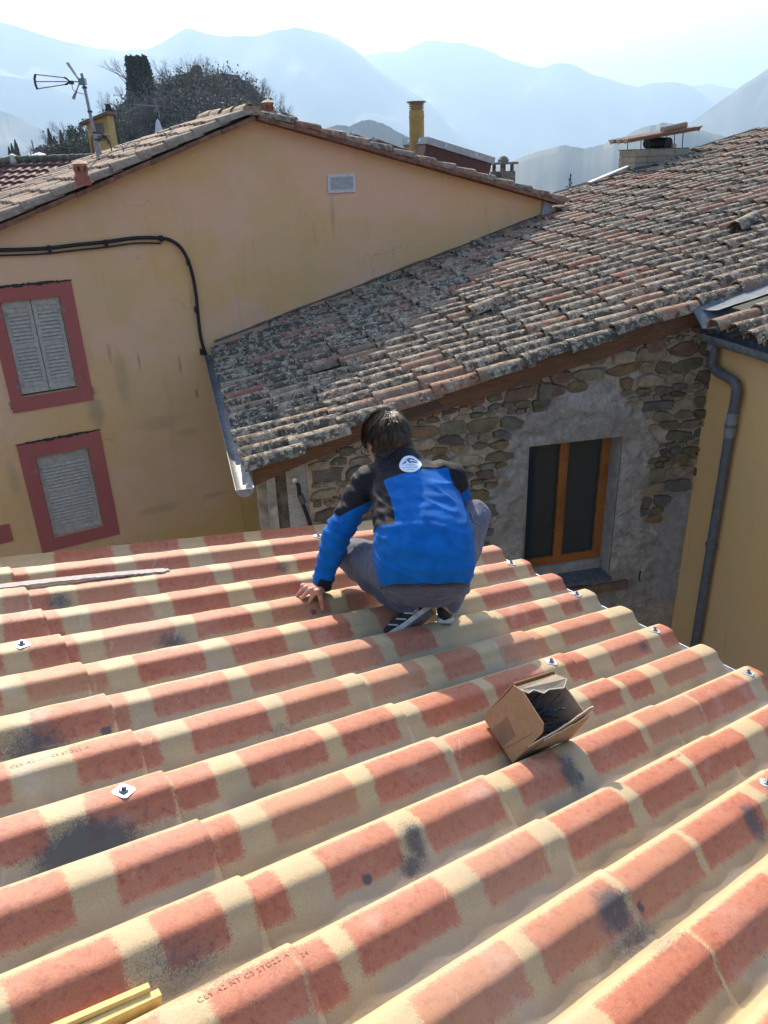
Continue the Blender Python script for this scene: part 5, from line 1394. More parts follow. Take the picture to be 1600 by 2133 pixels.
# trees in front of the knoll, at the left
for i, (px, pt, pb, w) in enumerate(((145, 245, 330, 1.2), (160, 258, 335, 1.3), (176, 265, 335, 1.2), (118, 262, 330, .8), (98, 292, 330, 1.0), (72, 300, 335, 1.0), (8, 332, 350, 1.6), (190, 262, 330, 1.2))):
    d = 62+i*2; b = kat(px, pb+8, d); t = kat(px, pt, d)
    bare_tree(b, t[2]-b[2], i+1, 'thin leafless tree beyond the far left tiled ridge, %s from the left' % ORD[[5, 6, 7, 4, 3, 1, 0, 8][i]], 'thin trees beyond the tiled ridge', w)
for i, (px, py, w, h) in enumerate(((160, 300, 2.2, 2.0), (142, 312, 2.2, 1.5), (180, 305, 2.0, 2.0), (115, 318, 2.4, 1.1), (165, 280, 1.3, 1.6), (95, 322, 1.6, .8))):
    b = kat(px, 332, 58+i); t = kat(px, py-12, 58+i); bush(b, w, t[2]-b[2]+.2, M_SCRUB if i % 2 else M_IVY, 'grey green bushy tree beyond the far left tiled ridge, %s from the left' % ORD[[3, 2, 5, 1, 4, 0][i]], 'bushy trees beyond the tiled ridge', 50+i, 1500, .07)
for i, (px, pt) in enumerate(((205, 268), (222, 252), (246, 228), (262, 232), (275, 248), (256, 270), (300, 240), (325, 228))):
    q = knoll_pt(px, .5+.05*(i % 4)); t = kat(px, pt, q[1]); bush(q, 3.4, max(1.5, t[2]-q[2]), M_IVY if i % 2 else M_SCRUB, 'leafy grey green bush at the left foot of the knoll, %s from the left' % ORD[[0, 1, 2, 4, 5, 3, 6, 7][i]], 'bushes at the left foot of the knoll', 80+i, 1700, .12)
b = kat(1187, 392, 40); t = kat(1187, 362, 40); 
rt = tree_root('fir_top', b, 'small dark fir top poking up behind the old roof', 'tree'); rg = np.random.default_rng(3); hh = t[2]-b[2]+.3
pts = []
for i in range(260):
    f = rg.random(); a = rg.random()*6.28; r_ = (1-f)*.38*(.5+.5*math.cos(f*34))*rg.random()**.4; pts.append((r_*math.cos(a), r_*math.sin(a), -.3+f*hh))
obj_from_mesh('crown', leaf_mesh('crown', np.array(pts), .035, M_CYP, 5), b, rt); MB().tube([b-UP*1, b+UP*(hh-.35)], [.03, .01], 5).build('trunk', M_BARK, rt)
# ------------------------------------------------------------------ small ochre house beside the knoll
d = 46
def hp(px, py, dd=d): return kat(px, py, dd)
oh = empty('small_house', [hp(205, 325)[0], d, 0], 'narrow ochre house with a sloping tiled roof at the foot of the knoll', 'house')
tl, trr = hp(181, 262), hp(224, 240); bl = hp(190, 335); br = hp(236, 335)
w_ = hp(232, 290)[0]-hp(184, 290)[0]
x0 = hp(185, 290)[0]; x1 = x0+w_*.95; zb = 0; zt0 = hp(181, 258)[2]; zt1 = hp(222, 240)[2]
mb = MB(); mb.prism([np.array([x0, d, zb]), np.array([x1, d, zb]), np.array([x1, d, zt1]), np.array([x0, d, zt0])], np.array([.05, 1.0, 0])); M_OH = simple('bright_ochre_render', (.58, .34, .11), .9, .12, 2, .1)
mb.build('wall', M_OH, oh)
mb = MB(); dx = (x1-x0); sl_ = (zt1-zt0)/dx; mb.prism([np.array([x0-.22, d-.35, zt0-.22*sl_]), np.array([x1+.15, d-.35, zt1+.15*sl_]), np.array([x1+.15, d-.35, zt1+.15*sl_+.14]), np.array([x0-.22, d-.35, zt0-.22*sl_+.14])], np.array([.05, 1.5, 0])); mb.build('roof', M_VT, oh)
xm = x0+dx*.42
MB().box([xm+.2, d-.01, hp(205, 275)[2]], [.22, 0, 0], [0, .02, 0], [0, 0, .42]).build('window', simple('dull_window', (.16, .14, .12)), oh)
mb = MB(); zc = hp(214, 300)[2]; pts = [np.array([x0+dx*.5+.45*math.cos(a), d-.03, zc+.55*math.sin(a)]) for a in np.linspace(0, math.pi, 10)]; mb.tube(pts+[pts[-1]-UP*1.2], .06, 6); mb.build('arch_moulding', M_VT, oh)
MB().box([x0+dx*.5, d-.02, hp(205, 280)[2]-.0], [dx*.5, 0, 0], [0, .02, 0], [0, 0, .05]).build('string_course', simple('pale_string_course', (.60, .42, .22)), oh)
# ------------------------------------------------------------------ dark tiled roof at far left
TD = 21.0
hA = kat(28, 338, TD); hB = kat(330, 312, TD); hB[2] = hA[2]
rdir = unit(hB-hA); fdir = unit(np.array([rdir[1], -rdir[0], 0]))        # down towards the camera
fdir = unit(fdir + np.array([0, 0, -.42]))
dh = empty('tiled_house', [hA[0]+3, hA[1]-1, 0], 'house with a dark red interlocking tile roof and mossy hip at the far left', 'house')
M_RT = simple('dark_red_roof_tile', (.16, .075, .065), .75, .35, 9, .4, 0, .01); M_MOSS = simple('mossy_ridge', (.12, .12, .085), .95, .35, 12, .5)
nrm = unit(np.cross(rdir, fdir)); nrm *= np.sign(nrm[2])
def DP(s, t, h=0): return hA + rdir*s + fdir*t + nrm*h
rows = 13; V = []; F = []; 
hipk = .95
for r_ in range(rows):
    t0 = r_*.30; s_ = -hipk*t0 - .3 
    ncol = int((5.6-s_)/.036); k0 = len(V)
    for c_ in range(ncol):
        s = s_+c_*.036; ph = (s/.215) % 1; hz = .035*(1-abs(2*ph-1))**.7 if ph < .7 else .0
        for tt, lift in ((t0, .0), (t0+.315, .045)): V.append(DP(s, tt, hz+lift))
        V.append(DP(s, t0+.315, -.01))
    for c_ in range(ncol-1):
        a = k0+c_*3; F += [(a, a+3, a+4, a+1), (a+1, a+4, a+5, a+2)]
V = np.array(V); o0 = V.mean(0); me = bpy.data.meshes.new('roof_tiles'); me.from_pydata((V-o0).tolist(), [], F); me.materials.append(M_RT)
o = obj_from_mesh('roof_tiles', me, o0, dh); o['kind'] = 'stuff'
V = []; F = []
ldir = unit(-rdir + np.array([0, 0, -.42])); ln = unit(np.cross(fdir, ldir)); 
def HP_(s, t): return hA + ldir*t + fdir*0 + unit([fdir[0], fdir[1], 0])*s - UP*0
mb = MB(); A_ = DP(0, 0, .02); B1 = DP(-hipk*3.9, 3.9, .02); 
mb.prism([A_, B1, B1-rdir*6-UP*2.4, A_-rdir*6-UP*2.4, ][:3], -UP*.1); mb.build('hip_slope', M_RT, dh)
mb = MB(); mb.prism([DP(-.1, 0, .0), DP(5.6, 0, 0), DP(5.6, .0, 0)+np.array([0, 3, -1.2]), DP(-.1, 0, 0)+np.array([0, 3, -1.2])], -UP*.1); mb.build('rear_slope', M_RT, dh)
for i in range(26):
    p0 = DP(-.05+i*.225, 0, .05); MB().tube([p0, p0+rdir*.24+UP*.008], [.085, .095], 9).build('ridge_tile', M_MOSS, dh, sm=50)
for i in range(15):
    p0 = DP(-hipk*i*.25, i*.25, .06); p1 = DP(-hipk*(i+1)*.25, (i+1)*.25, .065); MB().tube([p0, p1+nrm*.02], [.095, .125], 9).build('hip_tile', M_MOSS, dh, sm=50)
MB().lathe(hA-UP*.05, [(.16, 0), (.17, .1), (.1, .2), (.02, .24)], 10).build('finial', simple('pale_cement_knob', (.45, .45, .38)), dh, sm=50)
mb = MB(); mb.prism([DP(-3.4, 3.4, -.1), DP(5.6, 3.4, -.1), DP(5.6, 0.2, -.1), DP(0, .2, -.1)], -UP*.1); mb.build('roof_deck', M_CHAN, dh)
c4 = [DP(-3.2, 3.3, -.2), DP(5.4, 3.3, -.2), DP(5.4, 0, -.2)+np.array([0, 2.6, -1]), DP(-.2, 0, -.2)+np.array([0, 2.6, -1])]
zmin = min(p_[2] for p_ in c4)-.15; mb = MB(); mb.hexa([np.array([p_[0], p_[1], 0]) for p_ in c4]+[np.array([p_[0], p_[1], zmin]) for p_ in c4]); mb.build('wall', M_OH, dh)
# white parasol peeping over that ridge
b = kat(84, 332, 30); par = empty('parasol', [b[0], b[1], 0], 'white parasol canopy showing above the tiled ridge on the left', 'parasol')
rr = 24/FPX*31; MB().lathe(b-UP*.12, [(rr, 0), (rr*.85, .14), (rr*.6, .24), (rr*.3, .31), (.04, .34), (.02, .36)], 24).build('canopy', simple('white_canvas', (.75, .74, .72), .8, .05, 4, .05), par, sm=30)
MB().tube([[b[0], b[1], 0], b], .025, 6).build('pole', M_DSTEEL, par)
# thin leaning post near it
b = kat(74, 330, 40); t = kat(66, 292, 40); tag(MB().tube([[b[0], b[1], 0], b, t], .03, 6).build('wooden_post', M_DSTEEL), 'thin dark leaning post above the tiled ridge near the parasol', 'post')
# ------------------------------------------------------------------ aerials
ab = hitL(205, 330)-UP*.12; ad = ab[1]
at_ = lambda px, py, dd=0: kat(px, py, ad+dd)
ant = empty('tv_antenna', ab, 'large grey television antenna on a leaning mast at the left roof', 'antenna')
M_ALU = simple('weathered_aluminium', (.30, .30, .32), .45, .2, 30, .1, .5); M_ANTD = simple('dark_antenna_plastic', (.05, .05, .065), .6)
top = at_(170, 153); MB().tube([ab, at_(199, 290), top], [.024, .022, .018], 8).build('mast', M_ALU, ant, sm=50)
MB().tube([at_(211, 322), at_(199, 280)], .014, 6).build('stay', M_ALU, ant)
hub = at_(172, 170); MB().box(hub, [.04, 0, 0], [0, .04, 0], [0, 0, .035]).build('clamp', M_DSTEEL, ant)
for (px, py) in ((176, 182), (187, 232), (197, 276), (201, 290)): MB().tube([at_(px, py-1.5), at_(px+.7, py+2.5)], .032, 8).build('tape', M_ANTD, ant)
bow = [at_(138, 162), at_(72, 155, -.2), at_(79, 185, -.25), at_(139, 176)]
def bars(pp, r, nm, mat): return MB().tube(pp, r, 6).build(nm, mat, ant)
bars([at_(144, 169), at_(138, 163), at_(134, 162)], .012, 'director_end', M_ANTD); bars([at_(144, 170), at_(140, 175), at_(136, 176)], .012, 'director_end', M_ANTD)
bars([at_(136, 162), at_(73, 155)], .007, 'loop_bar', M_ALU); bars([at_(140, 170), at_(75, 170)], .007, 'loop_bar', M_ALU); bars([at_(136, 176), at_(78, 185)], .007, 'loop_bar', M_ALU)
bars([at_(74, 154), at_(72, 164), at_(74, 176), at_(78, 186)], .014, 'loop_arc', M_ANTD)
bars([at_(144, 170), at_(172, 170)], .008, 'boom', M_ALU); MB().box(at_(149, 172), [.025, 0, 0], [0, .02, 0], [0, 0, .02]).build('dipole_box', M_ANTD, ant)
for k in range(4):
    o_ = k*1.4; bars([at_(165+o_*.4, 168, k*.03), at_(138+o_, 131-o_*.3, k*.03)], .006, 'reflector_bar', M_ALU)
    bars([at_(166-o_*.7+2, 171, k*.03), at_(150+o_*1.3, 205+o_*.6, k*.03)], .006, 'reflector_bar', M_ALU)
bars(smoothpath([at_(150, 174), at_(152, 186), at_(160, 192), at_(175, 196)], 4), .004, 'lead_wire', M_ANTD)
bars([at_(213, 283), at_(222, 284)], .02, 'amplifier_box', M_ANTD)
bars(smoothpath([at_(203, 300), at_(212, 287), at_(226, 292), at_(232, 310), at_(233, 324)], 4), .008, 'cable_loop', M_ANTD)
a2 = kat(334, 288, 24); an2 = empty('yagi_antenna', [a2[0], a2[1], a2[2]-1], 'thin comb-like television antenna in front of the dark knoll', 'antenna')
q2 = lambda px, py: kat(px, py, 24)
MB().tube([q2(334, 300), q2(333, 245), q2(328, 222)], .010, 5).build('mast', M_ALU, an2); MB().tube([q2(278, 218), q2(336, 222)], .009, 5).build('boom', M_ALU, an2)
for i in range(12): MB().tube([q2(281+i*4.4, 216+i*.25), q2(281.4+i*4.4, 221+i*.25)], .006, 4).build('element', M_ALU, an2)
for (x, y) in ((317, 205), (320, 234), (322, 203), (325, 236)): MB().tube([q2(327, 221), q2(x, y)], .007, 4).build('reflector', M_ALU, an2)
b = kat(335, 300, 23); wc = empty('folded_parasol', b-UP*.5, 'closed white parasol standing upright behind the tiled slope', 'parasol')
MB().lathe(b-UP*.2, [(.11, .2), (.12, .32), (.10, .5), (.05, .72), (.01, .8)], 10).build('folded_canopy', simple('white_cloth', (.6, .6, .6)), wc, sm=50); MB().tube([b-UP*1.5, b], .02, 5).build('pole', M_DSTEEL, wc)
# small metal brackets standing on the left roof
for i, (px, py) in enumerate(((348, 292), (283, 312), (258, 318))):
    b = hitL(px, py); mb = MB(); mb.tube([b, b+UP*.07, b+UP*.08-YH*.03], .010, 6); mb.tube([b+UP*.04, b+UP*.12+YH*.10], .006, 6)
    tag(mb.build('roof_bracket', M_ALU), ['grey bent metal bracket nearest the ridge on the left roof', 'small metal bracket midway up the left roof', 'small metal bracket nearest the ochre house on the left roof'][i], 'bracket', 'metal brackets on the left roof')

# ------------------------------------------------------------------ haze: the air itself
m = bpy.data.materials.new('haze_air'); m.use_nodes = True; t = m.node_tree; t.nodes.clear()
vo = t.nodes.new('ShaderNodeOutputMaterial'); pv = t.nodes.new('ShaderNodeVolumePrincipled'); t.links.new(pv.outputs[0], vo.inputs['Volume'])
pv.inputs['Color'].default_value = (.46, .68, .97, 1); pv.inputs['Density'].default_value = 2.3e-4; pv.inputs['Anisotropy'].default_value = .3
mb = MB(); mb.box([0, 0, (1230-264)/2], [14600, 0, 0], [0, 14600, 0], [0, 0, (1230+264)/2]); o = mb.build('haze', m, origin=(0, 0, 0)); tag(o, kind='stuff')
# ------------------------------------------------------------------ cardboard box with long screws
M_CARD = simple('brown_cardboard', (.36, .215, .11), .85, .07, 50, .06)
M_CARDI = simple('pale_cardboard_inside', (.40, .31, .21), .9, .08, 50, .06)
M_TORN = simple('torn_paper_edge', (.62, .56, .46), .95, .08, 90, .1)
M_LABEL = simple('brown_parcel_tape', (.25, .145, .09), .45, .08, 30, .02)
Bp = hit(1066, 1587, O_+N_*-.045, N_)
def BX(e, n, c): return Bp+E_*e+N_*n+D_*c
p_ax = np.array([.144, .075]); q_ax = np.array([-.461, .887])*.187
pax = E_*p_ax[0]+N_*p_ax[1]; qax = E_*q_ax[0]+N_*q_ax[1]
LEN = .205; tk = .004
box = empty('cardboard_box', BX(.03, 0, .1), 'open torn cardboard box of screws tipped on the roof behind the worker', 'box')
face = [(0, 0), (.144, .075), (.093, .165), (.067, .209), (.055, .238), (.019, .237), (-.079, .18), (-.0815, .151), (-.055, .1005)]
mb = MB(); mb.prism([BX(a, b, 0) for a, b in face], D_*tk); mb.build('end_panel', M_CARD, box)
mb = MB(); mb.prism([BX(a, b, LEN) for a, b in face[:4]+[(.062, .236), (-.075, .168)]], D_*tk); mb.build('end_panel', M_CARDI, box)
def panel(pts, nrm_, mat, name): mb = MB(); mb.prism(pts, nrm_*tk); return mb.build(name, mat, box)
pn, qn = unit(pax), unit(qax)
panel([Bp+D_*tk, Bp+pax+D_*tk, Bp+pax+D_*(LEN-.001), Bp+D_*(LEN-.001)], -qn, M_CARD, 'side_panel')          # underside
panel([Bp+pax+D_*tk, Bp+pax+qax+D_*tk, Bp+pax+qax+D_*LEN, Bp+pax+D_*LEN], pn, M_CARD, 'side_panel')              # far side
rd = random.Random(2); prof = [(0, .50), (.02, .56), (.035, .60), (.05, .66), (.06, .64), (.08, .72), (.09, .71), (.11, .80), (.125, .88), (.14, .92), (.15, 1.06), (.165, 1.12), (.18, 1.24), (.195, 1.24), (.205, 1.18), (.206, .9)]
edge = [Bp+qax*f+D_*c_ for c_, f in prof]; panel([Bp+D_*0, ]+edge+[Bp+D_*LEN], -pn, M_CARD, 'side_panel')
mb = MB(); mb.tube([p_-pn*.002 for p_ in edge], .0022, 5); mb.build('torn_edge', M_TORN, box)
# inner torn liner sheet, a little apart
prof2 = [(.06, .58), (.075, .60), (.10, .70), (.12, .72), (.145, .86), (.16, .86), (.18, 1.0), (.20, 1.08), (.204, .98)]
e2 = [Bp+qax*f+D_*c_-pn*(.005+.008*i/8) for i, (c_, f) in enumerate(prof2)]
panel([Bp+qax*.3+D_*.05-pn*.006]+e2+[Bp+qax*.3+D_*.21-pn*.02], -pn*.5, M_CARD, 'torn_flap')
mb = MB(); mb.tube([p_ for p_ in e2], .0018, 5); mb.build('torn_edge', M_TORN, box)
T0 = Bp+pax*.92+qax*1.0; fl = [T0+D_*.0, T0+D_*.19, T0+D_*.215-pn*.028+qn*.008, T0+D_*.18-pn*.052+qn*.004, T0+D_*.12-pn*.040, T0+D_*.09-pn*.046, T0+D_*.06-pn*.026, T0+D_*.03-pn*.03, T0+D_*.01-pn*.012]
panel(fl, qn, M_CARDI, 'top_flap'); mb = MB(); mb.tube([p_+qn*.003 for p_ in fl[2:]], .0022, 5); mb.build('torn_edge', M_TORN, box)
mb = MB(); c0_ = np.array([.072, .02]); 
tp = [(.050, .040), (.106, .069), (.062, .150), (.006, .120)]
mb.prism([BX(.108, .06, -.0012), BX(.128, .070, -.0012), BX(.062, .150, -.0012), BX(.030, .118, -.0012), BX(.045, .03, -.0012)][:0] or [BX(.098, .056, -.0012), BX(.044, .028, -.0012), BX(.010, .092, -.0012), BX(.055, .128, -.0012)], D_*.001); mb.build('tape', M_LABEL, box)
MB().tube([BX(.040, .022, -.0005), BX(-.048, .13, -.0005)], .0012, 4).build('crease', M_LABEL, box)
M_SCR = simple('black_blue_screw', (.03, .045, .075), .35, .1, 40, .05, .7)
mb = MB(); mb.tube([(0, 0, 0), (.118, 0, 0), (.126, 0, 0)], [.0026, .0026, .0004], 6); mb.lathe((0, 0, 0), [(.006, -.006), (.0075, -.004), (.0075, -.001), (.004, .001)], 8, (1, 0, 0))
me_s = bpy.data.meshes.new('screw'); me_s.from_pydata(mb.v, [], mb.f); me_s.materials.append(M_SCR)
for i in range(26):
    fp = rd.uniform(.15, .85); fq = rd.uniform(.06, .66)
    P = Bp+pax*fp+qax*fq+D_*rd.uniform(.03, .08)
    x = unit(D_*rd.uniform(.5, 1)+E_*rd.uniform(-.35, .35)+qn*rd.uniform(-.1, .45)); y = unit(np.cross(N_, x)); z = np.cross(x, y)
    o = obj_from_mesh('screw', me_s, P, None, rotm(x, y, z)); tag(o, 'long dark roofing screw lying among others inside the torn cardboard box', 'screw', 'long screws in the cardboard box')
P = Bp+pax*.5+qax*.5+D_*.07; x = unit(D_*.55+qn*.75-pn*.35); y = unit(np.cross(N_, x)); z = np.cross(x, y)
o = obj_from_mesh('screw', me_s, P, None, rotm(x, y, z)); tag(o, 'shiny screw standing up out of the torn cardboard box, point outwards', 'screw')
# pale strip of cut sheet lying across the waves at the left
M_STRIP = simple('cut_cement_strip', (.40, .35, .32), .85, .12, 60, .3)
A0 = hit(-60, 1228, O_+N_*.012, N_); A1 = hit(352, 1186, O_+N_*.012, N_); dS = unit(A1-A0)
wS = unit(np.cross(N_, dS)); 
mb = MB(); n = 60; top = []; rd = random.Random(5)
P_ = []; 
for i in range(n+1):
    f = i/n; c_ = A0+(A1-A0)*f; w = .019; c_ = c_+N_*(.006*math.sin(f*3.1))
    if f > .97: w *= .6
    P_.append((c_+wS*w*1.0, c_-wS*(w+rd.uniform(-.0035, .0035)), c_-wS*(w+rd.uniform(-.004, .004))-N_*.007, c_+wS*w-N_*.007))
vs = [q for r in P_ for q in r]; fs = []
for i in range(n):
    for j in range(4): fs.append((i*4+j, i*4+(j+1) % 4, (i+1)*4+(j+1) % 4, (i+1)*4+j))
fs += [(0, 1, 2, 3), (n*4+3, n*4+2, n*4+1, n*4)]
mb.add(vs, fs); tag(mb.build('cement_strip', M_STRIP), 'narrow pale offcut strip with a ragged edge lying on the waves at the left', 'strip')
# yellow foam closure pieces bottom left
M_FOAM = simple('yellow_profile', (.62, .44, .17), .7, .06, 60, .05)
def foam(px0, py0, px1, py1, h, wv, label):
    A = hit(px0, py0, O_+N_*h, N_); B = hit(px1, py1, O_+N_*h, N_); ax = unit(B-A); w = unit(np.cross(N_, ax)); mb = MB()
    mb.prism([B+w*wv, B-w*wv*.75, B-w*wv-N_*.006, B-w*wv-N_*.030, B-w*(wv-.012)-N_*.036, B+w*wv-N_*.030], A-B)
    o = mb.build('profile_strip', M_FOAM); tag(o, label, 'strip'); return o
foam(60, 2160, 311, 2052, -.012, .007, 'yellow strip at the lower left corner, the farther one of the two side by side')
foam(100, 2175, 334, 2066, -.022, .009, 'yellow strip at the lower left corner, the nearer one of the two side by side')
# small tool half hidden behind the worker's arm
tp_ = hit(684, 1100, O_, N_); tl_ = empty('drill_bit_holder', tp_, 'small dark and chrome tool lying on the last wave behind the left sleeve', 'tool')
MB().tube([tp_+N_*.02, tp_+N_*.022+D_*.03], .018, 12).build('tool_grip', M_BLK, tl_, sm=40); MB().tube([tp_+N_*.02+D_*.03, tp_+N_*.02+D_*.07], [.014, .010], 10).build('tool_head', M_STEEL, tl_, sm=40)
# ------------------------------------------------------------------ the worker
def J(px, py, y): return atY(px, py, y)
def capsule(mb, a, b, ra, rb, n=14, m=5, sq=(1, 1)):
    a = np.asarray(a, float); b = np.asarray(b, float); ax = unit(b-a) if np.linalg.norm(b-a) > 1e-6 else UP
    q = np.array([0, 0, 1.]) if abs(ax[2]) < .9 else np.array([1., 0, 0]); x = unit(np.cross(ax, q)); y = np.cross(ax, x)
    rings = []
    for i in range(m+1): t = math.pi/2*(1-i/m); rings.append((a-ax*ra*math.sin(t), ra*math.cos(t)))
    for i in range(m+1): t = math.pi/2*(i/m); rings.append((b+ax*rb*math.sin(t), rb*math.cos(t)))
    k0 = len(mb.v)
    for c_, r in rings:
        for j in range(n): an = 2*math.pi*j/n; mb.v.append(tuple(c_+max(r, 1e-4)*(x*math.cos(an)*sq[0]+y*math.sin(an)*sq[1])))
    fs = [(k0+i*n+j, k0+i*n+(j+1) % n, k0+(i+1)*n+(j+1) % n, k0+(i+1)*n+j) for i in range(len(rings)-1) for j in range(n)]
    L = len(rings)-1; fs += [tuple(k0+j for j in range(n))[::-1], tuple(k0+L*n+j for j in range(n))]
    mb.f += fs; mb.m += [0]*len(fs)
def chain(mb, pts, rs):
    for i in range(len(pts)-1): capsule(mb, pts[i], pts[i+1], rs[i], rs[i+1])
def ellip(mb, c, ax, ay, az, n=18, m=12):
    k0 = len(mb.v); 
    for i in range(m+1):
        t = math.pi*(i/m)
        for j in range(n): p_ = 2*math.pi*j/n; mb.v.append(tuple(c+az*math.cos(t)+(ax*math.cos(p_)+ay*math.sin(p_))*max(math.sin(t), 1e-3)))
    fs = [(k0+i*n+j, k0+i*n+(j+1) % n, k0+(i+1)*n+(j+1) % n, k0+(i+1)*n+j) for i in range(m) for j in range(n)]
    fs += [tuple(k0+j for j in range(n))[::-1], tuple(k0+m*n+j for j in range(n))]
    mb.f += fs; mb.m += [0]*len(fs)
def loft(mb, secs, n=28):
    """secs: (centre, lateral vector, depth vector, squareness)"""
    k0 = len(mb.v)
    for c_, a, d in secs:
        for j in range(n):
            t = 2*math.pi*j/n; ct, st = math.cos(t), math.sin(t); e = .86
            mb.v.append(tuple(c_+a*math.copysign(abs(ct)**e, ct)+d*math.copysign(abs(st)**e, st)))
    fs = [(k0+i*n+j, k0+i*n+(j+1) % n, k0+(i+1)*n+(j+1) % n, k0+(i+1)*n+j) for i in range(len(secs)-1) for j in range(n)]
    L = len(secs)-1; fs += [tuple(k0+j for j in range(n))[::-1], tuple(k0+L*n+j for j in range(n))]
    mb.f += fs; mb.m += [0]*len(fs)
def remesh(mb, name, vox, mat, parent, sm_it=4, disp=None, post=None):
    v = np.array(mb.v); o0 = v.mean(0); me = bpy.data.meshes.new('tmp'); me.from_pydata((v-o0).tolist(), [], mb.f)
    bm = bmesh.new(); bm.from_mesh(me); bmesh.ops.recalc_face_normals(bm, faces=bm.faces); bm.to_mesh(me); bm.free()
    o = bpy.data.objects.new('tmp', me); COL.objects.link(o)
    r = o.modifiers.new('r', 'REMESH'); r.mode = 'VOXEL'; r.voxel_size = vox
    s = o.modifiers.new('s', 'SMOOTH'); s.factor = .5; s.iterations = sm_it
    dg = bpy.context.evaluated_depsgraph_get(); m2 = bpy.data.meshes.new_from_object(o.evaluated_get(dg)); bpy.data.objects.remove(o)
    m2.name = name; m2.materials.clear(); m2.materials.append(mat)
    co = np.zeros(len(m2.vertices)*3); m2.vertices.foreach_get('co', co); co = co.reshape(-1, 3)+o0
    if disp is not None:
        nr_ = np.zeros(len(m2.vertices)*3); m2.vertices.foreach_get('normal', nr_); nr_ = nr_.reshape(-1, 3)
        co = co+nr_*disp(co)[:, None]
    m2.vertices.foreach_set('co', (co-o0).reshape(-1))
    if post is not None:
        for kx, a in post(co).items():
            at = m2.attributes.new(kx, 'FLOAT', 'POINT'); at.data.foreach_set('value', np.asarray(a, float))
    m2.polygons.foreach_set('use_smooth', [True]*len(m2.polygons)); m2.update()
    return obj_from_mesh(name, m2, o0, parent), co
def cloth(name, c, c2=None, fine=900, r=.85, sheen=.3):
    m = NT(name); p = m.pos(); n1 = m.noise(p, 16, 4, .6); n2 = m.noise(p, fine, 2, .6); n3 = m.noise(p, 60, 3, .6)
    col = m.mix(m.ramp(n1, .3, .7), tuple(x*.85 for x in c), c2 or tuple(min(1, x*1.12) for x in c))
    col = m.mix(m.math('MULTIPLY', m.ramp(n3, .5, .8), .25), col, tuple(x*.7 for x in c))
    m.color(col).rough(r).bump(m.math('ADD', n2, n3), .5, .003); m.b.inputs['Sheen Weight'].default_value = sheen; m.b.inputs['Sheen Roughness'].default_value = .5
    return m
# skeleton
footR = hit(926, 1303, O_+N_*.0, N_); footL = hit(868, 1300, O_+N_*.0, N_); yF = footR[1]
PEL = J(885, 1192, 2.70); HL = J(846, 1196, 2.70); HR = J(926, 1188, 2.70)
KL = J(726, 1152, 3.00); KR = J(986, 1076, 2.98); AL = J(866, 1272, 2.72); AR = J(934, 1264, 2.70)
SPM = J(880, 1100, 2.80); CH = J(862, 1010, 2.95); SHC = J(848, 975, 3.02); NK = J(820, 946, 3.06)
SL = J(766, 1004, 3.0); SR = J(936, 996, 2.98)
hc = hit(640, 1243, O_, N_); EL = J(700, 1118, 2.90); WL = J(669, 1222, 2.845)
ER = J(958, 1078, 3.12); WR = J(905, 1150, 3.22)
HC = J(802, 918, 3.12)
ln = lambda a, b: round(float(np.linalg.norm(a-b)), 3)
print('lens thigh', ln(HL, KL), ln(HR, KR), 'shin', ln(KL, AL), ln(KR, AR), 'uarm', ln(SL, EL), 'farm', ln(EL, WL), 'torso', ln(PEL, SHC), 'should', ln(SL, SR), 'handroof', hc, WL, 'foot', footR, AR)
LAT = unit(SR-SL); LAT = unit(LAT*[1, 1, .5])
person = None
M_SKIN = NT('skin'); _p = M_SKIN.pos(); M_SKIN.color(M_SKIN.mix(M_SKIN.ramp(M_SKIN.noise(_p, 40, 3), .3, .7), (.42, .20, .13), (.52, .27, .18))).rough(.5); M_SKIN.b.inputs['Subsurface Weight'].default_value = .08
M_SKIN = M_SKIN.mat
fdirH = unit(np.array([-.42, .62, -.62])); upH = unit(np.array([-.10, .62, .70])); upH = unit(upH-fdirH*upH.dot(fdirH)); sdH = np.cross(fdirH, upH)
b = MB()
# head: skull, jaw, nose, ears, brow
ellip(b, HC-fdirH*.010+upH*.012, sdH*.074, fdirH*.092, upH*.092); ellip(b, HC+fdirH*.040-upH*.050, sdH*.052, fdirH*.052, upH*.060)
capsule(b, HC+fdirH*.088+upH*.004, HC+fdirH*.108-upH*.030, .008, .012); ellip(b, HC+fdirH*.082-upH*.062, sdH*.026, fdirH*.012, upH*.008)
capsule(b, HC+fdirH*.080+upH*.022-sdH*.045, HC+fdirH*.080+upH*.022+sdH*.045, .010, .010)
for s in (-1, 1):
    ellip(b, HC+sdH*s*.076-fdirH*.002-upH*.020, sdH*.010, fdirH*.018, upH*.030); ellip(b, HC+fdirH*.078+sdH*s*.030+upH*.004, sdH*.012, fdirH*.010, upH*.008)
dpt0 = np.array([0, -1., .3])
chain(b, [HC-upH*.055-fdirH*.02, NK, SHC-dpt0*.03-UP*.03], [.056, .054, .055])
chain(b, [SHC-dpt0*.03-UP*.03, CH-dpt0*.05, SPM-dpt0*.03, PEL], [.060, .085, .09, .085]); chain(b, [SL+LAT*.03, EL, WL], [.052, .042, .027]); chain(b, [SR-LAT*.03, ER, WR], [.052, .042, .027])
chain(b, [HL, KL, AL], [.070, .050, .034]); chain(b, [HR, KR, AR], [.070, .050, .034])
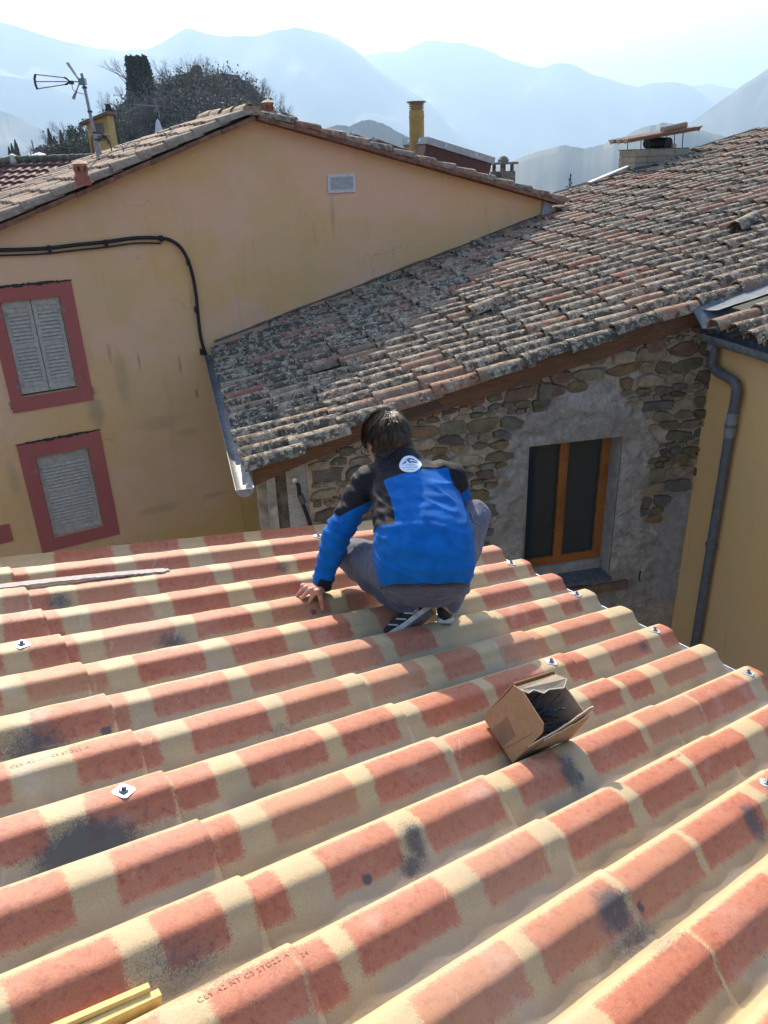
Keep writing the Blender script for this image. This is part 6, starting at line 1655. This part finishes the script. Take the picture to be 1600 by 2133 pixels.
def hand(mb, W, K, tips, thumb, palmn, w=.040):
    """W wrist, K centre of the knuckles, tips: four finger tips; finger chains bend at their joints"""
    ax = unit(K-W); side = unit(np.cross(ax, palmn)); pn = np.cross(side, ax)
    for i in range(4):
        kn = K+side*w*(i-1.5)/1.5*.92 - ax*abs(i-1.3)*.006
        capsule(mb, W+side*.014*(i-1.5)/1.5, kn, .017, .0135)
        t = tips[i]; d = t-kn; L = np.linalg.norm(d); mid1 = kn+d*.42+pn*L*.16; mid2 = kn+d*.74+pn*L*.10
        r = .0095-.0006*(i == 3)
        capsule(mb, kn, mid1, r*1.08, r); capsule(mb, mid1, mid2, r, r*.92); capsule(mb, mid2, t, r*.9, r*.72)
    tb = W+ax*.028+thumb[0]*.5-W*.5 if False else W+ax*.020
    tm_ = thumb[0]; capsule(mb, tb, tm_, .016, .0115); capsule(mb, tm_, thumb[1], .0112, .0085)
def onroof(px, py, h=.006): return hit(px, py, O_+N_*h, N_)
tips = [onroof(643, 1252, .010), onroof(627, 1250), onroof(618, 1243), onroof(624, 1236, .004)]
Kh = onroof(643, 1227, .052)
def surf(P, h=.007):
    d = P-O_; u, v = d.dot(D_), d.dot(E_); return O_+D_*u+E_*v+N_*(float(crest_h(v))+h)
tips = [surf(t) for t in tips]
hand(b, WL-unit(WL-EL)*-.006, Kh, tips, (onroof(668, 1246, .03), surf(onroof(674, 1254, .01))), N_)
fw2 = unit(WR-ER); KR2 = WR+fw2*.085; hand(b, WR, KR2, [KR2+fw2*.05+LAT*dx-UP*.03 for dx in (-.03, -.01, .01, .03)], (WR+fw2*.05-LAT*.045, WR+fw2*.08-LAT*.05-UP*.01), UP)
body, _ = remesh(b, 'person', .0042, M_SKIN, None, 3)
person = body
tag(person, 'worker squatting with his back turned, blue and black jacket, grey trousers, hand on the roof', 'person')
# ---- trousers
def wr_tr(co):
    out = np.zeros(len(co))
    for i, c_ in enumerate(co):
        q = Vector(c_.tolist()); out[i] = .010*mnoise.fractal(q*13, 1., 2.2, 3) + .005*math.sin(c_[2]*120+8*mnoise.noise(q*7))*max(0, mnoise.noise(q*5+Vector((3, 1, 2)))+.2)
    return out
b = MB(); back = unit(np.array([.05, -1, .1]))
dpt = unit(np.cross(LAT, SPM-PEL)); dpt = dpt if dpt[1] < 0 else -dpt      # towards the camera
loft(b, [(PEL-UP*.150+back*.02, LAT*.06, dpt*.05), (PEL-UP*.135+back*.02, LAT*.125, dpt*.09), (PEL-UP*.085+back*.02, LAT*.178, dpt*.135), (PEL-UP*.045, LAT*.170, dpt*.13), (PEL+UP*.0, LAT*.150, dpt*.11), (PEL+UP*.04, LAT*.12, dpt*.08)])
chain(b, [HL-LAT*.01, (HL+KL)/2+UP*.005, KL], [.100, .088, .074]); chain(b, [KL, (KL*.55+AL*.45)-UP*.01, AL+(KL-AL)*.08], [.074, .074, .054])
chain(b, [HR+LAT*.01, (HR+KR)/2+UP*.005, KR], [.100, .088, .074]); chain(b, [KR, (KR*.55+AR*.45), AR+(KR-AR)*.08], [.074, .070, .054])
mt_ = cloth('grey_work_trousers', (.088, .098, .140), None, 700, .8, .15)
tr_, _ = remesh(b, 'trousers', .009, mt_.mat, person, 5, wr_tr)
# knee seams, pocket edge
M_SEAM = cloth('seam_cloth', (.15, .155, .19)).mat; M_DPATCH = cloth('dark_pocket_cloth', (.03, .03, .035)).mat
from mathutils.bvhtree import BVHTree
def bvh_of(o):
    wm = Vector(wloc(o).tolist()); vs = [v.co+wm for v in o.data.vertices]; return BVHTree.FromPolygons(vs, [tuple(p.vertices) for p in o.data.polygons])
bt = bvh_of(tr_)
def snap(bv, P, off=.002):
    r = bv.find_nearest(Vector(np.asarray(P).tolist())); return np.array(r[0])+np.array(r[1])*off
def seam(bv, pts, r, name, mat, par):
    P = [snap(bv, q) for q in smoothpath(pts, 6)]; return MB().tube(P, r, 5).build(name, mat, par, sm=60)
seam(bt, [J(965, 1052, 2.9), J(985, 1060, 2.88), J(986, 1080, 2.86), J(980, 1100, 2.86)], .0028, 'knee_seam', M_SEAM, tr_)
seam(bt, [J(975, 1102, 2.86), J(988, 1092, 2.86), J(1000, 1100, 2.88)], .003, 'pocket_flap', M_SEAM, tr_)
seam(bt, [J(740, 1140, 2.9), J(770, 1160, 2.85), J(776, 1185, 2.8)], .0028, 'knee_seam', M_SEAM, tr_)
seam(bt, [J(800, 1235, 2.6), J(850, 1262, 2.56), J(900, 1266, 2.56), J(950, 1250, 2.58)], .0022, 'seat_seam', M_SEAM, tr_)
# ---- dark shirt showing under the jacket hem
b = MB(); loft(b, [(PEL-UP*.075+back*.025, LAT*.150, dpt*.120), (PEL-UP*.06+back*.025, LAT*.178, dpt*.142), (PEL-UP*.0+back*.01, LAT*.178, dpt*.138), (PEL+UP*.08, LAT*.17, dpt*.125), (PEL+UP*.09, LAT*.14, dpt*.10)])
remesh(b, 'shirt', .010, cloth('black_shirt', (.02, .02, .024)).mat, person, 3)
# ---- jacket
b = MB()
ups = unit(SHC-PEL)
secs = []
for (c_, wL_, wd) in ((J(884, 1222, 2.66), .178, .130), (J(885, 1196, 2.665), .195, .148), (J(884, 1150, 2.70), .198, .150), (J(880, 1100, 2.77), .196, .148), (J(872, 1055, 2.86), .186, .138), (J(860, 1015, 2.95), .180, .125), (J(850, 985, 3.01), .160, .105), (J(838, 962, 3.05), .110, .080), (J(826, 948, 3.07), .075, .068)):
    secs.append((c_, LAT*wL_, dpt*wd))
loft(b, secs)
chain(b, [SL+LAT*.045, SL+LAT*.0, EL, WL+(EL-WL)*.10], [.080, .070, .061, .044]); chain(b, [SR-LAT*.045, SR, ER, WR+(ER-WR)*.1], [.078, .070, .060, .044])
chain(b, [SHC+dpt*.0, NK+(HC-NK)*.18], [.085, .070])
elT = [s_[0] for s_ in secs]
def tor_t(co):
    """position along the back 0 hem .. 1 collar and sideways -1..1"""
    A = secs[0][0]; B_ = secs[-1][0]
    pts = np.array([s_[0] for s_ in secs]); seg = np.linalg.norm(np.diff(pts, axis=0), axis=1); cum = np.concatenate([[0], np.cumsum(seg)]); cum /= cum[-1]
    best = np.full(len(co), 1e9); t = np.zeros(len(co)); ctr = np.zeros_like(co)
    for i in range(len(pts)-1):
        d = pts[i+1]-pts[i]; f = np.clip(((co-pts[i])@d)/(d@d), 0, 1); c_ = pts[i]+f[:, None]*d; dd = np.linalg.norm(co-c_, axis=1)
        k = dd < best; best[k] = dd[k]; t[k] = (cum[i]+f*(cum[i+1]-cum[i]))[k]; ctr[k] = c_[k]
    return t, (co-ctr)@LAT, (co-ctr)@dpt
def segd(co, a, b_):
    d = b_-a; f = np.clip(((co-a)@d)/(d@d), 0, 1); return f, np.linalg.norm(co-(a+f[:, None]*d), axis=1), co-(a+f[:, None]*d)
def wr_j(co):
    t, x, y = tor_t(co); out = np.zeros(len(co))
    f1, d1, _ = segd(co, SL, EL); f2, d2, _ = segd(co, EL, WL)
    for i, c_ in enumerate(co):
        q = Vector(c_.tolist()); n1 = mnoise.noise(q*9); 
        arm = d1[i] < .1 or d2[i] < .08
        s = (t[i]*1.0+x[i]*.35+.05*n1)
        w = .0042*math.sin(s*64+2.5*mnoise.noise(q*6))*max(0, .45+mnoise.noise(q*4+Vector((5, 2, 8))))*(0 if arm else 1)
        fo = .0
        if arm: fo = .004*math.sin((f1[i]+f2[i])*26+3*n1)*max(0, .5+mnoise.noise(q*8))
        el = math.exp(-((f1[i]-1)**2+(f2[i])**2)*40)*.004*math.sin(c_[2]*160+x[i]*60)
        rg_ = (1-abs(mnoise.noise(Vector((q.x*7, q.y*7, q.z*22))+Vector((0, 0, q.x*9)))))**6*.0065
        out[i] = w+fo+el+.005*n1+.0025*mnoise.noise(q*24)+rg_-.002
    return out
PJ = None
def post_j(co):
    t, x, y = tor_t(co); f1, d1, v1 = segd(co, SL, EL); f2, d2, v2 = segd(co, EL, WL); g1, e1, w1 = segd(co, SR, ER); g2, e2, w2 = segd(co, ER, WR)
    yoke = (t-(.745-.5*(x+.0)**2*0 - .9*np.minimum(x, 0)**2*2.2))*.45
    side = np.minimum(-(x+.105+.04*(t-.4)), (t-.37+.25*(x+.15)))
    sideR = np.minimum(x-.150, t-.60)
    tor = np.maximum(np.maximum(yoke, side), sideR)
    inner = v1@unit(LAT-ups*.2)
    arm1 = np.minimum(.24*(.74-f1)*1.0+.1*inner, -(inner-.034+ .13*np.clip(f1-.35, -1, 1)*-1*-1+.0)*1.0+.0)
    arm1 = np.minimum((.70-f1)*.28, .045-inner-(f1-.30)*.16)
    cuff = np.minimum((f2-.80)*.26, (v2@LAT)+.012)
    cuff = np.maximum(cuff, (f2-.955)*.26)
    isarm = ((f1 > .12) & (d1 < .098) & (x < -.10)) | ((f2 > .02) & (d2 < .08) & (x < -.1))
    low = (f2 > .02) & (d2 < d1+.004)
    a = np.where(low & isarm, np.maximum(cuff, -.02), np.where(isarm, arm1, tor))
    rarm = ((g1 > .15) & (e1 < .095) & (x > .12)); a = np.where(rarm, (.0-.01), a)
    return {'pan': np.clip(a, -.03, .03)}
mj = cloth('softshell_jacket', (.002, .110, .40), (.003, .130, .46), 900, .8, .03)
# ink the panels: blue fleece and black shell are two cloths sewn together
oldc = mj.b.inputs['Base Color'].links[0].from_socket; pan = mj.ramp(mj.attr('pan'), -.0008, .0008)
mj.color(mj.mix(pan, oldc, (.014, .013, .018))); mj.rough(mj.math('SUBTRACT', .8, mj.math('MULTIPLY', pan, .2)))
mj.b.inputs['Specular IOR Level'].default_value = .12
jk, _ = remesh(b, 'jacket', .0078, mj.mat, person, 4, wr_j, post_j)
bj = bvh_of(jk)
M_BPIPE = cloth('blue_piping', (.01, .12, .42)).mat; M_BLKC = cloth('black_softshell', (.014, .013, .018)).mat
# collar: a standing ring round the neck with a blue edge
cn = unit(HC-SHC); cc = NK+cn*.012; cx_ = unit(LAT-cn*LAT.dot(cn)); cy_ = np.cross(cn, cx_)
P = np.zeros((5, 36, 3))
for i in range(5):
    for j in range(36):
        a = 2*math.pi*j/35; r = .070-.002*i+.003*math.sin(3*a); P[i, j] = cc+cx_*math.cos(a)*r*1.08+cy_*math.sin(a)*r*.98+cn*(-.03+.016*i)
me, o0 = grid_mesh('collar', P, M_BLKC); cl_ = obj_from_mesh('collar', me, o0, jk)
M_ = cl_.modifiers.new('s', 'SOLIDIFY'); M_.thickness = .005
MB().tube([p_ for p_ in P[2]], .0034, 6, cap=False).build('collar_piping', M_BPIPE, jk, sm=60)
MB().tube([p_+cn*.002 for p_ in P[4]], .003, 6, cap=False).build('collar_edge', M_BLKC, jk, sm=60)
hemp = [snap(bj, secs[0][0]+LAT*.19*math.cos(a)+dpt*.15*math.sin(a)-UP*.012, .0) for a in np.linspace(-.3, math.pi+.3, 30)]
MB().tube(hemp, .0045, 6).build('hem', M_BLKC, jk, sm=60)
# cuff
ca_ = unit(WL-EL); MB().lathe(WL-ca_*.045, [(.046, 0), (.045, .012), (.041, .028), (.036, .043), (.030, .045)], 18, ca_).build('cuff', M_BLKC, jk, sm=50)
# round white badge on the yoke
M_BADGE = simple('white_badge', (.72, .78, .84), .6, .03, 80, .03); M_INK = simple('dark_blue_print', (.05, .09, .22), .6, .03)
def cast(px, py, off):
    d = ray(px, py); r = bj.ray_cast(Vector(CAM.tolist()), Vector(d.tolist())); return (np.array(r[0])+np.array(r[1])*off, np.array(r[1])) if r[0] is not None else None
c0r = cast(855, 968, 0); Pc, Nc = c0r; bx_ = unit(LAT-Nc*LAT.dot(Nc)); by_ = np.cross(Nc, bx_); by_ *= np.sign(by_[2])
def badge_pt(x, y, off):
    o_ = Pc+bx_*x+by_*y+Nc*.05; r = bj.ray_cast(Vector(o_.tolist()), Vector((-Nc).tolist())); 
    return (np.array(r[0]) if r[0] is not None else Pc+bx_*x+by_*y)+Nc*off
def badge_shape(poly, off, name, mat, par, fine=True):
    mb = MB(); mb.prism([badge_pt(x, y, off) for x, y in poly], -Nc*.0012); return mb.build(name, mat, par)
RB = .046
rings = [[badge_pt(RB*f*math.cos(a), RB*f*math.sin(a), .0035) for a in np.linspace(0, 2*math.pi, 28, endpoint=False)] for f in (.02, .35, .7, 1.0)]
rings.append([p_-Nc*.003 for p_ in rings[-1]])
vs = [p_ for r in rings for p_ in r]; fs = [(i*28+j, i*28+(j+1) % 28, (i+1)*28+(j+1) % 28, (i+1)*28+j) for i in range(4) for j in range(28)]+[tuple(range(28))[::-1]]
mb = MB(); mb.add(vs, fs); bd_ = mb.build('badge', M_BADGE, jk, sm=60)
for poly in ([(-.034, .002), (-.022, .006), (-.014, .026), (-.020, .018)], [(-.024, .006), (-.018, .006), (-.019, .012)], [(-.016, .026), (-.002, .005), (.004, .006), (-.008, .030)], [(-.008, .032), (.008, .032), (.004, .026), (-.005, .026)],
             [(.000, .020), (.010, .008), (.032, .010), (.018, .016), (.006, .018)], [(.010, .032), (.018, .028), (.013, .024), (.007, .026)], [(.018, .026), (.026, .020), (.020, .020)]):
    badge_shape(poly, .0050, 'badge_print', M_INK, bd_)
def badge_text(txt, x, y, size):
    cu = bpy.data.curves.new('t', 'FONT'); cu.body = txt; cu.size = size; cu.align_x = 'CENTER'; to = bpy.data.objects.new('t', cu); COL.objects.link(to)
    dg = bpy.context.evaluated_depsgraph_get(); me = bpy.data.meshes.new_from_object(to.evaluated_get(dg)); bpy.data.objects.remove(to)
    co = [badge_pt(x+v.co.x, y+v.co.y, .0045) for v in me.vertices]; o0 = np.mean(co, 0)
    for v, c_ in zip(me.vertices, co): v.co = (c_-o0).tolist()
    me.materials.clear(); me.materials.append(M_INK); me.update(); obj_from_mesh('badge_lettering', me, o0, bd_)
badge_text('HYRAUIC', 0, -.008, .009); badge_text('COUVERTURES', 0, -.022, .009); badge_text('ZINGUERIE', 0, -.034, .0065)
# ---- hair
M_HAIR = NT('dark_brown_hair'); _p = M_HAIR.pos(); M_HAIR.color(M_HAIR.mix(M_HAIR.attr('rnd'), (.022, .013, .008), (.10, .06, .03))).rough(.5); M_HAIR.b.inputs['Specular IOR Level'].default_value = .3; M_HAIR = M_HAIR.mat
b = MB(); ellip(b, HC-fdirH*.018+upH*.018, sdH*.088, fdirH*.100, upH*.101); ellip(b, HC-fdirH*.050-upH*.030, sdH*.070, fdirH*.060, upH*.062)
hair, _ = remesh(b, 'hair', .008, M_HAIR, person, 2, lambda co: np.array([.006*mnoise.noise(Vector((c_*30).tolist())) for c_ in co]))
rd = random.Random(6); V = []; F = []; RN = []
crown_ = unit(upH*.8-fdirH*.45)
for i in range(3400):
    u_ = unit([rd.gauss(0, 1), rd.gauss(0, 1), rd.gauss(0, 1)]); lx, lf, lu = u_
    if lf > .45 and lu < .35: continue
    if abs(lx) > .75 and lu < -.25 and lf > -.1: continue
    if lu < -.75: continue
    n_ = unit(sdH*lx*1.1+fdirH*lf+upH*lu)
    base = HC-fdirH*.018+upH*.016+sdH*lx*.088+fdirH*lf*.099+upH*lu*.100
    if lu < -.3: base = base-fdirH*.015
    flow = crown_*-1; flow = flow-n_*flow.dot(n_); 
    if np.linalg.norm(flow) < .05: continue
    flow = unit(unit(flow)+np.cross(n_, flow)*rd.gauss(0, .35)); L = rd.uniform(.034, .075)
    p0 = base; w = rd.uniform(.0009, .0022); sd = unit(np.cross(n_, flow)); k = len(V); rn = rd.random()**1.5
    lift = rd.uniform(.004, .019)
    for j in range(5):
        f = j/4; q = p0+flow*L*f+n_*(lift*math.sin(f*2.4)-L*L*f*f*4.2*.8); ww = w*(1-f*.85)
        V += [q-sd*ww, q+sd*ww+n_*ww]; RN += [rn, rn]
    F += [(k+2*j, k+2*j+1, k+2*j+3, k+2*j+2) for j in range(4)]
V = np.array(V); o0 = V.mean(0); me = bpy.data.meshes.new('hair_locks'); me.from_pydata((V-o0).tolist(), [], F); me.materials.append(M_HAIR)
at = me.attributes.new('rnd', 'FLOAT', 'POINT'); at.data.foreach_set('value', RN); me.polygons.foreach_set('use_smooth', [True]*len(me.polygons)); me.update()
obj_from_mesh('hair_locks', me, o0, hair)
# glasses
gl = MB()
for s in (-1, 1):
    gl.tube([HC+sdH*s*.080-fdirH*.010-upH*.006, HC+sdH*s*.083+fdirH*.05+upH*.0, HC+sdH*s*.078+fdirH*.095-upH*.002], .0032, 6)
    c_ = HC+sdH*s*.040+fdirH*.105-upH*.006; gl.tube([c_+sdH*.027*math.cos(a)+upH*.019*math.sin(a) for a in np.linspace(0, 2*math.pi, 17)], .0026, 6)
gl.tube([HC-sdH*.012+fdirH*.112, HC+sdH*.012+fdirH*.112], .002, 5); gl.build('glasses', M_BLK, person, sm=60)
# ---- shoes
M_SHOE = simple('black_trainer', (.022, .024, .026), .6, .2, 80, .3); M_SOLEW = simple('white_rubber', (.55, .53, .48), .6, .15, 60, .2); M_SOLED = simple('grey_outsole', (.15, .14, .13), .8, .2, 80, .4)
def shoe(heel, toe, upv, L=.285):
    ax = unit(toe-heel); upv = unit(upv-ax*upv.dot(ax)); sd = np.cross(ax, upv)
    out = [(-.02, .026), (.0, .034), (.05, .036), (.11, .033), (.17, .044), (.22, .046), (.26, .036), (.285, .015)]
    poly = [heel+ax*a+sd*w for a, w in out]+[heel+ax*a-sd*w for a, w in out[::-1]]
    rt = MB().prism([p_ for p_ in poly], upv*.020)
    b = MB(); 
    for (a, w, h, zz) in ((.02, .034, .040, .035), (.06, .036, .042, .045), (.12, .036, .034, .040), (.18, .042, .028, .030), (.23, .040, .024, .026)):
        ellip(b, heel+ax*a+upv*(.018+zz*.6), ax*.055, sd*w, upv*h)
    capsule(b, heel+ax*.035+upv*.06, heel+ax*.035+upv*.105, .036, .038)
    sh, _ = remesh(b, 'shoe', .006, M_SHOE, person, 3)
    rt.build('midsole', M_SOLEW, sh)
    MB().prism([heel+ax*a+sd*w*.93 for a, w in out]+[heel+ax*a-sd*w*.93 for a, w in out[::-1]], -upv*.007).build('outsole', M_SOLED, sh)
    for s in (-1, 1):
        for a in (.05, .09, .13): MB().tube([heel+ax*a+sd*s*.037+upv*.024, heel+ax*(a+.03)+sd*s*.036+upv*.052], .0035, 5).build('stripe', M_SOLEW, sh)
    return sh
fR = surf(footR, .008); hR = fR+UP*.012+np.array([.0, -.0, 0]); tR = hR+unit(np.array([.12, 1, -.06]))*.28
shoe(hR, surf(tR, .02)+UP*.0, UP)
hLp = J(893, 1279, 2.70); tLp = surf(J(842, 1306, 2.66), .030)
ax_ = unit(tLp-hLp); shoe(hLp, tLp+ax_*.05, unit(np.array([.25, .80, .60])))
